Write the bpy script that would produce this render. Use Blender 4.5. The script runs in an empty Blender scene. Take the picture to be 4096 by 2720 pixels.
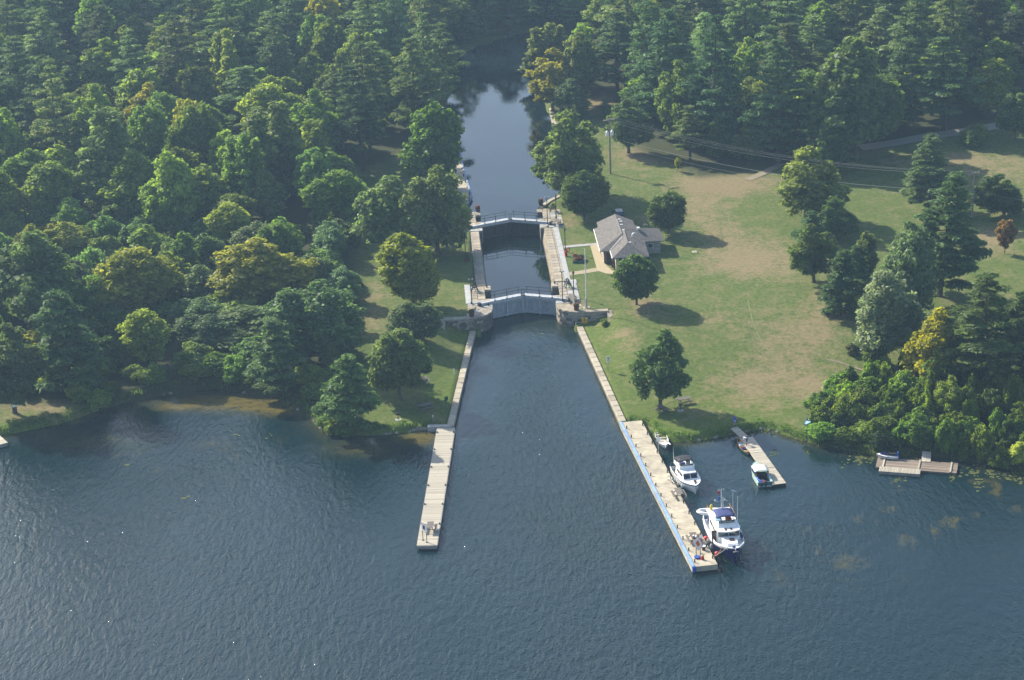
import bpy, math, random
import numpy as np
from mathutils import Vector, Matrix

SC = bpy.context.scene
COL = SC.collection
R = math.radians

# ------------------------------------------------------------------ camera
FPX, PITCH, CAMH, ROLL = 8500.0, R(21.57), 121.5, 0.04     # focal length in photo pixels (4096 wide)
vF = np.array([0, math.cos(PITCH), -math.sin(PITCH)])
_U0 = np.array([0, math.sin(PITCH), math.cos(PITCH)]); _R0 = np.array([1.0, 0, 0])
vR = math.cos(ROLL) * _R0 - math.sin(ROLL) * _U0
vU = math.sin(ROLL) * _R0 + math.cos(ROLL) * _U0
cam_d = bpy.data.cameras.new('camera')
cam_d.sensor_width = 36.0
cam_d.lens = 36.0 * FPX / 4096.0
cam_d.clip_start = 1.0
cam_d.clip_end = 9000.0
cam = bpy.data.objects.new('camera', cam_d)
COL.objects.link(cam)
cam.matrix_world = Matrix(((vR[0], vU[0], -vF[0], 0), (vR[1], vU[1], -vF[1], 0), (vR[2], vU[2], -vF[2], CAMH), (0, 0, 0, 1)))
SC.camera = cam

# ------------------------------------------------------------------ sky, sun, exposure
SUN_EL, SUN_AZ = R(34.0), R(-46.0)          # azimuth measured from +Y (away from the camera) towards +X
world = bpy.data.worlds.new('World')
SC.world = world
world.use_nodes = True
wn = world.node_tree.nodes; wl = world.node_tree.links
bg = wn['Background']
sky = wn.new('ShaderNodeTexSky')
sky.sky_type = 'NISHITA'; sky.sun_disc = False
sky.sun_elevation = SUN_EL; sky.sun_rotation = SUN_AZ
sky.altitude = 150.0; sky.air_density = 1.0; sky.dust_density = 1.7; sky.ozone_density = 1.0
wl.new(sky.outputs[0], bg.inputs[0])
bg.inputs[1].default_value = 0.125
sun_d = bpy.data.lights.new('sun', 'SUN')
sun_d.energy = 5.0; sun_d.angle = R(0.53); sun_d.color = (1.0, 0.91, 0.76)
sun = bpy.data.objects.new('sun', sun_d)
COL.objects.link(sun)
_sd = Vector((math.sin(SUN_AZ) * math.cos(SUN_EL), math.cos(SUN_AZ) * math.cos(SUN_EL), math.sin(SUN_EL)))
sun.rotation_euler = (-_sd).to_track_quat('-Z', 'Y').to_euler()
sun.location = _sd * 300
SC.view_settings.view_transform = 'Standard'
SC.view_settings.look = 'None'
SC.view_settings.gamma = 1.0
SC.view_settings.exposure = 1.0
SC.view_settings.use_curve_mapping = False
SC.render.engine = 'CYCLES'
SC.cycles.use_denoising = True
SC.cycles.max_bounces = 5
SC.cycles.diffuse_bounces = 2
SC.cycles.glossy_bounces = 3
SC.cycles.transmission_bounces = 3
SC.cycles.transparent_max_bounces = 6
SC.cycles.volume_bounces = 1
SC.cycles.sample_clamp_indirect = 6.0
SC.cycles.caustics_reflective = False
SC.cycles.caustics_refractive = False

# ------------------------------------------------------------------ helpers
rng = np.random.default_rng(7)
random.seed(7)

def tag(o, label=None, cat=None, group=None, kind=None):
    if label: o['label'] = label
    if cat: o['category'] = cat
    if group: o['group'] = group
    if kind: o['kind'] = kind
    return o

def empty(name, loc=(0, 0, 0), rz=0.0, label=None, cat=None, group=None):
    o = bpy.data.objects.new(name, None)
    o.empty_display_size = 0.2
    COL.objects.link(o)
    o.location = loc; o.rotation_euler = (0, 0, rz)
    return tag(o, label, cat, group)

def np_mesh(name, V, Fq, attrs=None):
    """mesh from numpy arrays: V (n,3), Fq (m,k) all faces with k corners"""
    me = bpy.data.meshes.new(name)
    V = np.asarray(V, dtype=np.float32); Fq = np.asarray(Fq, dtype=np.int32)
    m, k = Fq.shape
    me.vertices.add(len(V)); me.vertices.foreach_set('co', V.ravel())
    me.loops.add(m * k); me.loops.foreach_set('vertex_index', Fq.ravel())
    me.polygons.add(m)
    me.polygons.foreach_set('loop_start', np.arange(0, m * k, k, dtype=np.int32))
    me.update(calc_edges=True)
    for an, (dom, typ, arr) in (attrs or {}).items():
        a = me.attributes.new(an, typ, dom)
        a.data.foreach_set('color' if 'COLOR' in typ else 'value', np.asarray(arr, dtype=np.float32).ravel())
    return me

def link_mesh(name, me, material=None, parent=None, smooth=False):
    o = bpy.data.objects.new(name, me)
    COL.objects.link(o)
    if material is not None:
        if len(me.materials) == 0: me.materials.append(material)
    if smooth: me.polygons.foreach_set('use_smooth', [True] * len(me.polygons))
    if parent is not None: o.parent = parent
    return o

class MB:
    """collects shapes into one mesh"""
    def __init__(s): s.v = []; s.f = []; s.M = None
    def add(s, vs, fs):
        b = len(s.v)
        s.v += [tuple(x) for x in vs]
        s.f += [tuple(i + b for i in q) for q in fs]
        return s
    def box(s, c, d, rz=0.0, taper=1.0):
        hx, hy, hz = d[0] / 2, d[1] / 2, d[2] / 2
        cs, sn = math.cos(rz), math.sin(rz); vs = []
        for z, k in ((-hz, 1.0), (hz, taper)):
            for x, y in ((-hx, -hy), (hx, -hy), (hx, hy), (-hx, hy)):
                x *= k; y *= k
                vs.append((c[0] + x * cs - y * sn, c[1] + x * sn + y * cs, c[2] + z))
        return s.add(vs, [(3, 2, 1, 0), (4, 5, 6, 7), (0, 1, 5, 4), (1, 2, 6, 5), (2, 3, 7, 6), (3, 0, 4, 7)])
    def bar(s, p0, p1, w, h=None):
        h = w if h is None else h
        p0, p1 = Vector(p0), Vector(p1); d = (p1 - p0).normalized()
        up = Vector((0, 0, 1)) if abs(d.z) < 0.95 else Vector((0, 1, 0))
        sx = d.cross(up).normalized() * w / 2; sz = sx.cross(d).normalized() * h / 2
        vs = [p + a * sx + b * sz for p in (p0, p1) for a, b in ((-1, -1), (1, -1), (1, 1), (-1, 1))]
        return s.add(vs, [(3, 2, 1, 0), (4, 5, 6, 7), (0, 1, 5, 4), (1, 2, 6, 5), (2, 3, 7, 6), (3, 0, 4, 7)])
    def tube(s, pts, r, n=6, cap=True):
        pts = [Vector(p) for p in pts]; k = len(pts)
        rs = r if isinstance(r, (list, tuple)) else [r] * k
        b = len(s.v); prev = None
        for i, p in enumerate(pts):
            d = (pts[min(i + 1, k - 1)] - pts[max(i - 1, 0)])
            d = d.normalized() if d.length > 1e-9 else Vector((0, 0, 1))
            if prev is None:
                a = Vector((0, 0, 1)) if abs(d.z) < 0.9 else Vector((1, 0, 0))
                x = d.cross(a).normalized()
            else:
                x = prev - d * prev.dot(d)
                x = x.normalized() if x.length > 1e-6 else d.orthogonal().normalized()
            prev = x; y = d.cross(x)
            for j in range(n):
                t = 2 * math.pi * j / n
                s.v.append(tuple(p + (x * math.cos(t) + y * math.sin(t)) * rs[i]))
        for i in range(k - 1):
            for j in range(n):
                a0 = b + i * n + j; a1 = b + i * n + (j + 1) % n
                s.f.append((a0, a1, a1 + n, a0 + n))
        if cap:
            s.f.append(tuple(b + j for j in range(n))[::-1]); s.f.append(tuple(b + (k - 1) * n + j for j in range(n)))
        return s
    def lathe(s, c, prof, n=12):
        b = len(s.v); k = len(prof)
        for r, z in prof:
            for j in range(n):
                t = 2 * math.pi * j / n
                s.v.append((c[0] + r * math.cos(t), c[1] + r * math.sin(t), c[2] + z))
        for i in range(k - 1):
            for j in range(n):
                a0 = b + i * n + j; a1 = b + i * n + (j + 1) % n
                s.f.append((a0, a1, a1 + n, a0 + n))
        s.f.append(tuple(b + j for j in range(n))[::-1]); s.f.append(tuple(b + (k - 1) * n + j for j in range(n)))
        return s
    def prism(s, poly, z0, z1):
        n = len(poly)
        a = sum(poly[i][0] * poly[(i + 1) % n][1] - poly[(i + 1) % n][0] * poly[i][1] for i in range(n))
        if a < 0: poly = poly[::-1]
        f0 = z0 if callable(z0) else (lambda x, y: z0); f1 = z1 if callable(z1) else (lambda x, y: z1)
        vs = [(x, y, f0(x, y)) for x, y in poly] + [(x, y, f1(x, y)) for x, y in poly]
        fs = [tuple(range(n))[::-1], tuple(range(n, 2 * n))]
        fs += [(i, (i + 1) % n, n + (i + 1) % n, n + i) for i in range(n)]
        return s.add(vs, fs)
    def loft(s, secs, closed=False, cap=True):
        """secs: list of equal-length point lists; closed: each section is a ring"""
        b = len(s.v); k = len(secs); n = len(secs[0])
        for q in secs: s.v += [tuple(p) for p in q]
        for i in range(k - 1):
            for j in range(n if closed else n - 1):
                a0 = b + i * n + j; a1 = b + i * n + (j + 1) % n
                s.f.append((a0, a1, a1 + n, a0 + n))
        if cap and closed:
            s.f.append(tuple(b + j for j in range(n))[::-1]); s.f.append(tuple(b + (k - 1) * n + j for j in range(n)))
        return s
    def ball(s, c, r, n=10, m=6):
        rx, ry, rz = r if isinstance(r, (list, tuple)) else (r, r, r)
        b = len(s.v)
        for i in range(m + 1):
            ph = math.pi * (i / m - 0.5); cr = max(math.cos(ph), 0.02)
            for j in range(n):
                t = 2 * math.pi * j / n
                s.v.append((c[0] + rx * cr * math.cos(t), c[1] + ry * cr * math.sin(t), c[2] + rz * math.sin(ph)))
        for i in range(m):
            for j in range(n):
                a0 = b + i * n + j; a1 = b + i * n + (j + 1) % n
                s.f.append((a0, a1, a1 + n, a0 + n))
        s.f.append(tuple(b + j for j in range(n))[::-1]); s.f.append(tuple(b + m * n + j for j in range(n)))
        return s
    def mesh(s, name):
        me = bpy.data.meshes.new(name); me.from_pydata(s.v, [], s.f); me.update(); return me
    def build(s, name, material, parent=None, smooth=False, label=None):
        o = link_mesh(name, s.mesh(name), material, parent, smooth)
        if label: o['label'] = label
        return o

def autosmooth(o, ang=40):
    me = o.data
    me.polygons.foreach_set('use_smooth', [True] * len(me.polygons))
    try: me.set_sharp_from_angle(angle=R(ang))
    except Exception: pass
    return o

def copy_tree(o, parent=None):
    c = o.copy(); COL.objects.link(c)
    if parent is not None: c.parent = parent
    for ch in list(o.children): copy_tree(ch, c)
    return c

# ------------------------------------------------------------------ materials
MATS = {}
def nt(name):
    m = bpy.data.materials.new(name); m.use_nodes = True
    N = m.node_tree.nodes; L = m.node_tree.links
    return m, N, L, N['Principled BSDF']

def mat(name, col, rough=0.7, var=0.12, scale=3.0, metal=0.0, col2=None, bump=0.0, spec=0.4, detail=4.0, stretch=None):
    """procedural paint/stone/wood: colour broken up by two noises, optional second tone and relief"""
    if name in MATS: return MATS[name]
    m, N, L, P = nt(name)
    tc = N.new('ShaderNodeTexCoord'); mp = N.new('ShaderNodeMapping')
    L.new(tc.outputs['Object'], mp.inputs[0])
    if stretch: mp.inputs['Scale'].default_value = stretch
    n1 = N.new('ShaderNodeTexNoise'); n1.inputs['Scale'].default_value = scale; n1.inputs['Detail'].default_value = detail
    n1.inputs['Roughness'].default_value = 0.65
    L.new(mp.outputs[0], n1.inputs['Vector'])
    oi = N.new('ShaderNodeObjectInfo')
    rp = N.new('ShaderNodeValToRGB')
    c2 = col2 if col2 else tuple(max(0, c * (1 - 2.2 * var)) for c in col)
    c1 = tuple(min(1, c * (1 + var)) for c in col)
    rp.color_ramp.elements[0].position = 0.32; rp.color_ramp.elements[0].color = (*c2, 1)
    rp.color_ramp.elements[1].position = 0.68; rp.color_ramp.elements[1].color = (*c1, 1)
    L.new(n1.outputs['Fac'], rp.inputs[0])
    hs = N.new('ShaderNodeHueSaturation')
    mr = N.new('ShaderNodeMapRange'); mr.inputs['To Min'].default_value = 1 - var; mr.inputs['To Max'].default_value = 1 + var
    L.new(oi.outputs['Random'], mr.inputs[0]); L.new(mr.outputs[0], hs.inputs['Value'])
    L.new(rp.outputs[0], hs.inputs['Color']); L.new(hs.outputs[0], P.inputs['Base Color'])
    P.inputs['Roughness'].default_value = rough; P.inputs['Metallic'].default_value = metal
    P.inputs['Specular IOR Level'].default_value = spec
    if bump:
        bp = N.new('ShaderNodeBump'); bp.inputs['Strength'].default_value = bump; bp.inputs['Distance'].default_value = 0.05
        L.new(n1.outputs['Fac'], bp.inputs['Height']); L.new(bp.outputs[0], P.inputs['Normal'])
    MATS[name] = m
    return m

def pick(n):
    return MATS[n]

mat('white_paint', (0.78, 0.78, 0.76), 0.45, 0.05, 1.5)
mat('gel_white', (0.82, 0.82, 0.80), 0.22, 0.03, 1.2, spec=0.5)
mat('navy_hull', (0.010, 0.015, 0.10), 0.3, 0.1, 1.0, spec=0.3)
mat('navy_canvas', (0.035, 0.05, 0.16), 0.85, 0.12, 4)
mat('dark_canvas', (0.02, 0.022, 0.03), 0.85, 0.2, 4)
mat('teal_hull', (0.40, 0.55, 0.50), 0.35, 0.08, 1.5)
mat('teal_dark', (0.05, 0.13, 0.15), 0.45, 0.15, 2)
mat('brown_wood', (0.07, 0.028, 0.015), 0.4, 0.25, 4, stretch=(1, 1, 0.2))
mat('varnish', (0.42, 0.19, 0.05), 0.35, 0.2, 5)
mat('black_metal', (0.012, 0.013, 0.014), 0.5, 0.2, 6)
mat('dark_iron', (0.018, 0.02, 0.02), 0.6, 0.3, 8)
mat('steel', (0.45, 0.46, 0.47), 0.35, 0.1, 5, metal=0.8)
mat('grey_paint', (0.36, 0.37, 0.37), 0.6, 0.1, 4)
mat('glass_dark', (0.012, 0.016, 0.022), 0.08, 0.1, 2, spec=0.6)
mat('glass_tint', (0.03, 0.06, 0.075), 0.08, 0.1, 2, spec=0.6)
mat('orange', (0.62, 0.14, 0.02), 0.6, 0.12, 5)
mat('red', (0.45, 0.02, 0.025), 0.45, 0.1, 4)
mat('yellow_sign', (0.62, 0.36, 0.01), 0.55, 0.08, 3)
mat('yellow', (0.55, 0.42, 0.03), 0.6, 0.15, 4)
mat('blue_paint', (0.15, 0.26, 0.50), 0.7, 0.15, 2.0, col2=(0.10, 0.18, 0.36))
mat('gate_top', (0.44, 0.46, 0.48), 0.6, 0.12, 2.0, col2=(0.30, 0.32, 0.34), detail=8)
mat('blue_bright', (0.03, 0.10, 0.45), 0.55, 0.1, 4)
mat('blue_pale', (0.25, 0.48, 0.62), 0.6, 0.1, 4)
mat('rubber_grey', (0.36, 0.36, 0.33), 0.7, 0.12, 5)
mat('rubber_black', (0.012, 0.012, 0.013), 0.7, 0.2, 5)
mat('skin', (0.42, 0.23, 0.15), 0.6, 0.06, 6)
mat('hair_dark', (0.025, 0.016, 0.01), 0.7, 0.2, 20)
mat('cloth_blue', (0.02, 0.09, 0.42), 0.85, 0.12, 9)
mat('cloth_navy', (0.012, 0.016, 0.05), 0.85, 0.2, 9)
mat('cloth_white', (0.72, 0.72, 0.72), 0.85, 0.06, 9)
mat('cloth_khaki', (0.22, 0.17, 0.10), 0.85, 0.12, 9)
mat('concrete', (0.43, 0.385, 0.29), 0.85, 0.10, 0.8, col2=(0.26, 0.235, 0.18), bump=0.15, detail=9)
mat('concrete_grey', (0.34, 0.35, 0.345), 0.85, 0.12, 1.2, col2=(0.23, 0.24, 0.24), bump=0.1, detail=8)
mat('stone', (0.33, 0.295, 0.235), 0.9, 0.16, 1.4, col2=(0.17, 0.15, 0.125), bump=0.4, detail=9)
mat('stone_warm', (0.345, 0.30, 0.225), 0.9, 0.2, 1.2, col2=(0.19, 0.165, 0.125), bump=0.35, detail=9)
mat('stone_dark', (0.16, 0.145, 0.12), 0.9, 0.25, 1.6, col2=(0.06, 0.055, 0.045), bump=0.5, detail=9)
mat('mortar', (0.13, 0.12, 0.10), 0.95, 0.2, 3)
mat('deck_wood', (0.42, 0.38, 0.30), 0.85, 0.17, 3.0, col2=(0.26, 0.24, 0.195), stretch=(0.35, 5, 1), detail=8)
mat('old_wood', (0.27, 0.215, 0.165), 0.9, 0.22, 2.5, col2=(0.10, 0.085, 0.07), stretch=(0.35, 5, 1), detail=9)
mat('grey_wood', (0.24, 0.23, 0.21), 0.9, 0.16, 3, col2=(0.15, 0.14, 0.13), stretch=(0.35, 5, 1), detail=8)
mat('table_wood', (0.14, 0.125, 0.115), 0.85, 0.15, 4, stretch=(0.4, 6, 1))
mat('gate_paint', (0.36, 0.39, 0.42), 0.7, 0.13, 2.2, col2=(0.24, 0.265, 0.29), stretch=(3, 3, 0.5), detail=8)
mat('gate_wet', (0.032, 0.032, 0.028), 0.5, 0.3, 2.2, col2=(0.010, 0.011, 0.010), stretch=(3, 3, 0.4), detail=8)
mat('shingle', (0.19, 0.18, 0.165), 0.95, 0.2, 9, col2=(0.115, 0.105, 0.095), detail=6)
mat('wall_stone', (0.34, 0.315, 0.27), 0.9, 0.16, 3, col2=(0.22, 0.205, 0.18), bump=0.3, detail=8)
mat('wall_stucco', (0.55, 0.46, 0.32), 0.85, 0.08, 2)
mat('door_green', (0.012, 0.075, 0.05), 0.5, 0.12, 3)
mat('brick_pave', (0.34, 0.285, 0.185), 0.9, 0.14, 6, col2=(0.26, 0.22, 0.14), detail=6)
mat('terracotta', (0.10, 0.035, 0.028), 0.8, 0.15, 4)
mat('flower_red', (0.50, 0.09, 0.06), 0.7, 0.3, 12, col2=(0.30, 0.10, 0.03))
mat('flower_orange', (0.60, 0.22, 0.02), 0.7, 0.3, 12)
mat('soil', (0.055, 0.04, 0.028), 0.95, 0.3, 8)
mat('bark', (0.085, 0.065, 0.05), 0.95, 0.25, 5, stretch=(4, 4, 0.6))
mat('bark_pale', (0.23, 0.20, 0.165), 0.9, 0.25, 5, stretch=(4, 4, 0.6))
mat('pole_wood', (0.24, 0.21, 0.175), 0.9, 0.15, 5, stretch=(4, 4, 0.3))
mat('wire', (0.30, 0.30, 0.29), 0.6, 0.1, 5)
mat('car_paint', (0.006, 0.016, 0.022), 0.2, 0.1, 2, spec=0.6)
mat('rope', (0.50, 0.44, 0.33), 0.9, 0.1, 9)
mat('gravel', (0.31, 0.285, 0.24), 0.95, 0.15, 3, col2=(0.23, 0.21, 0.175), detail=10)
mat('dirt', (0.20, 0.17, 0.11), 0.95, 0.2, 2, col2=(0.13, 0.115, 0.07), detail=10)
mat('rock', (0.22, 0.20, 0.17), 0.95, 0.2, 2, col2=(0.10, 0.095, 0.08), bump=0.5, detail=9)

# ------------------------------------------------------------------ geometry of the place
def ray(px, py):
    ix = (px - 2048) / FPX; iy = (1360 - py) / FPX
    return vF + ix * vR + iy * vU

def G(px, py, z=0.0):
    d = ray(px, py); t = (z - CAMH) / d[2]
    return Vector((d[0] * t, d[1] * t, z))

def proj(X, Y, Z):
    v = np.stack([np.asarray(X, float), np.asarray(Y, float), np.asarray(Z, float) - CAMH], -1)
    D = v @ vF
    return 2048 + FPX * (v @ vR) / D, 1360 - FPX * (v @ vU) / D

LOCK = Vector((1.3, 338.0, 0.0)); LTH = 0.039          # lock frame: t across (right), s up the canal
def lk(t, s, z=0.0):
    return Vector((LOCK.x + t * math.cos(LTH) - s * math.sin(LTH), LOCK.y + t * math.sin(LTH) + s * math.cos(LTH), z))
def lk_inv(X, Y):
    dx, dy = X - LOCK.x, Y - LOCK.y
    return dx * math.cos(LTH) + dy * math.sin(LTH), -dx * math.sin(LTH) + dy * math.cos(LTH)
COPE, ZCH, ZUP = 2.65, 0.2, 2.1

def xl(Y): return -5.72 + (Y - 308.34) * (2.94 / 34.85)
def xr(Y): return 10.29 + (309.05 - Y) * (4.35 / 37.0)

def sm(x): x = np.clip(x, 0, 1); return x * x * (3 - 2 * x)

def sdist(poly, X, Y):
    """signed distance to a polygon, positive outside"""
    X = np.asarray(X, float); Y = np.asarray(Y, float)
    d = np.full(X.shape, 1e9); ins = np.zeros(X.shape, bool); n = len(poly)
    for i in range(n):
        x0, y0 = poly[i]; x1, y1 = poly[(i + 1) % n]
        ex, ey = x1 - x0, y1 - y0; L2 = ex * ex + ey * ey + 1e-12
        t = np.clip(((X - x0) * ex + (Y - y0) * ey) / L2, 0, 1)
        d = np.minimum(d, np.hypot(X - x0 - t * ex, Y - y0 - t * ey))
        c = (y0 > Y) != (y1 > Y)
        xi = x0 + (Y - y0) / (y1 - y0 + 1e-12) * ex
        ins ^= c & (X < xi)
    return np.where(ins, -d, d)

def g2(px, py, z): v = G(px, py, z); return (v.x, v.y)
shore = [g2(*p, 0.0) for p in [(-1500, 1990), (0, 1745), (250, 1692), (420, 1632), (560, 1598), (700, 1572), (860, 1556), (980, 1572), (1080, 1588),
         (1160, 1618), (1240, 1668), (1285, 1712), (1320, 1738), (1500, 1742), (1640, 1728), (1745, 1716)]]
shore += [(xl(273) - 1.0, 272.6), (xl(273) - 0.55, 274.0), (xl(309) - 0.55, 309.3), (xr(309.6) + 0.6, 309.6), (xr(273.5) + 0.6, 273.5)]
shore += [g2(*p, 0.0) for p in [(2590, 1700), (2625, 1752), (2700, 1768), (2790, 1764), (2900, 1744), (2965, 1728), (3012, 1722), (3060, 1716), (3130, 1735),
          (3200, 1758), (3300, 1782), (3400, 1800), (3500, 1820), (3650, 1822), (3800, 1830), (3900, 1850), (4000, 1868), (4200, 1905), (6200, 2300)]]
shore += [(900, 60), (-900, 60)]
upper = [tuple(lk(-6.2, 25.0)[:2]), tuple(lk(6.2, 25.0)[:2])] + [g2(*p, ZUP) for p in [(2200, 812), (2290, 768), (2262, 600), (2225, 500), (2185, 440), (2165, 330), (2180, 250), (2205, 190), (2215, 150),
         (2165, 122), (2020, 150), (1880, 196), (1822, 245), (1790, 350), (1786, 470), (1818, 575), (1848, 680), (1868, 790), (1880, 830)]]

def land_h(X, Y):
    X = np.asarray(X, float); Y = np.asarray(Y, float)
    P = 0.85 + 1.80 * sm((Y - 277) / 34)
    P = P + sm((Y - 345) / 160) * 3.5 * sm((np.abs(X - 2) - 25) / 60)
    d = np.maximum(xl(Y) - X, X - xr(Y)) - 1.2
    t, s = lk_inv(X, Y)
    h = np.where(s < -26.4, 0.85 + (P - 0.85) * sm(d / 6.5), P)
    h = h - 0.06
    h = np.where((np.abs(t) < 7.2) & (s > -28.6) & (s < 26.0), -1.5, h)
    dl = sdist(shore, X, Y)
    h = np.where(dl < 0, np.maximum(-1.6, -0.06 + 0.22 * dl), np.minimum(h, 0.03 + 1.15 * dl))
    du = sdist(upper, X, Y)
    h = np.where(du < 0, np.minimum(h, np.maximum(1.4, ZUP - 0.05 + 0.3 * du)), np.where(du < 2.5, np.minimum(h, ZUP + 0.05 + 0.7 * du), h))
    return h

def hz(x, y): return float(land_h(np.array([x]), np.array([y]))[0])

def at(px, py, dz=0.0):
    """the point of the ground seen at a photo pixel"""
    z = 3.0
    for _ in range(14):
        p = G(px, py, z); z2 = max(hz(p.x, p.y), 0.0); z = 0.5 * (z + z2)
    p = G(px, py, z)
    return Vector((p.x, p.y, hz(p.x, p.y) + dz))

def axis(*segs):
    out = []
    for a, b, st in segs: out += list(np.arange(a, b, st))
    return np.array(out + [segs[-1][1]])

# ---------------- ground sheet
gx = axis((-1400, -420, 70), (-420, -140, 14), (-140, -95, 3), (-95, -22, 1.2), (-22, 34, 0.5), (34, 80, 0.8), (80, 140, 2.5), (140, 420, 14), (420, 1400, 70))
gy = axis((60, 220, 16), (220, 252, 2), (252, 320, 0.5), (320, 362, 0.6), (362, 480, 1.6), (480, 640, 5), (640, 1000, 20), (1000, 1900, 90))
GX, GY = np.meshgrid(gx, gy)
GH = land_h(GX, GY)
px_, py_ = proj(GX, GY, GH)
rough_n = rng.normal(0, 0.02, GH.shape)
GHn = GH + np.where((GH > 0.3), rough_n, 0)

def blob(cx, cy, rx, ry):
    return np.exp(-(((px_ - cx) / rx) ** 2 + ((py_ - cy) / ry) ** 2))
dry = np.zeros(GH.shape)
for cx, cy, rx, ry, am in [(2620, 620, 200, 45, .9), (2900, 735, 190, 42, 1.3), (2800, 830, 110, 70, .7), (3000, 1040, 200, 80, .95), (2900, 930, 90, 60, .5),
        (3150, 1370, 170, 110, .6), (3080, 1530, 230, 70, .7), (3340, 1560, 120, 50, .9), (3300, 1250, 110, 130, .5), (2620, 880, 70, 22, .5), (2590, 1225, 70, 34, .75),
        (2880, 1250, 110, 60, .3), (2480, 905, 40, 22, .6), (3800, 640, 220, 30, .8), (4000, 690, 170, 60, .5), (3950, 960, 150, 60, .8), (1480, 1260, 70, 110, .45),
        (2330, 830, 60, 25, .6), (2270, 890, 40, 25, .5), (2450, 1010, 30, 60, .4), (1510, 1150, 60, 80, .25), (2500, 1340, 60, 60, .45), (3420, 400, 600, 40, .3), (2560, 380, 110, 60, .9),
        (120, 1625, 220, 40, .8), (500, 1400, 60, 30, .9), (2660, 1440, 60, 120, .15), (3000, 1620, 300, 40, .25), (2440, 420, 80, 60, .9), (2400, 390, 60, 40, .8)]:
    dry += am * blob(cx, cy, rx, ry)
dl_ = sdist(shore, GX, GY); du_ = sdist(upper, GX, GY)
lush = np.exp(-np.maximum(dl_ - 0.5, 0) / 5.0) * (GY < 309) + 0.5 * blob(2900, 1620, 260, 60)
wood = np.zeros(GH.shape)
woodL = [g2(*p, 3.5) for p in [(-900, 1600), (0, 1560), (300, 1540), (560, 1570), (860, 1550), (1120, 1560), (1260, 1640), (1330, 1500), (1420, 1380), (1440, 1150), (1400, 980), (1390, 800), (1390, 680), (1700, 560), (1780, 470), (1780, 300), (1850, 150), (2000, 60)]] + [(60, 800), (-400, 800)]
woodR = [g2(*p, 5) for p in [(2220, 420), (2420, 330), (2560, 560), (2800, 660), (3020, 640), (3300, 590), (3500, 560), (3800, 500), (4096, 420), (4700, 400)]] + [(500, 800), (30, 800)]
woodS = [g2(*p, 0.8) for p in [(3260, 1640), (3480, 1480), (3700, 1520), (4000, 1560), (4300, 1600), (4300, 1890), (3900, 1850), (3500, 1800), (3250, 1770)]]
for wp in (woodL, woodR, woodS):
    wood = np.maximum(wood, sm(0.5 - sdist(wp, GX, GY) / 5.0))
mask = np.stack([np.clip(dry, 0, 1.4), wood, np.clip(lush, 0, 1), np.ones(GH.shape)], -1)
ny, nx = GH.shape
idx = np.arange(ny * nx).reshape(ny, nx)
Fq = np.stack([idx[:-1, :-1], idx[:-1, 1:], idx[1:, 1:], idx[1:, :-1]], -1).reshape(-1, 4)
me = np_mesh('ground', np.stack([GX, GY, GHn], -1).reshape(-1, 3), Fq, {'mask': ('POINT', 'FLOAT_COLOR', mask.reshape(-1, 4))})

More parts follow.
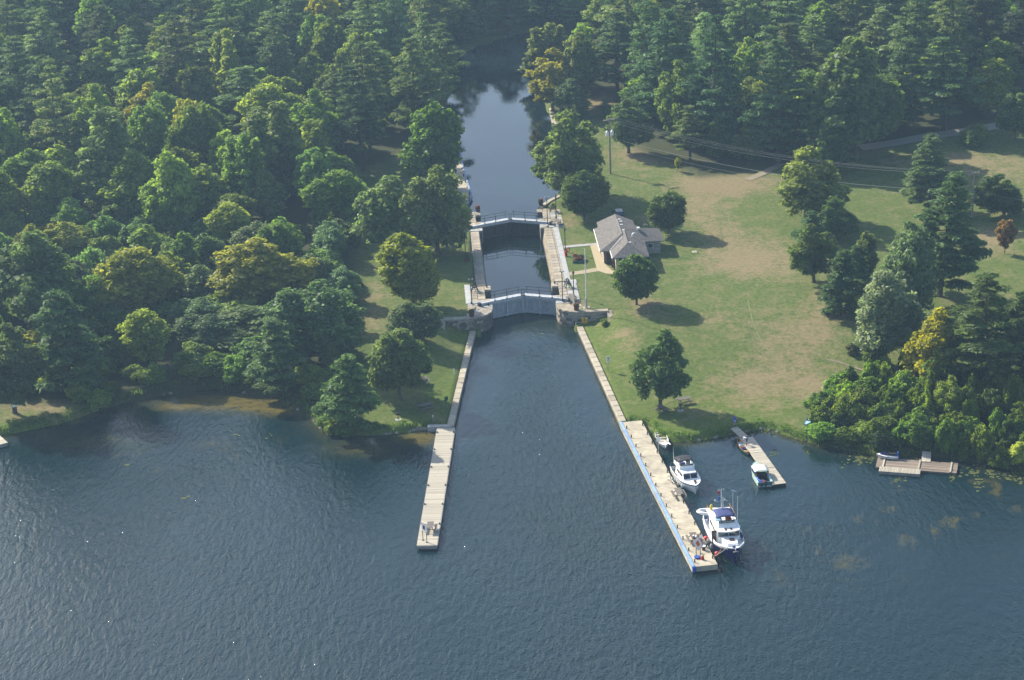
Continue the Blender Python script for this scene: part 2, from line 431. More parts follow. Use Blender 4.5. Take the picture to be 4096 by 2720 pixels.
def grass_mat():
    m, N, L, P = nt('grass')
    at_ = N.new('ShaderNodeAttribute'); at_.attribute_name = 'mask'
    sep = N.new('ShaderNodeSeparateColor'); L.new(at_.outputs['Color'], sep.inputs[0])
    tc = N.new('ShaderNodeTexCoord')
    def noise(sc, det=6, rg=0.6, st=None):
        n = N.new('ShaderNodeTexNoise'); n.inputs['Scale'].default_value = sc; n.inputs['Detail'].default_value = det; n.inputs['Roughness'].default_value = rg
        if st:
            mp = N.new('ShaderNodeMapping'); mp.inputs['Scale'].default_value = st; L.new(tc.outputs['Object'], mp.inputs[0]); L.new(mp.outputs[0], n.inputs['Vector'])
        else: L.new(tc.outputs['Object'], n.inputs['Vector'])
        return n.outputs['Fac']
    def mix(a, b, f):
        x = N.new('ShaderNodeMix'); x.data_type = 'RGBA'
        for sck, v in ((x.inputs['A'], a), (x.inputs['B'], b)):
            if isinstance(v, tuple): sck.default_value = (*v, 1)
            else: L.new(v, sck)
        L.new(f, x.inputs['Factor']); return x.outputs['Result']
    def ramp(f, a, b):
        r = N.new('ShaderNodeMapRange'); r.inputs['From Min'].default_value = a; r.inputs['From Max'].default_value = b; L.new(f, r.inputs[0]); return r.outputs[0]
    def math_(op, a, b):
        x = N.new('ShaderNodeMath'); x.operation = op; x.use_clamp = (op == 'MULTIPLY_ADD')
        for i, v in enumerate((a, b)):
            if isinstance(v, (int, float)): x.inputs[i].default_value = v
            else: L.new(v, x.inputs[i])
        return x.outputs[0]
    fine = noise(1.5, 10, 0.82); mid = noise(0.30, 10, 0.78); big = noise(0.07, 4, 0.5)
    green = mix((0.042, 0.076, 0.014), (0.108, 0.140, 0.032), ramp(fine, 0.40, 0.60))
    green = mix(green, (0.150, 0.142, 0.055), ramp(mid, 0.46, 0.82))
    lushc = mix((0.044, 0.084, 0.010), (0.112, 0.150, 0.020), ramp(fine, 0.35, 0.66))
    c = mix(green, lushc, math_('MULTIPLY', sep.outputs[2], ramp(mid, 0.72, 0.38)))
    dryc = mix((0.120, 0.105, 0.050), (0.245, 0.195, 0.105), ramp(fine, 0.3, 0.7))
    df = ramp(math_('ADD', math_('MULTIPLY', sep.outputs[0], 0.66), math_('ADD', math_('MULTIPLY', mid, 1.7), math_('MULTIPLY', fine, 1.0))), 1.42, 1.86)
    c = mix(c, dryc, df)
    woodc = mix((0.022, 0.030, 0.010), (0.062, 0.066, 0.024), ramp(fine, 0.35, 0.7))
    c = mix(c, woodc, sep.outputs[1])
    L.new(c, P.inputs['Base Color'])
    P.inputs['Roughness'].default_value = 0.95; P.inputs['Specular IOR Level'].default_value = 0.15
    bp = N.new('ShaderNodeBump'); bp.inputs['Strength'].default_value = 0.7; bp.inputs['Distance'].default_value = 0.12
    L.new(noise(5.0, 6, 0.8), bp.inputs['Height']); L.new(bp.outputs[0], P.inputs['Normal'])
    return m
ground = link_mesh('ground', me, grass_mat(), smooth=True)
tag(ground, kind='structure')

# ---------------- water sheets
def water_mat(name, amp, scale, deep, weed=0.0, calm=False):
    m, N, L, P = nt(name)
    tc = N.new('ShaderNodeTexCoord')
    at_ = N.new('ShaderNodeAttribute'); at_.attribute_name = 'bed'
    sep = N.new('ShaderNodeSeparateColor'); L.new(at_.outputs['Color'], sep.inputs[0])
    def noise(sc, det, st=(1, 1, 1), rot=0.0, rg=0.55, dist=0.0):
        mp = N.new('ShaderNodeMapping'); mp.inputs['Scale'].default_value = st; mp.inputs['Rotation'].default_value = (0, 0, rot)
        L.new(tc.outputs['Object'], mp.inputs[0])
        n = N.new('ShaderNodeTexNoise'); n.inputs['Scale'].default_value = sc; n.inputs['Detail'].default_value = det; n.inputs['Roughness'].default_value = rg
        n.inputs['Distortion'].default_value = dist
        L.new(mp.outputs[0], n.inputs['Vector']); return n.outputs['Fac']
    def math_(op, a, b):
        x = N.new('ShaderNodeMath'); x.operation = op
        for i, v in enumerate((a, b)):
            if isinstance(v, (int, float)): x.inputs[i].default_value = v
            else: L.new(v, x.inputs[i])
        return x.outputs[0]
    w1 = noise(scale, 3, (1.0, 0.36, 1), R(-14), 0.5, 0.5)
    w2 = noise(scale * 2.9, 3, (1, 0.6, 1), R(18), 0.6, 0.3)
    w3 = noise(scale * 0.22, 2, (1, 0.6, 1), R(-50))
    h = math_('ADD', math_('MULTIPLY', w1, 0.62), math_('ADD', math_('MULTIPLY', w2, 0.24), math_('MULTIPLY', w3, 0.35)))
    patch = noise(0.028, 3, (1, 0.5, 1), R(-20))
    mr = N.new('ShaderNodeMapRange'); mr.inputs['From Min'].default_value = 0.35; mr.inputs['From Max'].default_value = 0.65
    mr.inputs['To Min'].default_value = 0.42; mr.inputs['To Max'].default_value = 1.25; L.new(patch, mr.inputs[0])
    bp = N.new('ShaderNodeBump'); bp.inputs['Distance'].default_value = amp
    L.new(math_('MULTIPLY', mr.outputs[0], sep.outputs[2]), bp.inputs['Strength'])
    L.new(h, bp.inputs['Height'])
    x = N.new('ShaderNodeMix'); x.data_type = 'RGBA'
    x.inputs['A'].default_value = (*deep, 1); x.inputs['B'].default_value = (0.105, 0.086, 0.024, 1)
    mn_ = N.new('ShaderNodeMapRange'); mn_.inputs['From Min'].default_value = 0.34; mn_.inputs['From Max'].default_value = 0.62; mn_.inputs['To Min'].default_value = 0.25; mn_.inputs['To Max'].default_value = 1.15
    L.new(noise(0.9, 9, (0.6, 1, 1), 0.2, 0.75), mn_.inputs[0])
    mud = math_('MULTIPLY', sep.outputs[0], mn_.outputs[0])
    L.new(mud, x.inputs['Factor'])
    y = N.new('ShaderNodeMix'); y.data_type = 'RGBA'
    L.new(x.outputs['Result'], y.inputs['A']); y.inputs['B'].default_value = (0.070, 0.062, 0.018, 1)
    wn_ = noise(0.22, 6, (1, 0.6, 1), 0.3, 0.65)
    mw = N.new('ShaderNodeMapRange'); mw.inputs['From Min'].default_value = 0.56; mw.inputs['From Max'].default_value = 0.70; L.new(wn_, mw.inputs[0])
    L.new(math_('MULTIPLY', mw.outputs[0], sep.outputs[1]), y.inputs['Factor'])
    L.new(y.outputs['Result'], P.inputs['Base Color'])
    P.inputs['Roughness'].default_value = 0.04 if not calm else 0.03
    P.inputs['IOR'].default_value = 1.333
    P.inputs['Specular IOR Level'].default_value = 0.5
    L.new(bp.outputs[0], P.inputs['Normal'])
    return m

wx = axis((-1400, -140, 60), (-140, 90, 1.5), (90, 140, 10), (140, 1400, 60)); wy = axis((60, 190, 10), (190, 321, 1.5))
WX, WY = np.meshgrid(wx, wy)
WH = land_h(WX, WY); dw = -sdist(shore, WX, WY)
pxw, pyw = proj(WX, WY, np.zeros(WX.shape))
def blw(cx, cy, rx, ry): return np.exp(-(((pxw - cx) / rx) ** 2 + ((pyw - cy) / ry) ** 2))
mud = np.exp(-np.maximum(dw, 0) / 1.2) * 0.55 * np.where((np.abs(WX - 1) < 18) & (WY > 276), 0.25, 1)
mud = np.maximum(mud, 1.5 * (blw(900, 1606, 230, 30) + blw(1130, 1632, 130, 26) + 0.6 * blw(700, 1628, 70, 14) + blw(1680, 1750, 90, 26)))
mud = np.maximum(mud, 0.55 * blw(1450, 1790, 140, 34) + 0.35 * blw(350, 1760, 200, 40))
weed = np.clip(1.1 * blw(3650, 2080, 330, 110) + 1.2 * blw(3950, 1990, 200, 90) + 0.5 * blw(3300, 2250, 300, 90) + 0.8 * blw(420, 1850, 260, 60) + 0.4 * blw(900, 1800, 260, 120), 0, 1)
ampm = np.clip(0.35 + 0.65 * sm((dw - 1) / 9), 0, 1) * np.where((WX > 17) & (WX < 45) & (WY > 240), 0.62, 1)
bed = np.stack([np.clip(mud, 0, 1.2), weed, ampm, np.ones(WX.shape)], -1)
wi = np.arange(WX.size).reshape(WX.shape)
me = np_mesh('lake_water', np.stack([WX, WY, np.zeros(WX.shape)], -1).reshape(-1, 3), np.stack([wi[:-1, :-1], wi[:-1, 1:], wi[1:, 1:], wi[1:, :-1]], -1).reshape(-1, 4), {'bed': ('POINT', 'FLOAT_COLOR', bed.reshape(-1, 4))})
lake = link_mesh('lake_water', me, water_mat('water_lake', 0.40, 1.5, (0.003, 0.016, 0.020)))
tag(lake, kind='structure')
def flat_water(name, poly, z, material, amp):
    mb = MB(); n = len(poly)
    mb.add([(x, y, z) for x, y in poly], [tuple(range(n))])
    me = mb.mesh(name)
    a = me.attributes.new('bed', 'FLOAT_COLOR', 'POINT')
    a.data.foreach_set('color', np.tile(np.array([0.0, 0.0, amp, 1.0], np.float32), n))
    o = link_mesh(name, me, material); tag(o, kind='structure'); return o
flat_water('chamber_water', [tuple(lk(a, b)[:2]) for a, b in ((-6.2, -19.8), (0, -18.5), (6.2, -19.8), (6.2, 19), (-6.2, 19))], ZCH, water_mat('water_chamber', 0.05, 0.9, (0.004, 0.010, 0.010), calm=True), 0.25)
upm = [(a, b) for a, b in upper]
flat_water('canal_water', [tuple(lk(-7.5, 18.6)[:2]), tuple(lk(0, 20.6)[:2]), tuple(lk(7.5, 18.6)[:2]), (60, 380), (160, 700), (-100, 700), (-60, 380)], ZUP, water_mat('water_canal', 0.10, 0.7, (0.004, 0.011, 0.013), calm=True), 0.30)

# ------------------------------------------------------------------ trees
def leaf_mat(name, glossy=0.014, trans=0.48):
    m = bpy.data.materials.new(name); m.use_nodes = True
    N = m.node_tree.nodes; L = m.node_tree.links
    N.remove(N['Principled BSDF']); out = N['Material Output']
    oi = N.new('ShaderNodeObjectInfo')
    a = N.new('ShaderNodeAttribute'); a.attribute_name = 'lv'
    hs = N.new('ShaderNodeHueSaturation')
    mr = N.new('ShaderNodeMapRange'); mr.inputs['To Min'].default_value = 0.7; mr.inputs['To Max'].default_value = 1.8
    L.new(a.outputs['Fac'], mr.inputs[0]); L.new(mr.outputs[0], hs.inputs['Value'])
    mh = N.new('ShaderNodeMapRange'); mh.inputs['To Min'].default_value = 0.512; mh.inputs['To Max'].default_value = 0.494
    L.new(a.outputs['Fac'], mh.inputs[0]); L.new(mh.outputs[0], hs.inputs['Hue'])
    L.new(oi.outputs['Color'], hs.inputs['Color'])
    d = N.new('ShaderNodeBsdfDiffuse'); L.new(hs.outputs[0], d.inputs[0])
    t = N.new('ShaderNodeBsdfTranslucent')
    h2 = N.new('ShaderNodeHueSaturation'); h2.inputs['Hue'].default_value = 0.502; h2.inputs['Saturation'].default_value = 1.1; h2.inputs['Value'].default_value = 1.6
    L.new(hs.outputs[0], h2.inputs['Color']); L.new(h2.outputs[0], t.inputs[0])
    mx = N.new('ShaderNodeMixShader'); mx.inputs[0].default_value = trans
    L.new(d.outputs[0], mx.inputs[1]); L.new(t.outputs[0], mx.inputs[2])
    g = N.new('ShaderNodeBsdfGlossy'); g.inputs['Roughness'].default_value = 0.5; g.inputs[0].default_value = (0.9, 0.95, 1, 1)
    m2 = N.new('ShaderNodeMixShader'); m2.inputs[0].default_value = glossy
    L.new(mx.outputs[0], m2.inputs[1]); L.new(g.outputs[0], m2.inputs[2])
    L.new(m2.outputs[0], out.inputs['Surface'])
    return m
LEAF = leaf_mat('leaf'); NEEDLE = leaf_mat('needle', 0.012, 0.34); SHINY = leaf_mat('leaf_silvery', 0.02, 0.46)

def cards(rg, C, Nrm, a, b, lv):
    """leaf cards: pointed quads around centres C with normals Nrm"""
    n = len(C)
    Nn = Nrm / (np.linalg.norm(Nrm, axis=1, keepdims=True) + 1e-9)
    T = rg.normal(size=(n, 3)); T -= (T * Nn).sum(1, keepdims=True) * Nn; T /= np.linalg.norm(T, axis=1, keepdims=True) + 1e-9
    B = np.cross(Nn, T)
    a = np.broadcast_to(a, (n,))[:, None]; b = np.broadcast_to(b, (n,))[:, None]
    dr = Nn * a * 0.22
    V = np.stack([C + T * a - dr, C + B * b + dr * 0.6, C - T * a - dr, C - B * b + dr * 0.6], 1).reshape(-1, 3)
    Fc = np.arange(4 * n).reshape(n, 4)
    return V, Fc, np.repeat(lv, 4)

def unit(rg, n):
    v = rg.normal(size=(n, 3)); return v / np.linalg.norm(v, axis=1, keepdims=True)

class TreeProto:
    def __init__(s, trunk, crown, H, Rr): s.trunk = trunk; s.crown = crown; s.H = H; s.R = Rr

def broadleaf(name, seed, H=12.0, Rr=4.5, zb=2.2, nl=46, nleaf=9000, size=0.26, env='oval', leafm=None, barkm='bark', lobe=0.34, gap=0.0, spread=0.8, trunk_r=0.22, sub=1):
    rg = np.random.default_rng(seed)
    subs = [(0.0, 0.0, 1.0, 1.0)] if sub == 1 else [(rg.normal(0, 0.12), rg.normal(0, 0.12), 1.0, rg.uniform(0.66, 0.8))] + [(0.46 * math.cos(a), 0.46 * math.sin(a), rg.uniform(0.66, 0.95), rg.uniform(0.52, 0.68)) for a in (rg.uniform(0, 6.28) + 6.283 * np.arange(sub - 1) / (sub - 1) + rg.normal(0, 0.4, sub - 1))]
    def e(u):
        if env == 'oval': return np.sqrt(np.clip(1 - (2 * u - 0.92) ** 2, 0.02, 1)) * (1 - 0.22 * u)
        if env == 'round': return np.sqrt(np.clip(1 - (2 * u - 0.95) ** 2, 0.05, 1))
        if env == 'dome': return np.sqrt(np.clip(1 - u ** 2, 0.03, 1))
        if env == 'cone': return np.clip(1.05 - u, 0.06, 1) ** 0.75 * np.clip(u * 6 + 0.35, 0, 1)
        if env == 'vase': return np.clip(0.35 + 1.0 * u, 0, 1) * np.sqrt(np.clip(1.12 - u ** 3, 0.02, 1))
        return np.ones_like(u)
    asym = rg.normal(0, 0.10, 2) * Rr
    cs, rs = [], []
    tries = 0
    while len(cs) < nl and tries < 4000:
        tries += 1
        u = rg.uniform(0.02, 0.98); th = rg.uniform(0, 2 * math.pi)
        er = e(np.array([u]))[0] * Rr * (1 + 0.16 * math.sin(3 * th + seed) + 0.10 * math.sin(5 * th + 2.1 * seed + 4 * u))
        sx_, sy_, sh, sr = subs[int(rg.integers(len(subs)))]; er = er * sr
        lr = Rr * lobe * rg.uniform(0.62, 1.25) * (0.65 + 0.5 * e(np.array([u]))[0])
        rad = max(er - lr * 0.75, 0) * (rg.uniform(0.25, 1.0) ** 0.4)
        c = np.array([rad * math.cos(th) + asym[0] * u + sx_ * Rr, rad * math.sin(th) + asym[1] * u + sy_ * Rr, zb + u * (H * sh - zb) - lr * 0.45 * (u > 0.8)])
        if all(np.linalg.norm(c - q) > spread * 0.5 * (lr + k) for q, k in zip(cs, rs)):
            cs.append(c); rs.append(lr)
    cs = np.array(cs); rs = np.array(rs)
    w = rs ** 2; cnt = np.maximum((nleaf * w / w.sum()).astype(int), 30)
    Cc, Nn, Lv = [], [], []
    mid = np.array([0, 0, zb + 0.45 * (H - zb)])
    for c, r_, n in zip(cs, rs, cnt):
        out = (c - mid) / (np.linalg.norm(c - mid) + 1e-6)
        d = unit(rg, int(n * 1.6)); keep = (d @ (out * 0.55 + np.array([0, 0, 0.65]))) > rg.uniform(-1.05, 0.25, len(d)); d = d[keep][:n]
        bump = 1 + 0.22 * np.sin(d @ rg.normal(size=3) * 4 + rg.uniform(0, 6)) + 0.12 * np.sin(d @ rg.normal(size=3) * 9)
        rr = r_ * bump * rg.uniform(0.62, 1.06, len(d)) * np.where(rg.random(len(d)) < 0.06, 1.18, 1)
        Cc.append(c + d * rr[:, None] * np.array([1, 1, 0.82])); Nn.append(d + 0.75 * rg.normal(size=d.shape) + np.array([0, 0, 0.35]))
        Lv.append(np.clip(rg.normal(0.5, 0.2, len(d)) + rg.normal(0, 0.13), 0, 1))
    Cc = np.concatenate(Cc); Nn = np.concatenate(Nn); Lv = np.concatenate(Lv)
    sz = size * rg.uniform(0.6, 1.35, len(Cc))
    V, Fc, lv = cards(rg, Cc, Nn, sz * 1.15, sz * 0.72, Lv)
    crown = np_mesh(name + '_crown', V, Fc, {'lv': ('POINT', 'FLOAT', lv)})
    crown.materials.append(leafm or LEAF)
    mb = MB()
    th0 = rg.uniform(0, 6)
    top = H * 0.72
    mb.tube([(0, 0, -0.5), (0.02, 0, 0.25), (0.05 * math.cos(th0), 0.05 * math.sin(th0), zb), (asym[0] * 0.5, asym[1] * 0.5, (zb + top) / 2), (asym[0] * 0.8, asym[1] * 0.8, top)], [trunk_r * 1.5, trunk_r * 1.08, trunk_r * 0.9, trunk_r * 0.5, trunk_r * 0.15], 8)
    for c in cs[np.argsort(-rs)[:18]]:
        z0 = zb * 0.75 + max(c[2] - zb, 0) * 0.45 + 0.2
        mb.tube([(asym[0] * .2, asym[1] * .2, z0), (c[0] * 0.45, c[1] * 0.45, z0 + (c[2] - z0) * 0.6), tuple(c)], [trunk_r * 0.45, trunk_r * 0.3, trunk_r * 0.1], 5)
    trunk = mb.mesh(name + '_trunk'); trunk.materials.append(pick(barkm))
    return TreeProto(trunk, crown, H, Rr)

def pine(name, seed, H=20.0, Rr=4.2, zb=3.0, whorls=17, ncard=10000, size=0.30, droop=0.06, fill=0.45, ragged=0.3, trunk_r=0.3):
    rg = np.random.default_rng(seed)
    mb = MB()
    lean = rg.normal(0, 0.25, 2)
    mb.tube([(0, 0, -0.5), (0, 0, 1), (lean[0] * 0.4, lean[1] * 0.4, H * 0.5), (lean[0], lean[1], H * 0.97)], [trunk_r * 1.3, trunk_r, trunk_r * 0.65, 0.04], 7)
    tufts = []
    for i in range(whorls):
        u = i / (whorls - 1); z = zb + (H - zb) * (u ** 0.92) * 0.97
        L0 = Rr * (np.clip(1.04 - u, 0.07, 1) ** 0.72) * np.clip(0.62 + 1.6 * u, 0, 1)
        nb = 6 if u < 0.8 else 5
        ph = rg.uniform(0, 6.28)
        for k in range(nb):
            if rg.random() < 0.10 * (1 - u) + 0.02: continue
            th = ph + 6.283 * k / nb + rg.normal(0, 0.22); Lb = L0 * rg.uniform(1 - ragged, 1 + ragged * 0.55)
            rise = (0.10 + 0.42 * u ** 2) * Lb - droop * Lb * rg.uniform(0.3, 1.6)
            p0 = np.array([lean[0] * u, lean[1] * u, z]); dirn = np.array([math.cos(th), math.sin(th), 0])
            p1 = p0 + dirn * Lb + np.array([0, 0, rise + rg.normal(0, 0.12)])
            if u < 0.9: mb.tube([tuple(p0), tuple((p0 + p1) / 2 + np.array([0, 0, -0.06 * Lb])), tuple(p1)], [0.075 * (1.2 - u), 0.045 * (1.2 - u), 0.012], 4, cap=False)
            nt_ = max(2, int(Lb * 1.35))
            for q in range(nt_):
                f = fill + (1 - fill) * (q + rg.uniform(0.2, 0.9)) / nt_
                side = np.array([-dirn[1], dirn[0], 0]) * rg.normal(0, 0.24 * Lb * (1.15 - 0.6 * f))
                c = p0 + (p1 - p0) * f + side + np.array([0, 0, rg.normal(0.08, 0.12)])
                tufts.append((c, (0.42 + 0.13 * Lb) * rg.uniform(0.65, 1.2)))
    tufts.append((np.array([lean[0], lean[1], H * 0.985]), 0.45))
    w = np.array([t[1] ** 2 for t in tufts]); cnt = np.maximum((ncard * w / w.sum()).astype(int), 10)
    Cc, Nn, Lv = [], [], []
    for (c, r_), n in zip(tufts, cnt):
        d = unit(rg, n); d[:, 2] = np.where(d[:, 2] < -0.2, -d[:, 2] * 0.5, d[:, 2])
        Cc.append(c + d * (r_ * rg.uniform(0.45, 1.08, n))[:, None] * np.array([1, 1, 0.40]))
        Nn.append(d * np.array([0.5, 0.5, 1]) + 0.5 * rg.normal(size=d.shape) + np.array([0, 0, 0.55]))
        Lv.append(np.clip(rg.normal(0.5, 0.17, n) + rg.normal(0, 0.14), 0, 1))
    Cc = np.concatenate(Cc); Nn = np.concatenate(Nn); Lv = np.concatenate(Lv)
    sz = size * rg.uniform(0.6, 1.3, len(Cc))
    V, Fc, lv = cards(rg, Cc, Nn, sz * 1.5, sz * 0.5, Lv)
    crown = np_mesh(name + '_crown', V, Fc, {'lv': ('POINT', 'FLOAT', lv)}); crown.materials.append(NEEDLE)
    trunk = mb.mesh(name + '_trunk'); trunk.materials.append(pick('bark'))
    return TreeProto(trunk, crown, H, Rr)

PROTO = {
 'pine': [pine('pine_a', 11, whorls=13, ncard=12000), pine('pine_b', 12, H=21, Rr=4.0, zb=4.5, whorls=12, ragged=0.5, ncard=11000), pine('pine_c', 13, H=19, Rr=4.4, zb=2.5, whorls=14, ragged=0.35, ncard=12000), pine('pine_d', 17, H=22, Rr=4.6, zb=6, whorls=11, ragged=0.6, fill=0.5, ncard=11000), pine('pine_e', 19, H=20, Rr=4.4, zb=5, whorls=12, ragged=0.55, fill=0.4, ncard=11000)],
 'young_pine': [pine('young_pine', 14, H=9, Rr=3.2, zb=0.5, whorls=11, ncard=10000, size=0.22, fill=0.3, ragged=0.3, trunk_r=0.16), pine('young_pine_b', 18, H=9, Rr=3.0, zb=0.5, whorls=10, ncard=10000, size=0.22, fill=0.3, ragged=0.4, trunk_r=0.16)],
 'lobed': [broadleaf('lobed_a', 21, nl=105, lobe=0.23, nleaf=12000, spread=0.75, sub=3), broadleaf('lobed_b', 22, H=13, Rr=4.6, nl=95, lobe=0.24, nleaf=12000, spread=0.8, sub=4), broadleaf('lobed_c', 23, H=14, Rr=4.4, nl=120, lobe=0.21, nleaf=12000, spread=0.8, sub=4), broadleaf('lobed_d', 24, H=13, Rr=4.4, nl=80, lobe=0.25, nleaf=11000, spread=0.95, env='vase', sub=3)],
 'tall': [broadleaf('tall_a', 31, H=15, Rr=4.0, zb=2.5, nl=120, lobe=0.24, nleaf=12500, spread=0.75, sub=3), broadleaf('tall_b', 32, H=15, Rr=4.2, zb=1.5, nl=120, lobe=0.23, env='cone', nleaf=12500, spread=0.75, sub=3), broadleaf('tall_c', 33, H=16, Rr=4.0, zb=2.0, nl=100, lobe=0.24, env='oval', nleaf=12000, spread=0.95, sub=4)],
 'maple': [broadleaf('maple_a', 41, H=8.5, Rr=3.3, zb=1.5, nl=130, lobe=0.22, env='round', nleaf=13000, size=0.18, spread=0.65, trunk_r=0.17), broadleaf('maple_b', 42, H=8.5, Rr=3.2, zb=1.5, nl=120, lobe=0.23, env='round', nleaf=13000, size=0.18, spread=0.65, trunk_r=0.17)],
 'oak': [broadleaf('oak_a', 51, H=12, Rr=4.2, zb=2.2, nl=75, lobe=0.21, nleaf=9500, size=0.22, spread=1.1, trunk_r=0.26, sub=4), broadleaf('oak_b', 52, H=13, Rr=4.6, zb=2.0, nl=85, lobe=0.21, nleaf=10500, size=0.22, spread=1.1, trunk_r=0.26, sub=4)],
 'silver': [broadleaf('silver_a', 61, H=12, Rr=4.2, zb=1.8, nl=115, lobe=0.22, leafm=SHINY, nleaf=12500, size=0.21, trunk_r=0.3, spread=0.75, sub=3), broadleaf('silver_b', 62, H=12, Rr=4.4, zb=1.2, nl=100, lobe=0.24, leafm=SHINY, nleaf=12500, size=0.21, trunk_r=0.3, env='oval', spread=0.8, sub=4)],
 'airy': [broadleaf('airy_a', 71, H=13, Rr=4.2, zb=2.2, nl=75, lobe=0.20, nleaf=8500, size=0.22, spread=1.2, trunk_r=0.24, barkm='bark_pale', sub=4), broadleaf('airy_b', 72, H=12, Rr=4.0, zb=2.4, nl=80, lobe=0.21, nleaf=9000, size=0.22, spread=1.1, trunk_r=0.22, barkm='bark_pale', sub=4)],
 'shrub': [broadleaf('shrub_a', 81, H=4, Rr=3.0, zb=0.15, nl=80, lobe=0.23, env='dome', nleaf=7500, size=0.18, trunk_r=0.08, spread=0.8, sub=4), broadleaf('shrub_b', 82, H=4, Rr=2.8, zb=0.15, nl=70, lobe=0.25, env='dome', nleaf=7500, size=0.18, trunk_r=0.08, spread=0.8, sub=5), broadleaf('shrub_c', 83, H=5, Rr=2.6, zb=0.3, nl=80, lobe=0.24, env='oval', nleaf=7500, size=0.18, trunk_r=0.08, spread=0.9, sub=4)],
 'sapling': [broadleaf('sapling', 91, H=5, Rr=1.7, zb=1.1, nl=22, lobe=0.3, env='vase', nleaf=2200, size=0.16, spread=1.2, trunk_r=0.06)],
}
TNAME = {'pine': 'pine_tree', 'young_pine': 'pine_tree', 'lobed': 'leafy_tree', 'tall': 'leafy_tree', 'maple': 'round_tree', 'oak': 'leafy_tree', 'silver': 'leafy_tree', 'airy': 'leafy_tree', 'shrub': 'shrub', 'sapling': 'sapling'}
TCOL = {'pine': (0.066, 0.096, 0.042), 'young_pine': (0.068, 0.105, 0.046), 'lobed': (0.092, 0.128, 0.034), 'tall': (0.090, 0.125, 0.034), 'maple': (0.046, 0.076, 0.024),
        'oak': (0.072, 0.104, 0.030), 'silver': (0.085, 0.115, 0.052), 'airy': (0.110, 0.132, 0.034), 'shrub': (0.085, 0.125, 0.032), 'sapling': (0.16, 0.085, 0.03)}
_tc = {}
def plant(kind, loc, h, w, label, group=None, col=None, rz=None, variant=None):
    """h total height, w crown radius"""
    P = PROTO[kind]; i = _tc.get(kind, 0); _tc[kind] = i + 1
    p = P[(i if variant is None else variant) % len(P)]
    rz = (i * 2.399) % 6.283 if rz is None else rz
    root = empty(TNAME[kind], loc, rz, label, 'shrub' if kind == 'shrub' else 'tree', group)
    root.rotation_euler = (0.035 * math.sin(i * 3.7), 0.035 * math.cos(i * 2.3), rz)
    sx = 1.13 * w / p.R; sz = h / p.H
    c = col or TCOL[kind]
    c = (c[0] * 1.52, c[1] * 1.50, c[2] * 1.0)
    if c[0] > 0.95 * c[1] and kind != 'sapling': c = (0.95 * c[1], c[1], c[2])
    v = 1 + 0.16 * math.sin(i * 12.9898 + 3.1); hv = 0.12 * math.sin(i * 7.23)
    c = (c[0] * v * (1 + hv), c[1] * v, c[2] * v * (1 - 0.5 * hv), 1)
    for nm, me in (('trunk' if kind != 'shrub' else 'stem', p.trunk), ('crown' if kind != 'shrub' else 'foliage', p.crown)):
        o = bpy.data.objects.new(nm, me); COL.objects.link(o); o.parent = root
        o.scale = (sx * (1 + 0.13 * math.sin(i * 5.1)), sx * (1 - 0.13 * math.sin(i * 5.1)), sz)
        if me is p.crown: o.color = c
    return root

def hpix(base, dypx):
    """height in metres of something dypx photo pixels tall standing at base"""
    v = np.array([base.x, base.y, base.z - CAMH]); D = v @ vF
    dep = math.atan2(CAMH - base.z, math.hypot(base.x, base.y))
    return dypx * D / (FPX * math.cos(dep))
def wpix(base, dxpx):
    return dxpx * float(np.array([base.x, base.y, base.z - CAMH]) @ vF) / FPX

YEL = (0.150, 0.150, 0.028); YGR = (0.105, 0.130, 0.030); PALE = (0.105, 0.135, 0.060); DARK = (0.042, 0.070, 0.028); OLIVE = (0.085, 0.098, 0.036)
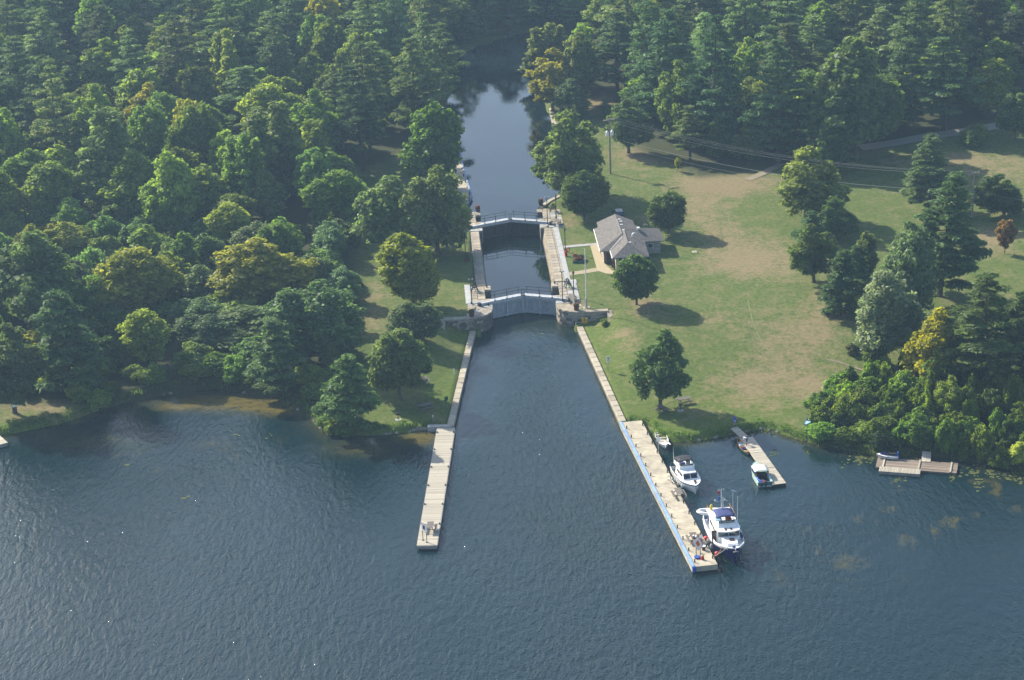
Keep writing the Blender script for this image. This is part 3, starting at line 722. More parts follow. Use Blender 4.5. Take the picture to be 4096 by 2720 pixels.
# px of the trunk's foot, px row of the top, half width px, kind, colour, variant, label
SOLO = [
 (2640, 1635, 1318, 108, 'oak', (0.052, 0.085, 0.032), 0, 'open leafy tree above the two picnic tables on the right lawn'),
 (2546, 1218, 1022, 80, 'maple', None, 0, 'round dark green tree in front of the stone building'),
 (2671, 934, 770, 66, 'maple', None, 1, 'small round tree on the lawn right of the stone building'),
 (2337, 880, 688, 76, 'maple', None, 0, 'round dark tree left of the parked car'),
 (2270, 790, 412, 150, 'oak', (0.066, 0.100, 0.040), 1, 'big leafy tree overhanging the right bank of the upper canal'),
 (1722, 752, 412, 112, 'tall', (0.070, 0.115, 0.030), 0, 'tall bright green tree beside the concrete landing on the left bank'),
 (1590, 1010, 690, 145, 'silver', (0.085, 0.118, 0.050), 0, 'broad pale green tree behind the lock on the left bank'),
 (1750, 1010, 650, 130, 'silver', (0.075, 0.108, 0.045), 1, 'big dark leafy tree leaning over the upper lock gate'),
 (1655, 1225, 925, 128, 'tall', (0.105, 0.135, 0.024), 0, 'yellow green tree on the lawn left of the lock chamber'),
 (1650, 1368, 1205, 92, 'silver', (0.060, 0.095, 0.048), 1, 'small dark tree beside the left wing wall of the lock'),
 (1600, 1600, 1318, 112, 'lobed', (0.075, 0.102, 0.042), 0, 'leafy tree shading the picnic table on the left lawn'),
 (1395, 1708, 1425, 118, 'young_pine', (0.060, 0.100, 0.040), 0, 'bushy pine at the water edge left of the wooden pier'),
 (1335, 1500, 1375, 50, 'young_pine', None, 1, 'small pine just behind the bushy waterside pine'),
 (1432, 1480, 1400, 36, 'young_pine', None, 0, 'smallest pine at the edge of the left lawn'),
 (3222, 885, 588, 150, 'airy', (0.098, 0.120, 0.036), 0, 'tall thin tree with bare pale trunk under the power lines'),
 (3255, 1130, 892, 90, 'oak', (0.065, 0.100, 0.034), 0, 'leafy tree with dark trunk at the right edge of the dry lawn'),
 (3362, 1262, 1015, 92, 'young_pine', (0.044, 0.078, 0.038), 0, 'dark pine left of the silvery tree'),
 (3528, 1448, 1070, 150, 'silver', (0.115, 0.150, 0.105), 0, 'silvery tree with thick short trunk on the right lawn'),
 (3610, 1290, 880, 118, 'silver', (0.085, 0.115, 0.062), 1, 'silvery tree standing behind the front silvery one'),
 (3758, 1185, 700, 150, 'pine', (0.044, 0.075, 0.036), 2, 'tall dark pine rising in the middle of the right group'),
 (3715, 850, 545, 112, 'pine', (0.052, 0.085, 0.045), 0, 'dark pine left of the right power pole'),
 (3935, 1590, 1105, 165, 'pine', (0.050, 0.082, 0.034), 3, 'large dark pine behind the yellow tree'),
 (4090, 1560, 1190, 120, 'pine', (0.044, 0.074, 0.032), 1, 'dark pine at the right edge of the photo'),
 (3732, 1562, 1235, 135, 'airy', (0.150, 0.160, 0.026), 1, 'yellow autumn tree with slim pale trunks'),
 (4015, 862, 685, 105, 'oak', (0.050, 0.080, 0.036), 1, 'round tree touching the right power pole'),
 (4018, 1014, 880, 42, 'sapling', (0.10, 0.062, 0.026), 0, 'small reddish sapling on the lawn at the right edge'),
 (3470, 1120, 925, 72, 'lobed', (0.066, 0.095, 0.036), 2, 'small leafy tree between the pine and the silvery trees'),
 (3410, 1418, 1370, 30, 'shrub', (0.10, 0.085, 0.05), 2, 'low brownish bush in front of the silvery tree'),
 (3420, 640, 165, 185, 'lobed', (0.058, 0.092, 0.038), 1, 'broad dark leafy tree above the gravel road'),
 (3115, 645, 182, 118, 'pine', (0.060, 0.096, 0.045), 2, 'full pine standing forward of the right wood'),
 (2850, 605, 85, 115, 'pine', (0.050, 0.085, 0.042), 0, 'tall pine at the wood edge above the power lines'),
 (2660, 520, 60, 120, 'pine', (0.052, 0.088, 0.044), 2, 'tall pine behind the left power pole'),
 (2470, 400, 60, 95, 'pine', (0.042, 0.074, 0.036), 1, 'dark pine beside the bare bank of the upper canal'),
 (2515, 612, 400, 78, 'oak', (0.075, 0.098, 0.042), 0, 'small olive tree just right of the left power pole'),
 (2212, 440, 190, 92, 'airy', (0.150, 0.155, 0.038), 0, 'yellowish tree leaning over the upper canal'),
 (2300, 470, 310, 70, 'silver', (0.09, 0.11, 0.06), 0, 'greyish tree low on the right canal bank'),
 (2200, 330, 90, 85, 'tall', (0.088, 0.118, 0.048), 1, 'pale green tree at the bend of the upper canal'),
 (2340, 430, 130, 95, 'lobed', (0.090, 0.112, 0.045), 0, 'soft green tree behind the yellowish canal tree'),
 (2420, 470, 400, 30, 'young_pine', None, 1, 'tiny pine on the bare canal bank'),
 (3185, 640, 520, 40, 'tall', (0.19, 0.13, 0.03), 0, 'slim tree turning orange at the wood edge'),
 (3330, 690, 470, 95, 'lobed', (0.055, 0.085, 0.034), 2, 'dark leafy tree beside the gravel road end'),
 (2710, 685, 632, 14, 'sapling', (0.16, 0.18, 0.03), 0, 'narrow yellow green bush at the shadow edge under the wires'),
 (3900, 580, 490, 55, 'shrub', (0.07, 0.11, 0.045), 2, 'leafy bush growing in front of the gravel road'),
 (4060, 560, 370, 70, 'lobed', (0.085, 0.11, 0.045), 0, 'leafy tree at the far right end of the road'),
 (3245, 985, 850, 60, 'young_pine', None, 1, 'small pine at the foot of the tall thin tree'),
 (3350, 960, 790, 80, 'oak', (0.062, 0.092, 0.030), 1, 'dark leafy tree right behind the tall thin tree'),
 (3420, 1160, 990, 60, 'young_pine', (0.05, 0.082, 0.038), 1, 'slim pine behind the dark pine of the right group'),
 (2870, 640, 470, 60, 'lobed', (0.060, 0.090, 0.034), 1, 'leafy tree at the shaded wood edge above the wires'),
 (2990, 650, 500, 60, 'lobed', (0.065, 0.095, 0.036), 2, 'leafy tree beside the dirt track at the wood edge'),
 (2760, 640, 430, 75, 'pine', None, 4, 'pine with low boughs at the wood edge under the wires'),
 # left wood, trees that stand out
 (60, 1652, 1300, 120, 'oak', (0.062, 0.080, 0.036), 0, 'tree with a white notice on its trunk at the left shore'),
 (290, 1565, 1185, 150, 'young_pine', (0.046, 0.082, 0.040), 0, 'dark bushy pine near the left shore'),
 (1110, 1560, 1290, 105, 'young_pine', (0.052, 0.088, 0.046), 1, 'pine above the brown shallows on the left'),
 (1050, 1240, 955, 185, 'airy', (0.160, 0.165, 0.040), 1, 'spreading yellow green tree in the left thicket'),
 (1290, 1440, 1110, 165, 'silver', (0.070, 0.105, 0.050), 1, 'domed blue green tree at the edge of the left lawn'),
 (1010, 1390, 1240, 190, 'silver', (0.068, 0.100, 0.048), 0, 'wide low blue green tree in the left thicket'),
 (560, 1290, 1000, 170, 'lobed', (0.105, 0.128, 0.034), 0, 'leafy tree with yellow green top in the left thicket'),
 (150, 1330, 930, 190, 'lobed', (0.050, 0.080, 0.036), 1, 'large dark leafy tree near the left photo edge'),
 (270, 1060, 882, 110, 'airy', (0.145, 0.155, 0.045), 0, 'yellowish tree behind the dark trees at left'),
 (450, 850, 430, 150, 'tall', (0.100, 0.130, 0.055), 1, 'tall pale crowned tree left of centre in the left wood'),
 (1110, 800, 408, 150, 'tall', (0.098, 0.115, 0.045), 1, 'pointed tree turning yellow at its top in the left wood'),
 (830, 890, 650, 110, 'lobed', (0.100, 0.130, 0.042), 2, 'pale green rounded tree in the middle of the left wood'),
 (1290, 860, 590, 100, 'lobed', (0.070, 0.105, 0.038), 0, 'green tree at the inner edge of the left wood'),
 (1090, 900, 680, 75, 'tall', (0.098, 0.120, 0.050), 0, 'narrow pale tree in front of the pointed yellow tree'),
]
solo_xy = []
for bx, by, ty, hw, kind, colr, var_, lab in SOLO:
    b = at(bx, by)
    if b.z < 0.3: b.z = 0.3
    h = hpix(b, by - ty); w = wpix(b, hw)
    plant(kind, b, h, w, lab, None, colr, None, var_)
    solo_xy.append((b.x, b.y, w))

# ---------------- woods: individual trees scattered as they stand
def inside(poly, x, y): return float(sdist(poly, np.array([x]), np.array([y]))[0]) < 0
placed = list(solo_xy)
crowd = []
def scatter(poly, bbox, n, rule, seed, pymin=-15):
    rg = np.random.default_rng(seed)
    X = rg.uniform(bbox[0], bbox[1], n); Y = rg.uniform(bbox[2], bbox[3], n)
    ok = (sdist(poly, X, Y) < -0.5) & (sdist(shore, X, Y) > 0.35) & (sdist(upper, X, Y) > 0.8)
    X, Y = X[ok], Y[ok]
    Z = land_h(X, Y); PX, PY = proj(X, Y, Z)
    vis = (PX > -110) & (PX < 4206) & (PY > pymin)
    for x, y, z, px, py in zip(X[vis], Y[vis], Z[vis], PX[vis], PY[vis]):
        r = rule(px, py, rg)
        if r is None: continue
        kind, h, w, sp, lab, grp, colr = r
        A = np.array(placed)
        if (np.hypot(A[:, 0] - x, A[:, 1] - y) < 0.5 * (sp + np.minimum(A[:, 2], sp))).any(): continue
        placed.append((x, y, sp))
        tr = plant(kind, (x, y, z), h, w, lab, grp, colr, rg.uniform(0, 6.28))
        tx, ty = proj(x, y, z + h); crowd.append((tr, lab.split(', %')[0], float(tx) / 4096, float(ty) / 2720, colr, float(px) / 4096))

def tint(rg, base, amt=0.2, yel=0.0):
    v = 1 + rg.normal(0, amt); k = rg.random()
    c = [base[0] * v, base[1] * v, base[2] * v]
    if k < yel: c = [0.150 * v, 0.160 * v, 0.036 * v]
    return tuple(float(np.clip(q, 0.02, 0.3)) for q in c)

def rule_left(px, py, rg):
    if py > 1480:
        return ('shrub', rg.uniform(2.0, 3.6), rg.uniform(1.8, 2.8), 2.6, 'low shrub of left shore, %', 'shrubs along the left shore', tint(rg, TCOL['shrub'], 0.2, 0.03))
    if py > 930:
        k = rg.random()
        if k < 0.5: return ('shrub', rg.uniform(3.2, 6.0), rg.uniform(2.6, 3.8), 4.6, 'rounded shrub of left thicket, %', 'shrubs of the left thicket', tint(rg, (0.07, 0.105, 0.04), 0.2, 0.05))
        if k < 0.8: return ('lobed', rg.uniform(6, 9.5), rg.uniform(3.0, 4.2), 6.0, 'leafy tree of left thicket, %', 'leafy trees of the left thicket', tint(rg, TCOL['lobed'], 0.2, 0.07))
        return ('silver', rg.uniform(5, 8), rg.uniform(3.2, 4.4), 6.0, 'domed tree of left thicket, %', 'domed trees of the left thicket', tint(rg, (0.066, 0.098, 0.05), 0.2))
    pinep = 0.06 if py > 720 else (0.25 if py > 480 else 0.5)
    if px > 1380: pinep = 0.85
    if rg.random() < pinep:
        return ('pine', rg.uniform(14, 25), rg.uniform(3.8, 6.2), 8.6, 'dark pine of left wood, %', 'pines of the left wood', tint(rg, TCOL['pine'], 0.2))
    return (('lobed', 'tall', 'lobed', 'oak')[int(rg.integers(4))], rg.uniform(9.5, 17.5), rg.uniform(4.4, 6.0), 8.4, 'leafy tree of left wood, %', 'leafy trees of the left wood', tint(rg, TCOL['lobed'], 0.2, 0.04))
def rule_right(px, py, rg):
    k = 0.72 if py < 430 else 0.5
    if rg.random() < k:
        return ('pine', rg.uniform(15, 26), rg.uniform(4.0, 6.4), 8.9, 'dark pine of right wood, %', 'pines of the right wood', tint(rg, TCOL['pine'], 0.2))
    return (('lobed', 'tall', 'oak')[int(rg.integers(3))], rg.uniform(11, 17), rg.uniform(4.4, 6.0), 8.4, 'leafy tree of right wood, %', 'leafy trees of the right wood', tint(rg, TCOL['lobed'], 0.2, 0.04))
def rule_shore(px, py, rg):
    top = np.interp(px, [3250, 3400, 3600, 4096], [2.4, 4.4, 5.4, 6.0])
    k = 0.55 + 0.45 * min(1, max(0, (1860 - py) / 180))
    if rg.random() < 0.3 and py < 1780:
        return ('oak', top * rg.uniform(0.9, 1.6), rg.uniform(1.5, 2.4), 2.8, 'small ragged tree of right shore, %', 'ragged small trees of the right shore', tint(rg, (0.07, 0.10, 0.024), 0.22, 0.05))
    return ('shrub', top * k * rg.uniform(0.5, 1.2), rg.uniform(1.2, 2.3), 2.1, 'shrub of right shore, %', 'shrubs of the right shore thicket', tint(rg, (0.072, 0.108, 0.024), 0.25, 0.04))
def rule_far(px, py, rg):
    return (('lobed', 'pine', 'tall')[int(rg.integers(3))], rg.uniform(12, 19), rg.uniform(4.6, 6), 6.8, 'hazy tree of far shore, %', 'trees on the far shore', tint(rg, (0.06, 0.09, 0.035), 0.2))
WL = [g2(*p, 3.5) for p in [(-900, 1610), (0, 1520), (140, 1545), (300, 1548), (450, 1600), (620, 1580), (860, 1548), (1100, 1560), (1240, 1620), (1300, 1580), (1330, 1440), (1390, 1330), (1400, 1100), (1370, 960), (1380, 760), (1400, 690), (1640, 620), (1700, 560), (1770, 470), (1770, 300), (1840, 160), (1900, 60), (2000, -100)]] + [(0, 640), (-300, 640)]
WR = [g2(*p, 5) for p in [(2260, 400), (2420, 340), (2560, 520), (2760, 640), (3020, 620), (3300, 600), (3440, 560), (3800, 500), (4096, 430), (4500, 380)]] + [(420, 640), (60, 640), tuple(G(2450, 60, 4)[:2])]
WF = [tuple(G(1850, 190, 3)[:2]), tuple(G(2165, 118, 3)[:2]), tuple(G(2420, 110, 3)[:2]), (60, 660), (-30, 660)]
scatter(WL, (-150, 0, 275, 640), 9000, rule_left, 5)
scatter(WR, (18, 160, 370, 600), 6000, rule_right, 6)
scatter(WF, (-30, 60, 450, 660), 4000, rule_far, 8, -260)
scatter(woodS, (30, 80, 240, 300), 2500, rule_shore, 9)
# each crowd tree is named by its look, its place in the picture and its order within that place
CN = ['by left edge', 'far left', 'well left', 'left', 'inner left', 'left of canal', 'canal side', 'centre', 'right of canal', 'inner right', 'right', 'well right', 'far right', 'by right edge']
RN = ['top row', 'second row', 'third row', 'fourth row', 'fifth row', 'sixth row', 'seventh row', 'eighth row', 'ninth row', 'tenth row', 'lowest row', 'lowest row']
_t = ['twenty', 'thirty', 'forty', 'fifty', 'sixty', 'seventy', 'eighty']; _u = ['first', 'second', 'third', 'fourth', 'fifth', 'sixth', 'seventh', 'eighth', 'ninth']
ORD = ['leftmost'] + _u[1:] + ['tenth', 'eleventh', 'twelfth', 'thirteenth', 'fourteenth', 'fifteenth', 'sixteenth', 'seventeenth', 'eighteenth', 'nineteenth']
for t_ in _t: ORD += [t_[:-1] + 'ieth'] + [t_ + '-' + u_ for u_ in _u]
cells = {}
for tr, lab, tx, ty, c, bx in crowd:
    look = 'yellowish ' if c[0] / c[1] > 0.88 else ('dusky ' if c[1] < 0.088 else ('bright ' if c[1] > 0.135 else ''))
    row = 'cut by top edge' if ty < 0 else RN[min(int(ty / 0.07), 11)]
    key = f"{look}{lab}, {row}, {CN[int(np.clip(tx * 14, 0, 13))]}"
    cells.setdefault(key, []).append((tx, tr))
for key, L_ in cells.items():
    L_.sort(key=lambda q: q[0])
    for i, (_, tr) in enumerate(L_):
        tr['label'] = key if len(L_) == 1 else (f'{key}, {ORD[i]}' + ('' if i == 0 else ' from left'))

# ------------------------------------------------------------------ shared little meshes
def chamfer_block():
    """unit block with softened upper edges, centred, 28 triangles"""
    c = 0.46; vs = []
    for z, k in ((-0.5, 0.5), (0.36, 0.5), (0.5, c)):
        vs += [(-k, -k, z), (k, -k, z), (k, k, z), (-k, k, z)]
    fs = [(3, 2, 1, 0), (8, 9, 10, 11)]
    for b in (0, 4):
        fs += [(b + i, b + (i + 1) % 4, b + 4 + (i + 1) % 4, b + 4 + i) for i in range(4)]
    mb = MB(); mb.add(vs, fs); return mb
BLOCK = {}
def block(name, matn, parent, c, d, rz=0.0, rx=0.0):
    k = matn
    if k not in BLOCK:
        me = chamfer_block().mesh('block_' + k); me.materials.append(pick(k)); BLOCK[k] = me
    o = bpy.data.objects.new(name, BLOCK[k]); COL.objects.link(o); o.parent = parent
    o.location = c; o.scale = d; o.rotation_euler = (rx, 0, rz)
    return o

# ------------------------------------------------------------------ the lock
def lock_root(name, label, cat):
    return empty(name, LOCK, LTH, label, cat)

QN, CH, RC = 5.05, 5.72, 5.97        # half widths: quoins, chamber coping, gate recesses
def wing_curve(sg):
    pts = [(QN, -22.9), (5.35, -24.6), (6.0, -25.6), (6.9, -26.4), (8.2, -26.9), (10.3, -27.05), (12.9, -27.05)]
    return [(sg * a, b) for a, b in pts]

def lock_wall(sg):
    side = 'right' if sg > 0 else 'left'
    root = lock_root('lock_wall', f'{"sunlit" if sg > 0 else "shaded"} stone wall along the {side} side of the lock chamber', 'wall')
    out = 9.0
    inner = [(QN, -22.9), (QN, -18.8), (RC, -18.8), (RC, -14.6), (4.95, -14.6), (4.95, -12.7), (CH, -12.4), (CH, 15.2), (QN, 15.4), (QN, 20.4), (RC, 20.4), (RC, 24.2), (QN, 24.2), (QN, 26.3)]
    # core of the wall with the battered chamber face
    mb = MB()
    def seg(a, b, batter):
        (t0, s0), (t1, s1) = a, b
        if abs(s1 - s0) < 0.01: return
        f = 0.10
        mb.add([(sg * (t0 + f), s0, COPE - 0.32), (sg * (t1 + f), s1, COPE - 0.32), (sg * (t1 + f - batter), s1, -1.6), (sg * (t0 + f - batter), s0, -1.6),
                (sg * 8.6, s0, COPE - 0.32), (sg * 8.6, s1, COPE - 0.32), (sg * 8.6, s1, -1.6), (sg * 8.6, s0, -1.6)],
               [(0, 1, 2, 3), (4, 7, 6, 5), (0, 4, 5, 1), (3, 2, 6, 7), (0, 3, 7, 4), (1, 5, 6, 2)] if sg > 0 else
               [(3, 2, 1, 0), (5, 6, 7, 4), (1, 5, 4, 0), (7, 6, 2, 3), (4, 7, 3, 0), (2, 6, 5, 1)])
    for i in range(len(inner) - 1):
        chm = abs(inner[i][0] - CH) < 0.01 and abs(inner[i + 1][0] - CH) < 0.01
        seg(inner[i], inner[i + 1], 0.72 if chm else 0.0)
    mb.build('wall_core', pick('mortar'), root)
    # coping stones along the edge, then the paving behind them
    rgs = np.random.default_rng(3 + sg)
    for i in range(len(inner) - 1):
        (t0, s0), (t1, s1) = inner[i], inner[i + 1]
        if abs(s1 - s0) < 0.5 or abs(t1 - t0) > 0.05: continue
        n = max(1, round((s1 - s0) / 1.45)); st = (s1 - s0) / n
        for k in range(n):
            wd = 1.25 if t0 > 5.5 else 1.0
            block('coping_stone', 'stone_warm' if rgs.random() < 0.7 else 'stone', root, (sg * (t0 + wd / 2), s0 + (k + 0.5) * st, COPE - 0.16 + rgs.normal(0, 0.008)), (wd - 0.025, st - 0.03, 0.34))
            a = t0 + wd
            wp = 7.25 - a
            if wp > 0.25:
                block('paving_stone', 'stone_warm' if rgs.random() < 0.6 else 'stone', root, (sg * (a + wp / 2), s0 + (k + 0.5) * st, COPE - 0.19 + rgs.normal(0, 0.008)), (wp - 0.02, st - 0.03, 0.30))
    # pavement of the gate platforms (outer part)
    for (sa, sb, ta, tb) in ((-24.3, -12.4, 7.25, 9.0), (15.2, 25.6, 7.25, 9.25)):
        nn = round((sb - sa) / 1.5); st = (sb - sa) / nn
        for k in range(nn):
            for j in range(2):
                w_ = (tb - ta) / 2
                block('paving_stone', ('stone', 'stone_warm', 'concrete_grey')[int(rgs.integers(3))], root, (sg * (ta + (j + 0.5) * w_), sa + (k + 0.5) * st, COPE - 0.19 + rgs.normal(0, 0.01)), (w_ - 0.02, st - 0.03, 0.30))
    # facing stones of the chamber, course by course, each course set back with the batter
    ncourse = 6; hc = (COPE - 0.33 + 0.5) / ncourse
    for c in range(ncourse):
        z = -0.5 + (c + 0.5) * hc
        tt = CH + 0.06 - 0.72 * (COPE - z) / (COPE + 1.6)
        s0 = -12.3 + (0.9 if c % 2 else 0.0); 
        while s0 < 15.0:
            ln = min(rgs.uniform(1.3, 2.0), 15.1 - s0)
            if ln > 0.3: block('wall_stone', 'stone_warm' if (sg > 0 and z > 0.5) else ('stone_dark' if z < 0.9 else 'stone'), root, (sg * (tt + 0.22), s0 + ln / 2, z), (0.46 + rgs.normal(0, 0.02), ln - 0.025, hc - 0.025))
            s0 += ln
    for (sa, sb, tq) in ((-22.9, -18.8, QN), (-14.6, -12.7, 4.95), (15.4, 20.4, QN), (24.2, 26.3, QN)):
        for c in range(5):
            z = -0.6 + (c + 0.5) * 0.58
            for k in range(2):
                ln = (sb - sa) / 2
                block('quoin_stone', 'stone' if z > 0.7 else 'stone_dark', root, (sg * (tq + 0.24), sa + (k + 0.5) * ln, z), (0.5, ln - 0.02, 0.56))
    return root
for sg in (1, -1): lock_wall(sg)

def wing_wall(sg):
    side = 'right' if sg > 0 else 'left'
    root = lock_root('wing_wall', 'curved stone wing wall carrying the yellow notice' if sg > 0 else 'curved dark stone wing wall left of the lower gate', 'wall')
    pts = wing_curve(sg)
    # resample the curve
    P = [Vector((a, b, 0)) for a, b in pts]
    fine = []
    for i in range(len(P) - 1):
        n = max(1, round((P[i + 1] - P[i]).length / 0.55))
        for k in range(n): fine.append(P[i].lerp(P[i + 1], k / n))
    fine.append(P[-1])
    def off(i, w):
        d = (fine[min(i + 1, len(fine) - 1)] - fine[max(i - 1, 0)]).normalized()
        nrm = Vector((-d.y, d.x, 0)) * sg
        return fine[i] + nrm * w
    mb = MB()
    secs = []
    for i in range(len(fine)):
        a = off(i, 0.06); b = off(i, 1.0)
        secs.append([(a.x, a.y, -1.2), (b.x, b.y, -1.2), (b.x, b.y, COPE - 0.3), (a.x, a.y, COPE - 0.3)])
    mb.loft(secs, closed=True); mb.build('wall_core', pick('mortar'), root)
    rgs = np.random.default_rng(9 + sg)
    # stones: course by course along the curve
    total = [0.0]
    for i in range(1, len(fine)): total.append(total[-1] + (fine[i] - fine[i - 1]).length)
    def along(u, w):
        u = min(max(u, 0), total[-1] - 1e-4)
        i = max(k for k in range(len(total)) if total[k] <= u); i = min(i, len(fine) - 2)
        f = (u - total[i]) / (total[i + 1] - total[i])
        p = off(i, w).lerp(off(i + 1, w), f); d = (fine[i + 1] - fine[i])
        return p, math.atan2(d.y, d.x)
    nc = 6; hc = (COPE - 0.3 + 0.35) / nc
    for c in range(nc):
        u = 0.0 if c % 2 == 0 else -0.45
        while u < total[-1] - 0.1:
            ln = rgs.uniform(0.75, 1.25); a = max(u, 0); b = min(u + ln, total[-1])
            if b - a > 0.12:
                p, an = along((a + b) / 2, 0.16)
                z = -0.35 + (c + 0.5) * hc
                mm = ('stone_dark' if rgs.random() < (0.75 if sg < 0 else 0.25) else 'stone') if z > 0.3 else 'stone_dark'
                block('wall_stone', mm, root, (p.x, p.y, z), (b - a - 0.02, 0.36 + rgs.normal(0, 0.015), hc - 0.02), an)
            u += ln
    u = 0.0
    while u < total[-1] - 0.05:
        ln = min(1.1, total[-1] - u); p, an = along(u + ln / 2, 0.48)
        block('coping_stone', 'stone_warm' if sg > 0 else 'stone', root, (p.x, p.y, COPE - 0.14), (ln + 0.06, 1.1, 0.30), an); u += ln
    # platform behind the curve
    mb = MB()
    poly = [(off(i, 0.95).x, off(i, 0.95).y) for i in range(len(fine)) if abs(fine[i].x) < 9.3] + [(sg * 9.2, -24.35), (sg * 7.0, -22.4)]
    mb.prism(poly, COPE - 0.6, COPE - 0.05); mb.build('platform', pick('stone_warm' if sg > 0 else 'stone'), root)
    # sloping coping down the bank at the end
    e = Vector((sg * 13.1, -26.6, COPE - 0.02)); f = Vector((sg * 13.35, -30.6, COPE - 1.25))
    mb = MB(); mb.bar((e.x, e.y, e.z - 0.25), (f.x, f.y, f.z - 0.25), 0.85, 0.5)
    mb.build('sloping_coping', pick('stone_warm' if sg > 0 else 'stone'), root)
    if sg < 0:   # square block with a round culvert mouth
        mb = MB(); mb.box((-9.9, -27.12, 1.35), (1.7, 0.35, 2.2)); mb.build('culvert_block', pick('stone'), root)
        mb = MB()
        mb.tube([(-9.9, -27.33, 1.5), (-9.9, -27.28, 1.5)], 0.62, 20); mb.build('culvert_mouth', pick('stone_dark'), root)
    return root
for sg in (1, -1): wing_wall(sg)

# concrete slabs and the pale path beside the right wall
def slab(name, t0, t1, s0, s1, matn='concrete_grey', dz=0.03):
    mb = MB(); mb.box(((t0 + t1) / 2, (s0 + s1) / 2, COPE - 0.15 + dz), (t1 - t0, s1 - s0, 0.30))
    o = mb.build(name, pick(matn)); o.location = LOCK; o.rotation_euler = (0, 0, LTH); tag(o, kind='structure'); return o
slab('path', 7.27, 8.2, -12.4, 15.2)
slab('path', 7.9, 9.1, -13.6, -12.0, dz=0.034)
slab('path', 8.25, 8.95, -21.5, -13.6, dz=0.034)
slab('path', 5.06, 6.5, 16.0, 17.5, dz=0.034)
slab('path', 6.5, 9.3, 15.3, 16.2, dz=0.036)
slab('path', 6.2, 8.5, -20.6, -19.9, dz=0.034)
slab('path', 5.06, 6.3, -22.6, -21.4, dz=0.034)
slab('path', -6.6, -5.06, -22.6, -21.6, dz=0.034)
slab('path', -9.2, -8.3, -20.6, -11.8, dz=0.034)
slab('path', -8.3, -5.9, -20.6, -19.6, dz=0.036)
slab('path', -9.0, -8.0, 12.0, 15.4, dz=0.034)
slab('path', -8.0, -5.1, 15.4, 16.6, dz=0.036)

def lock_gate(sg, heel_s, tip_s, lower):
    side = 'right' if sg > 0 else 'left'
    where = 'lower' if lower else 'upper'
    root = lock_root('lock_gate', f'{side} leaf of the {where} lock gate with {"pale grey planks" if lower else "dark wet planks"} and white beam', 'lock gate')
    A = Vector((sg * 5.2, heel_s, 0)); B = Vector((0, tip_s, 0)); d = (B - A); Ln = d.length; d.normalize()
    nd = Vector((d.y, -d.x, 0)); nd = nd if nd.y < 0 else -nd          # downstream
    an = math.atan2(d.y, d.x)
    zb, zt = (-0.6, 2.55) if lower else (-0.4, 2.5)
    pm = pick('gate_paint' if lower else 'gate_wet')
    def P(u, v, z): q = A + d * u + nd * v; return (q.x, q.y, z)
    def bx(name, u0, u1, v0, v1, z0, z1, m=pm):
        mb = MB(); c = P((u0 + u1) / 2, (v0 + v1) / 2, (z0 + z1) / 2); mb.box(c, (u1 - u0, v1 - v0, z1 - z0), an)
        return mb.build(name, m, root)
    n = 11
    for k in range(n):
        w = (Ln - 0.9) / n; u0 = 0.45 + k * w
        bx('plank', u0 + 0.018, u0 + w - 0.018, 0.0, 0.10 + 0.02 * (k % 2), zb + 0.05, zt - 0.05)
    bx('backing', 0.3, Ln - 0.25, -0.2, -0.002, zb, zt, pick('gate_wet'))
    bx('heel_post', 0.0, 0.42, -0.25, 0.26, zb, zt)
    bx('miter_post', Ln - 0.42, Ln - 0.04, -0.25, 0.26, zb, zt)
    bx('middle_post', Ln * 0.46, Ln * 0.46 + 0.2, 0.125, 0.30, zb, zt - 0.1, pick('gate_top') if lower else pm)
    bx('top_rail', 0.02, Ln - 0.02, 0.13, 0.30, zt - 0.34, zt - 0.02)
    bx('bottom_rail', 0.02, Ln - 0.02, 0.13, 0.32, 0.14 if lower else 0.3, 0.46 if lower else 0.6)
    mb = MB(); mb.bar(P(0.6, 0.2, 1.9 if lower else 2.0), P(2.1, 0.2, 0.6), 0.10, 0.16); mb.build('brace', pm, root)
    # balance beam, walkway, railings
    bx('balance_beam', -1.9, Ln - 0.03, 0.02, 0.40, zt + 0.02, COPE + 0.40, pick('gate_top'))
    bx('beam_end', -2.35, -1.88, -0.09, 0.46, COPE + 0.03, COPE + 0.46, pick('black_metal'))
    nb = 5
    for k in range(nb):
        v1 = -0.08 - k * 0.19
        bx('walkway_board', 0.1, Ln - 0.05, v1 - 0.175, v1, COPE + 0.18, COPE + 0.24, pick('gate_top'))
    for side_v, off_u in ((0.36, 0.0), (-0.98, 0.55)):
        zbase = COPE + 0.42 if side_v > 0 else COPE + 0.22
        us = [0.55 + off_u, 0.55 + off_u + (Ln - 1.4) * 0.5, Ln - 0.35]
        ztop = COPE + 1.42
        for u in us:
            mb = MB(); mb.tube([P(u, side_v, zbase), P(u, side_v, ztop)], 0.04, 6); mb.build('rail_post', pick('black_metal'), root)
            if side_v > 0:
                mb = MB(); mb.box(P(u, side_v, zbase + 0.04), (0.2, 0.16, 0.12), an); mb.build('post_foot', pick('black_metal'), root)
        for zz in (ztop,) if True else ():
            mb = MB(); mb.tube([P(-0.3, side_v, zz), P(Ln - 0.02, side_v, zz)], 0.04, 6); mb.build('hand_rail', pick('dark_iron'), root)
    return root
for sg in (-1, 1):
    lock_gate(sg, -20.75, -18.65, True)
    lock_gate(sg, 18.05, 20.2, False)
# breast wall under the upper gate
mb = MB(); mb.prism([(-5.6, 18.4), (0, 20.4), (5.6, 18.4), (5.6, 21.5), (-5.6, 21.5)], -1.0, 0.75)
o = mb.build('breast_wall', pick('stone_dark')); o.location = LOCK; o.rotation_euler = (0, 0, LTH)
tag(o, 'dark low wall under the upper lock gate', 'wall')

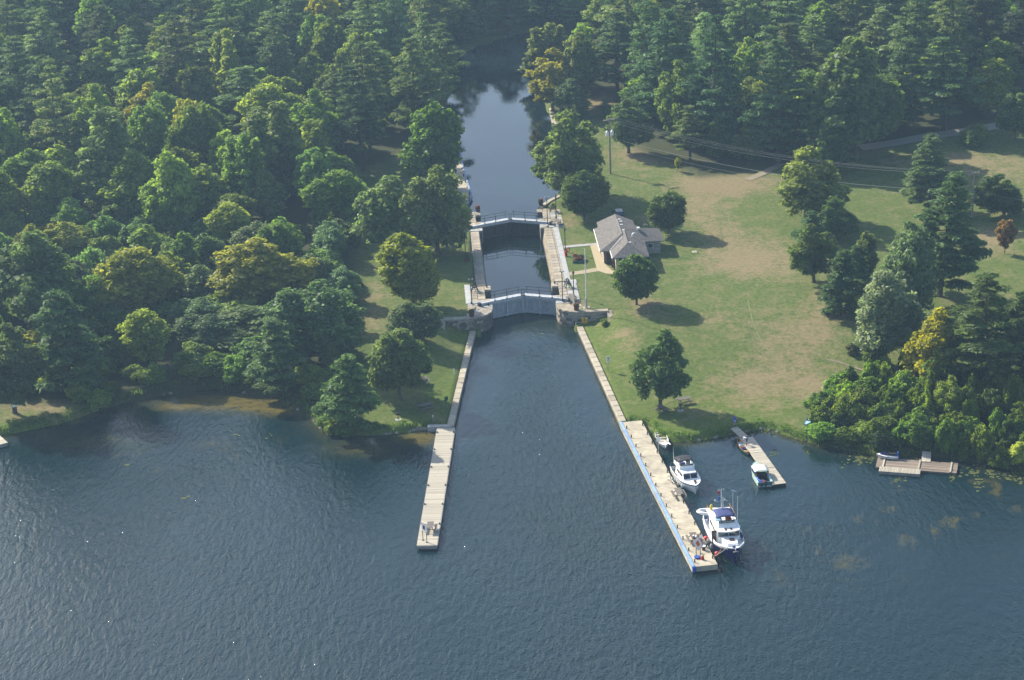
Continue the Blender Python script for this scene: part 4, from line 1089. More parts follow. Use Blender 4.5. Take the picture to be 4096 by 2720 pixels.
# ------------------------------------------------------------------ canal walls below the lock and the upper banks
def kerb_wall(name, pts, width, ztop, zbot, label, matn='stone', ln=1.5, land=1):
    """row of wall blocks along pts (water edge); land=+1: land lies left of the direction of travel"""
    root = empty(name, (0, 0, 0), 0, label, 'wall')
    for i in range(len(pts) - 1):
        a, b = Vector(pts[i]).to_2d(), Vector(pts[i + 1]).to_2d(); d = b - a; L_ = d.length; d.normalize()
        nrm = Vector((-d.y, d.x)) * land; n = max(1, round(L_ / ln)); st = L_ / n; an = math.atan2(d.y, d.x)
        for k in range(n):
            c = a + d * (k + 0.5) * st + nrm * width / 2
            block('coping_stone', matn if (k * 7 + i) % 5 else 'stone_warm', root, (c.x, c.y, ztop - 0.2 + 0.006 * ((k * 13) % 5)), (st - 0.025, width, 0.4), an)
            block('wall_stone', 'stone_dark', root, (c.x, c.y, (ztop - 0.4 + zbot) / 2), (st + 0.01, width - 0.10, ztop - 0.4 - zbot), an)
    return root
kerb_wall('canal_wall', [(xl(309.6), 309.6), (xl(273.4), 273.4)], 0.95, 0.92, -1.2, 'low stone wall along the left side of the channel below the lock', 'concrete', 1.9, land=-1)
kerb_wall('canal_wall', [(xr(309.6), 309.6), (xr(272.4), 272.4)], 0.95, 0.92, -1.2, 'low stone wall along the right side of the channel below the lock', 'concrete', 1.9, land=1)
uR = [tuple(lk(5.05, 26.3)[:2])] + [g2(*p, ZUP + 0.6) for p in [(2166, 815), (2200, 793), (2290, 752), (2262, 600), (2228, 510), (2205, 480), (2196, 430)]]
kerb_wall('canal_wall', uR, 0.8, COPE - 0.05, ZUP - 1.0, 'stone edge along the right bank of the upper canal', 'concrete', 2.2, land=-1)

# left landing above the lock: pale deck with a blue edge and small posts
def bank_landing():
    root = empty('bank_landing', (0, 0, 0), 0, 'pale concrete landing with blue edge on the left bank of the upper canal', 'landing')
    edge = [g2(*p, COPE) for p in [(1872, 812), (1886, 786), (1872, 740), (1858, 690), (1846, 640), (1832, 590), (1822, 560), (1812, 520)]]
    W = [0.9, 2.0, 2.3, 2.3, 2.3, 2.2, 2.1, 2.0]
    for i in range(len(edge) - 1):
        a, b = Vector(edge[i]), Vector(edge[i + 1]); d = (b - a).normalized(); nr = Vector((-d.y, d.x))
        mb = MB(); mb.prism([tuple(a), tuple(b), tuple(b + nr * W[i + 1]), tuple(a + nr * W[i])], ZUP - 0.8, COPE - 0.02 + 0.003 * (i % 2)); mb.build('deck_slab', pick('concrete'), root)
        mb = MB(); mb.bar((a.x - nr.x * .08, a.y - nr.y * .08, COPE - 0.1), (b.x - nr.x * .08, b.y - nr.y * .08, COPE - 0.1), 0.22, 0.3); mb.build('blue_edge', pick('blue_paint'), root)
        mb = MB(); mb.bar((a.x - nr.x * .05, a.y - nr.y * .05, ZUP - .1), (b.x - nr.x * .05, b.y - nr.y * .05, ZUP - .1), 0.14, 0.9); mb.build('fender_board', pick('navy_canvas'), root)
        if i:
            for f in (0.2, 0.7):
                q = a.lerp(b, f) + nr * 0.35
                mb = MB(); mb.lathe((q.x, q.y, COPE - 0.03), [(0.10, 0), (0.09, 0.38), (0.13, 0.40), (0.12, 0.46)], 8); mb.build('mooring_post', pick('black_metal'), root)
bank_landing()

# ------------------------------------------------------------------ piers and floats
def right_pier():
    a = Vector(g2(2868, 2257, .8)); b = Vector(g2(2776, 2268, .8)); c = Vector(g2(2480, 1692, .8)); d = Vector(g2(2568, 1678, .8))
    near = (a + b) / 2; far = (c + d) / 2; ax = far - near; L_ = ax.length; rz = math.atan2(-ax.x, ax.y); W = 3.05
    root = empty('concrete_pier', (near.x, near.y, 0), rz, 'long pale concrete pier with blue edge and black mooring posts', 'pier')
    n = 15; st = L_ / n
    rgp = np.random.default_rng(4)
    for k in range(n):
        mb = MB(); mb.box((0.12, (k + 0.5) * st, 0.45), (W - 0.3, st - 0.03, 0.7)); mb.build('slab', pick('concrete'), root)
        mb = MB(); mb.box((-W / 2 + 0.03, (k + 0.5) * st, 0.36), (0.30, st - 0.005, 0.62)); mb.build('side_beam', pick('concrete'), root)
        if k < n:
            mb = MB(); mb.add([(-W / 2 - 0.14, k * st + 0.03, 0.68), (-W / 2 + 0.20, k * st + 0.03, 0.80), (-W / 2 + 0.20, k * st + 0.03, 0.93), (-W / 2 - 0.14, k * st + 0.03, 0.84),
                              (-W / 2 - 0.14, (k + 1) * st - 0.03, 0.68), (-W / 2 + 0.20, (k + 1) * st - 0.03, 0.80), (-W / 2 + 0.20, (k + 1) * st - 0.03, 0.93), (-W / 2 - 0.14, (k + 1) * st - 0.03, 0.84)],
                             [(0, 1, 2, 3), (7, 6, 5, 4), (0, 4, 5, 1), (1, 5, 6, 2), (2, 6, 7, 3), (3, 7, 4, 0)])
            mb.build('blue_edge', pick('blue_paint'), root)
    mb = MB(); mb.box((0.1, L_ / 2, -0.55), (W - 0.5, L_ - 0.3, 1.3)); mb.build('pier_core', pick('stone_dark'), root)
    mb = MB(); mb.box((-W / 2 + 0.12, -0.10, 0.52), (0.5, 0.14, 0.66)); mb.build('blue_corner', pick('blue_bright'), root)
    for k in range(14):
        for sx in (-1, 1):
            y = 1.1 + k * 3.15 + (0.5 if sx > 0 else 0)
            if y > L_ - 0.6: continue
            mb = MB(); mb.lathe((sx * 1.18 + 0.1, y, 0.80), [(0.085, 0), (0.075, 0.34), (0.10, 0.36), (0.09, 0.42)], 8)
            mb.build('mooring_post', pick('black_metal'), root)
    return root, near, rz, L_
PIER, pier_near, pier_rz, PIER_L = right_pier()
def on_pier(x, y, z=0.8):
    c, s = math.cos(pier_rz), math.sin(pier_rz)
    return Vector((pier_near.x + x * c - y * s, pier_near.y + x * s + y * c, z))
def pier_px(px, py, z=0.8):
    v = G(px, py, z); return v

def plank_deck(root, L_, W, z, n, matn, th=0.06, gap=0.012, along=False, seed=1):
    rgp = np.random.default_rng(seed)
    for k in range(n):
        if not along:
            st = L_ / n; block('plank', matn, root, (rgp.normal(0, 0.01), (k + 0.5) * st, z - th / 2 + rgp.normal(0, 0.004)), (W, st - gap, th))
        else:
            st = W / n; block('plank', matn, root, (-W / 2 + (k + 0.5) * st, L_ / 2 + rgp.normal(0, 0.05), z - th / 2 + rgp.normal(0, 0.006)), (st - gap, L_, th))

def frame_from(pn, pf):
    a = Vector(pn).to_2d(); b = Vector(pf).to_2d(); ax = b - a
    return a, math.atan2(-ax.x, ax.y), ax.length

def left_pier():
    nl, nr_, fr, fl = [Vector(g2(*p, .62)) for p in ((1668, 2183), (1748, 2179), (1819, 1711), (1750, 1711))]
    a, rz, L_ = frame_from((nl + nr_) / 2, (fr + fl) / 2)
    root = empty('wooden_pier', (a.x, a.y, 0), rz, 'long weathered plank pier left of the channel', 'pier')
    W = 2.5
    plank_deck(root, L_, W, 0.62, 132, 'deck_wood', 0.07, 0.02)
    for sx in (-1, 1):
        mb = MB(); mb.box((sx * (W / 2 + 0.035), L_ / 2, 0.42), (0.07, L_, 0.36)); mb.build('side_beam', pick('grey_wood'), root)
    mb = MB(); mb.box((0, -0.07, 0.36), (W, 0.12, 0.44)); mb.build('end_beam', pick('grey_wood'), root)
    for k in range(7):
        mb = MB(); mb.box((0, 0.6 + k * 5.6, -0.25), (W - 0.3, 0.8, 1.0)); mb.build('crib', pick('stone_dark'), root)
        for sx in (-1, 1):
            if k: mb = MB(); mb.box((sx * 1.15, k * 5.7 + 0.2, 0.70), (0.16, 0.28, 0.14)); mb.build('cleat', pick('black_metal'), root)
    mb = MB(); mb.box((-0.9, L_ + 0.35, 0.45), (3.4, 0.7, 0.8)); mb.build('abutment', pick('concrete_grey'), root)
    return root, a, rz
LPIER, lp_a, lp_rz = left_pier()

def small_dock():
    gp = [(3144, 1932), (3094, 1938), (2962, 1752), (3010, 1745)]
    nr_, nl, fl, fr = [Vector(g2(*p, .42)) for p in gp]
    a, rz, L_ = frame_from((nl + nr_) / 2, (fl + fr) / 2)
    W = 1.75
    root = empty('float_dock', (a.x, a.y, 0), rz, 'three-section plank float dock with the canoe and teal boat', 'dock')
    for k in range(3):
        st = L_ / 3; s_ = empty('section', (0, k * st, 0)); s_.parent = root
        plank_deck(s_, st - 0.12, W, 0.42, 18, 'deck_wood', 0.06, 0.014, seed=k)
        mb = MB(); mb.box((0, st / 2 - 0.06, 0.14), (W - 0.1, st - 0.2, 0.44)); mb.build('float_box', pick('rubber_black'), s_)
        mb = MB(); mb.box((-W / 2 - 0.05, st / 2 - 0.06, 0.36), (0.10, st - 0.1, 0.16)); mb.build('side_rail', pick('deck_wood'), s_)
    # gangway to the bank
    A = Vector(G(2952, 1722, 0.9)); g0 = Vector((0.0, L_ - 0.2, 0.5))
    e_ = root.matrix_world
    c, s = math.cos(rz), math.sin(rz)
    g0w = Vector((a.x + g0.x * c - g0.y * s - 0.35, a.y + g0.x * s + g0.y * c, 0.52)); far = Vector(G(2936, 1712, 0.92))
    ga, grz, gl = frame_from(g0w, far)
    root2 = empty('gangway', (ga.x, ga.y, 0.5), grz, 'grey plank gangway from the lawn down to the float dock', 'gangway')
    for k in range(14):
        block('plank', 'deck_wood', root2, (0, (k + 0.5) * gl / 14, 0.07 + 0.42 * (k + 0.5) / 14), (1.15, gl / 14 - 0.012, 0.06))
    for sx in (-1, 1):
        mb = MB(); mb.bar((sx * 0.5, 0, 0.0), (sx * 0.5, gl, 0.40), 0.08, 0.10); mb.build('stringer', pick('grey_wood'), root2)
    return root, a, rz, L_
SDOCK, sd_a, sd_rz, sd_L = small_dock()
def on_sdock(x, y, z=0.42):
    c, s = math.cos(sd_rz), math.sin(sd_rz); return Vector((sd_a.x + x * c - y * s, sd_a.y + x * s + y * c, z))

def old_float():
    zz = lambda x, y: (3400 + x * .2948, 1700 + y * .2948)
    p0, p1, p2, p3 = [Vector(g2(*zz(*p), .3)) for p in ((345, 572), (1448, 655), (1474, 505), (375, 455))]
    ax = (p1 - p0); L_ = ax.length; ang = math.atan2(ax.y, ax.x)
    W = ((p3 - p0).length + (p2 - p1).length) / 2
    root = empty('old_float', (p0.x, p0.y, 0), ang, 'worn grey brown wooden float moored along the right shore', 'dock')
    rgp = np.random.default_rng(2); n = 11
    for k in range(n):
        st = W / n; cuts = [0, 1.2, 5.6 + rgp.normal(0, 0.5), 9.9 + rgp.normal(0, .4), L_]
        for u0, u1 in zip(cuts[:-1], cuts[1:]):
            block('plank', 'old_wood', root, ((u0 + u1) / 2, (k + 0.5) * st, 0.27 + rgp.normal(0, 0.015)), (u1 - u0 - 0.03, st - 0.03, 0.08), rgp.normal(0, 0.004))
    for u in (0.95, 5.6, 9.75):
        mb = MB(); mb.box((u, W / 2, 0.38), (0.20, W, 0.12)); mb.build('cross_beam', pick('deck_wood'), root)
    mb = MB(); mb.box((L_ / 2, W / 2, 0.0), (L_ - 0.2, W - 0.2, 0.44)); mb.build('float_logs', pick('stone_dark'), root)
    q0, q1, q2, q3 = [Vector(g2(*zz(*p), .42)) for p in ((388, 625), (948, 668), (958, 600), (405, 560))]
    ax = q1 - q0; L2 = ax.length; ang2 = math.atan2(ax.y, ax.x); W2 = 1.55
    r2 = empty('small_float', (q0.x, q0.y, 0), ang2, 'small pale plank float lashed in front of the old float', 'dock')
    for k in range(26):
        st = L2 / 26; block('plank', 'deck_wood', r2, ((k + 0.5) * st, W2 / 2, 0.41), (st - 0.045, W2, 0.05))
    mb = MB(); mb.box((L2 / 2, W2 / 2, 0.16), (L2, W2 - 0.06, 0.42)); mb.build('float_box', pick('grey_wood'), r2)
    g = G(*zz(1035, 445), .5)
    r3 = empty('plank_ramp', (g.x, g.y, 0.3), ang + 0.05, 'short pale plywood ramp from the old float to the bank', 'ramp')
    for k in range(2):
        block('board', 'deck_wood', r3, (-0.3 + k * 0.6, 0.35, 0.22), (0.58, 2.6, 0.05), 0, 0.12)
    return root, p0, ang, L_, W
old_float()
def edge_dock():
    a = G(27, 1766, .5); b = G(-60, 1690, .5); 
    o_, rz, L_ = frame_from((a.x - 0.6, a.y - 0.9), (b.x - 0.6, b.y - 0.9))
    root = empty('plank_dock', (o_.x, o_.y, 0), rz, 'corner of a pale plank dock cut off by the left photo edge', 'dock')
    plank_deck(root, L_, 2.0, 0.5, 12, 'deck_wood')
    mb = MB(); mb.box((0, L_ / 2, 0.1), (1.9, L_ - .1, 0.6)); mb.build('float_box', pick('grey_wood'), root)
edge_dock()

# ------------------------------------------------------------------ boats (local x = bow, y = port, z = 0 at the waterline)
def hull_mesh(st):
    """st: stations (x, half sheer, z sheer, half chine, z chine, z keel)"""
    mb = MB(); secs = []
    for x, bs, zs, bc, zc, zk in st:
        secs.append([(x, bs, zs), (x, (bs + bc) / 2 + 0.02, (zs + zc) / 2), (x, bc, zc), (x, 0, zk), (x, -bc, zc), (x, -(bs + bc) / 2 - 0.02, (zs + zc) / 2), (x, -bs, zs)])
    mb.loft(secs)
    n = len(secs[0]); mb.f.append(tuple(range(n)))
    return mb
def deck_mesh(st, dz, inset=0.0, x0=-99, x1=99):
    mb = MB(); pts = [(x, max(bs - inset, 0.01), zs + dz) for x, bs, zs, *_ in st if x0 <= x <= x1]
    secs = [[(x, b, z), (x, 0, z + 0.02), (x, -b, z)] for x, b, z in pts]
    return mb.loft(secs)
def strip_along(st, dz0, dz1, out, mb=None):
    """rub rail / stripe just outside the hull, both sides"""
    mb = mb or MB()
    for sg in (1, -1):
        secs = []
        for x, bs, zs, bc, zc, zk in st:
            secs.append([(x, sg * (bs + out), zs + dz0), (x, sg * (bs + out), zs + dz1), (x, sg * (bs - 0.02), zs + dz1), (x, sg * (bs - 0.02), zs + dz0)])
        mb.loft(secs if sg > 0 else [q[::-1] for q in secs], closed=True)
    return mb
def heading(stern, bow): d = Vector(bow).to_2d() - Vector(stern).to_2d(); return math.atan2(d.y, d.x)
def cabin(mb, x0, x1, w0, w1, z0, z1, rake_f=0.0, rake_b=0.0, tum=0.1):
    """tapered house: w0/w1 half widths at stern and front, raked ends, sides leaning in"""
    a = [(x0, w0, z0), (x1, w1, z0), (x1, -w1, z0), (x0, -w0, z0)]
    b = [(x0 + rake_b, w0 - tum, z1), (x1 - rake_f, w1 - tum, z1), (x1 - rake_f, -w1 + tum, z1), (x0 + rake_b, -w0 + tum, z1)]
    return mb.add(a + b, [(0, 1, 2, 3), (7, 6, 5, 4), (0, 4, 5, 1), (1, 5, 6, 2), (2, 6, 7, 3), (3, 7, 4, 0)])

def fender(parent, p, r, h, matn):
    mb = MB(); mb.lathe(p, [(0.03, h / 2 + 0.06), (r * 0.6, h / 2 - 0.02), (r, h * 0.28), (r, -h * 0.28), (r * 0.6, -h / 2 + 0.02), (0.03, -h / 2 - 0.04)], 10)
    return mb.build('fender', pick(matn), parent, smooth=True)

def trawler():
    bow, stern = Vector((26.05, 229.9)), Vector((24.85, 240.7)); L_ = (bow - stern).length
    root = empty('trawler_yacht', (stern.x, stern.y, 0), heading(stern, bow), 'navy hulled white trawler yacht with blue canopy and masts', 'boat')
    k = L_ / 10.8
    st = [(0, 1.62, 1.25, 1.50, 0.05, -0.3), (0.25, 1.75, 1.25, 1.6, 0.02, -0.5), (2, 1.92, 1.25, 1.75, 0, -0.6), (4, 1.98, 1.30, 1.8, 0, -0.7), (6, 1.95, 1.42, 1.65, 0, -0.7), (7.6, 1.80, 1.60, 1.25, 0.02, -0.7), (9, 1.46, 1.90, 0.75, 0.05, -0.6), (10.1, 0.80, 2.12, 0.28, 0.1, -0.4), (10.6, 0.36, 2.24, 0.08, 0.2, -0.2), (10.8, 0.04, 2.30, 0.02, 0.4, 0.1)]
    st = [(a * k, *r) for a, *r in st]
    h = hull_mesh(st).build('hull', pick('navy_hull'), root); autosmooth(h, 50)
    strip_along(st, -0.06, 0.05, 0.05).build('white_cap_rail', pick('gel_white'), root)
    deck_mesh(st, -0.14, 0.02).build('deck', pick('gel_white'), root)
    # white bulwark aft of midship
    mb = MB()
    for sg in (1, -1):
        mb.loft([[(x, sg * (bs + 0.012), zs - 0.42 if x < 6.2 else zs - 0.05), (x, sg * (bs + 0.02), zs + 0.10 + (0.30 if x < 6.2 else 0.04)), (x, sg * (bs - 0.06), zs + 0.10 + (0.30 if x < 6.2 else 0.04)), (x, sg * (bs - 0.05), zs - 0.3)] for x, bs, zs, *_ in st[:8]], closed=True)
    mb.build('bulwark', pick('gel_white'), root)
    mb = MB(); cabin(mb, 2.2, 7.35, 1.42, 1.40, 1.15, 2.88, 0.28, 0.05, 0.06); ho = mb.build('deckhouse', pick('gel_white'), root)
    # windscreen: three big panes and side windows
    for y0, y1, mn in ((-1.28, -0.02, 'glass_tint'), (0.06, 1.28, 'brown_wood')):
        mb = MB(); f = lambda z: 7.35 - 0.28 * (z - 1.15) / 2.1 + 0.012
        mb.add([(f(2.12), y0, 2.12), (f(2.12), y1, 2.12), (f(2.76), y1, 2.76), (f(2.76), y0, 2.76), (f(2.12) - .03, y0, 2.12), (f(2.12) - .03, y1, 2.12), (f(2.76) - .03, y1, 2.76), (f(2.76) - .03, y0, 2.76)],
               [(0, 1, 2, 3), (7, 6, 5, 4), (0, 4, 5, 1), (1, 5, 6, 2), (2, 6, 7, 3), (3, 7, 4, 0)])
        mb.build('window', pick('glass_dark' if mn == 'brown_wood' else mn), ho)
    for sg in (1, -1):
        for x0, x1 in ((2.7, 3.9), (4.2, 5.4)):
            mb = MB(); mb.box(((x0 + x1) / 2, sg * 1.395, 2.3), (x1 - x0, 0.03, 0.5)); mb.build('window', pick('glass_dark'), ho)
    # open wooden door on the pier side
    mb = MB(); mb.box((6.75, -1.72, 1.98), (0.06, 0.62, 1.75)); d = mb.build('door', pick('brown_wood'), root)
    mb = MB(); mb.box((6.79, -1.72, 2.35), (0.02, 0.36, 0.5)); mb.build('door_pane', pick('glass_tint'), d)
    # foredeck trunk, hatch, windlass, anchor
    mb = MB(); cabin(mb, 7.3, 9.55, 1.12, 0.72, 1.45, 2.2, 0.25, 0.0, 0.1); mb.build('trunk_cabin', pick('gel_white'), root)
    mb = MB(); mb.box((8.35, 0.15, 2.25), (0.62, 0.66, 0.12), 0, 0.85); mb.build('hatch', pick('brown_wood'), root)
    mb = MB(); mb.box((10.15, 0, 2.0), (0.4, 0.35, 0.3)); mb.ball((10.2, 0, 2.22), 0.18); mb.build('windlass', pick('navy_canvas'), root)
    mb = MB(); mb.bar((10.3, 0, 2.1), (11.1, 0.05, 1.95), 0.16, 0.10); mb.bar((11.0, -0.3, 1.9), (11.0, 0.4, 1.9), 0.08); mb.build('anchor', pick('rope'), root)
    # bow pulpit rails
    mb = MB()
    for sg in (1, -1):
        for x, b, z in ((9.0, 1.3, 1.85), (8.0, 1.62, 1.7)): mb.tube([(x, sg * b, z), (x, sg * b, z + 0.3)], 0.02, 5)
    mb.build('stanchion', pick('steel'), root)
    # upper deck and flying bridge
    mb = MB(); mb.prism([(1.0, -1.5), (6.6, -1.58), (7.35, -1.3), (7.62, -0.6), (7.62, 0.6), (7.35, 1.3), (6.6, 1.58), (1.0, 1.5)], 2.86, 3.0); up = mb.build('upper_deck', pick('gel_white'), root)
    mb = MB(); cabin(mb, 5.55, 6.55, 1.30, 1.15, 3.0, 3.5, 0.5, 0.0, 0.12); fb = mb.build('bridge_cowl', pick('gel_white'), root)
    for y in (-0.35, 0.35):
        mb = MB(); mb.box((7.05, y, 3.015), (0.62, 0.26, 0.03)); mb.build('skylight', pick('brown_wood'), up)
    mb = MB(); mb.prism([(6.0, -1.0), (6.25, -0.9), (6.25, 0.9), (6.0, 1.0)], 3.48, 3.72); mb.build('bridge_screen', pick('glass_tint'), fb)
    for y, mn in ((-0.75, 'blue_pale'), (0.45, 'orange')):
        mb = MB(); mb.box((5.0, y, 3.25), (0.6, 0.7, 0.5)); mb.box((4.66, y, 3.55), (0.12, 0.7, 0.4)); mb.build('helm_seat', pick(mn), up)
    for sg in (1, -1):
        mb = MB(); mb.tube([(1.1, sg * 1.42, 3.55), (5.6, sg * 1.5, 3.6)], 0.028, 6)
        for x in (1.2, 2.4, 3.6, 4.8): mb.tube([(x, sg * 1.45, 3.0), (x, sg * 1.45, 3.55)], 0.02, 5)
        mb.build('side_rail', pick('varnish'), up)
    # canopy
    mb = MB(); secs = []
    for x in (3.3, 3.7, 4.5, 5.3, 5.75):
        dz = -0.10 * ((x - 4.5) / 1.2) ** 2
        secs.append([(x, y, 4.25 + dz - 0.16 * (y / 1.15) ** 2) for y in (-1.15, -0.7, 0, 0.7, 1.15)] + [(x, y, 4.21 + dz - 0.16 * (y / 1.15) ** 2) for y in (1.15, 0.7, 0, -0.7, -1.15)])
    mb.loft(secs, closed=True); mb.build('canopy', pick('navy_canvas'), root, smooth=True)
    for sg in (1, -1):
        mb = MB(); mb.tube([(4.4, sg * 1.2, 3.0), (3.4, sg * 1.13, 4.05)], 0.02, 5); mb.tube([(4.6, sg * 1.2, 3.0), (5.6, sg * 1.13, 4.05)], 0.02, 5); mb.build('canopy_frame', pick('steel'), root)
    # mast with cross tree, ring aerial and flag
    mb = MB(); mb.tube([(3.0, 0.0, 3.0), (3.0, 0.0, 6.5)], 0.05, 6); mb.tube([(3.0, 0.25, 3.0), (3.0, 0.2, 5.4)], 0.045, 6); ms = mb.build('mast', pick('white_paint'), root)
    mb = MB(); mb.bar((3.0, -0.8, 4.9), (3.0, 0.8, 4.9), 0.07); mb.ball((3.0, -0.75, 5.05), 0.14); mb.ball((3.0, 0.45, 5.05), 0.13); mb.build('cross_tree', pick('steel'), ms)
    mb = MB(); mb.tube([(3.0 + 0.35 * math.cos(t), 0.35 * math.sin(t), 6.5) for t in np.linspace(0, 6.283, 13)], 0.02, 5, cap=False); mb.build('ring_aerial', pick('steel'), ms)
    mb = MB(); mb.box((3.0, -0.35, 6.1), (0.03, 0.34, 0.34)); mb.build('flag', pick('red'), ms)
    mb = MB(); mb.box((3.0, -0.3, 5.2), (0.05, 0.16, 0.7)); mb.build('pennant', pick('blue_bright'), ms)
    for y, t in ((1.2, 6.9), (1.45, 6.7)):
        mb = MB(); mb.tube([(4.2 if y < 1.3 else 5.6, y, 3.0), (4.2 if y < 1.3 else 5.6, y, t)], [0.035, 0.02], 6); mb.build('whip_aerial', pick('white_paint'), root)
    mb = MB(); mb.bar((4.2, 1.0, 6.88), (4.6, 1.55, 6.8), 0.12, 0.06); mb.build('wind_vane', pick('steel'), root)
    # cockpit clutter
    mb = MB(); mb.box((1.3, -1.0, 1.6), (0.8, 0.7, 0.6)); mb.build('deck_box', pick('navy_canvas'), root)
    mb = MB(); mb.tube([(1.3, -0.9, 2.98), (1.35, -0.95, 3.5), (1.3, -0.85, 3.75)], [0.16, 0.2, 0.08], 8); mb.build('yellow_cover', pick('yellow'), root)
    mb = MB(); mb.tube([(7.2, 1.62, 1.9), (6.2, 1.72, 1.85)], 0.2, 8); mb.build('rolled_cover', pick('navy_canvas'), root)
    for x, r_, h_, m_ in ((4.6, 0.30, 0.6, 'red'), (5.5, 0.20, 0.8, 'rubber_grey'), (6.9, 0.20, 0.8, 'rubber_grey'), (8.9, 0.32, 0.64, 'red')):
        b = np.interp(x * k, [s[0] for s in st], [s[1] for s in st])
        fender(root, (x * k, -b - r_ - 0.04, 0.75), r_, h_, m_)
    for sgn in (-1,):
        for z0, y0, x0, tx in ((1.95, -1.0, 9.6, 10.6), (1.9, -1.3, 9.0, 9.3)):
            pass
    # name lettering on the bow: three worn white strokes each side, unreadable at this distance
    return root, k
TRAWLER, _k = trawler()
# mooring lines of the trawler to the pier
def rope(p0, p1, sag, label):
    a, b = Vector(p0), Vector(p1); mb = MB()
    mb.tube([a.lerp(b, t) - Vector((0, 0, sag * 4 * t * (1 - t))) for t in np.linspace(0, 1, 8)], 0.03, 5)
    o = mb.build('mooring_line', pick('rope')); tag(o, label, 'rope'); return o
_bw = TRAWLER.matrix_basis
rope(_bw @ Vector((9.9 * _k, -0.9, 1.95)), on_pier(1.35, 1.6, 1.0), 0.05, 'taut pale mooring line from the trawler bow to the pier')
rope(_bw @ Vector((9.2 * _k, -1.3, 1.8)), on_pier(1.45, 2.2, 0.95), 0.45, 'slack mooring line hanging between the trawler bow and the pier')

def dinghy():
    a = Vector((22.75, 241.75)); b = Vector((25.7, 242.0))
    root = empty('inflatable_dinghy', (b.x, b.y, 1.15), heading(b, a), 'white inflatable dinghy slung across the trawler stern', 'dinghy')
    L_ = 3.1; mb = MB()
    pts = [(0, 0.62, 0.25), (1.0, 0.68, 0.25), (2.1, 0.62, 0.3), (2.75, 0.38, 0.4), (3.05, 0, 0.46), (2.75, -0.38, 0.4), (2.1, -0.62, 0.3), (1.0, -0.68, 0.25), (0, -0.62, 0.25)]
    mb.tube(pts, [0.16] + [0.23] * 7 + [0.16], 10); mb.build('tube', pick('gel_white'), root, smooth=True)
    mb = MB(); mb.prism([(0.15, -0.5), (2.1, -0.5), (2.7, 0), (2.1, 0.5), (0.15, 0.5)], 0.02, 0.10); mb.build('floor', pick('rubber_grey'), root)
    mb = MB(); mb.box((1.15, 0, 0.40), (0.3, 1.1, 0.06)); mb.build('thwart', pick('gel_white'), root)
    mb = MB(); mb.box((0.1, 0, 0.3), (0.08, 1.0, 0.5)); mb.build('transom', pick('grey_paint'), root)
    for y in (-0.4, 0.4):
        mb = MB(); mb.bar((1.3, y, 0.1), (1.3, y, -0.35), 0.06); mb.bar((1.3, y, -0.33), (1.3, y + 0.0, -0.36), 0.3, 0.05); mb.build('davit_chock', pick('steel'), root)
dinghy()
# davits that carry the dinghy
mb = MB()
for y in (-0.9, 0.9): mb.tube([(0.1, y, 1.1), (-0.2, y, 1.9), (-0.8, y, 2.0), (-1.25, y, 1.5), (-1.3, y, 1.15)], 0.045, 6)
mb.build('davit', pick('steel'), TRAWLER)

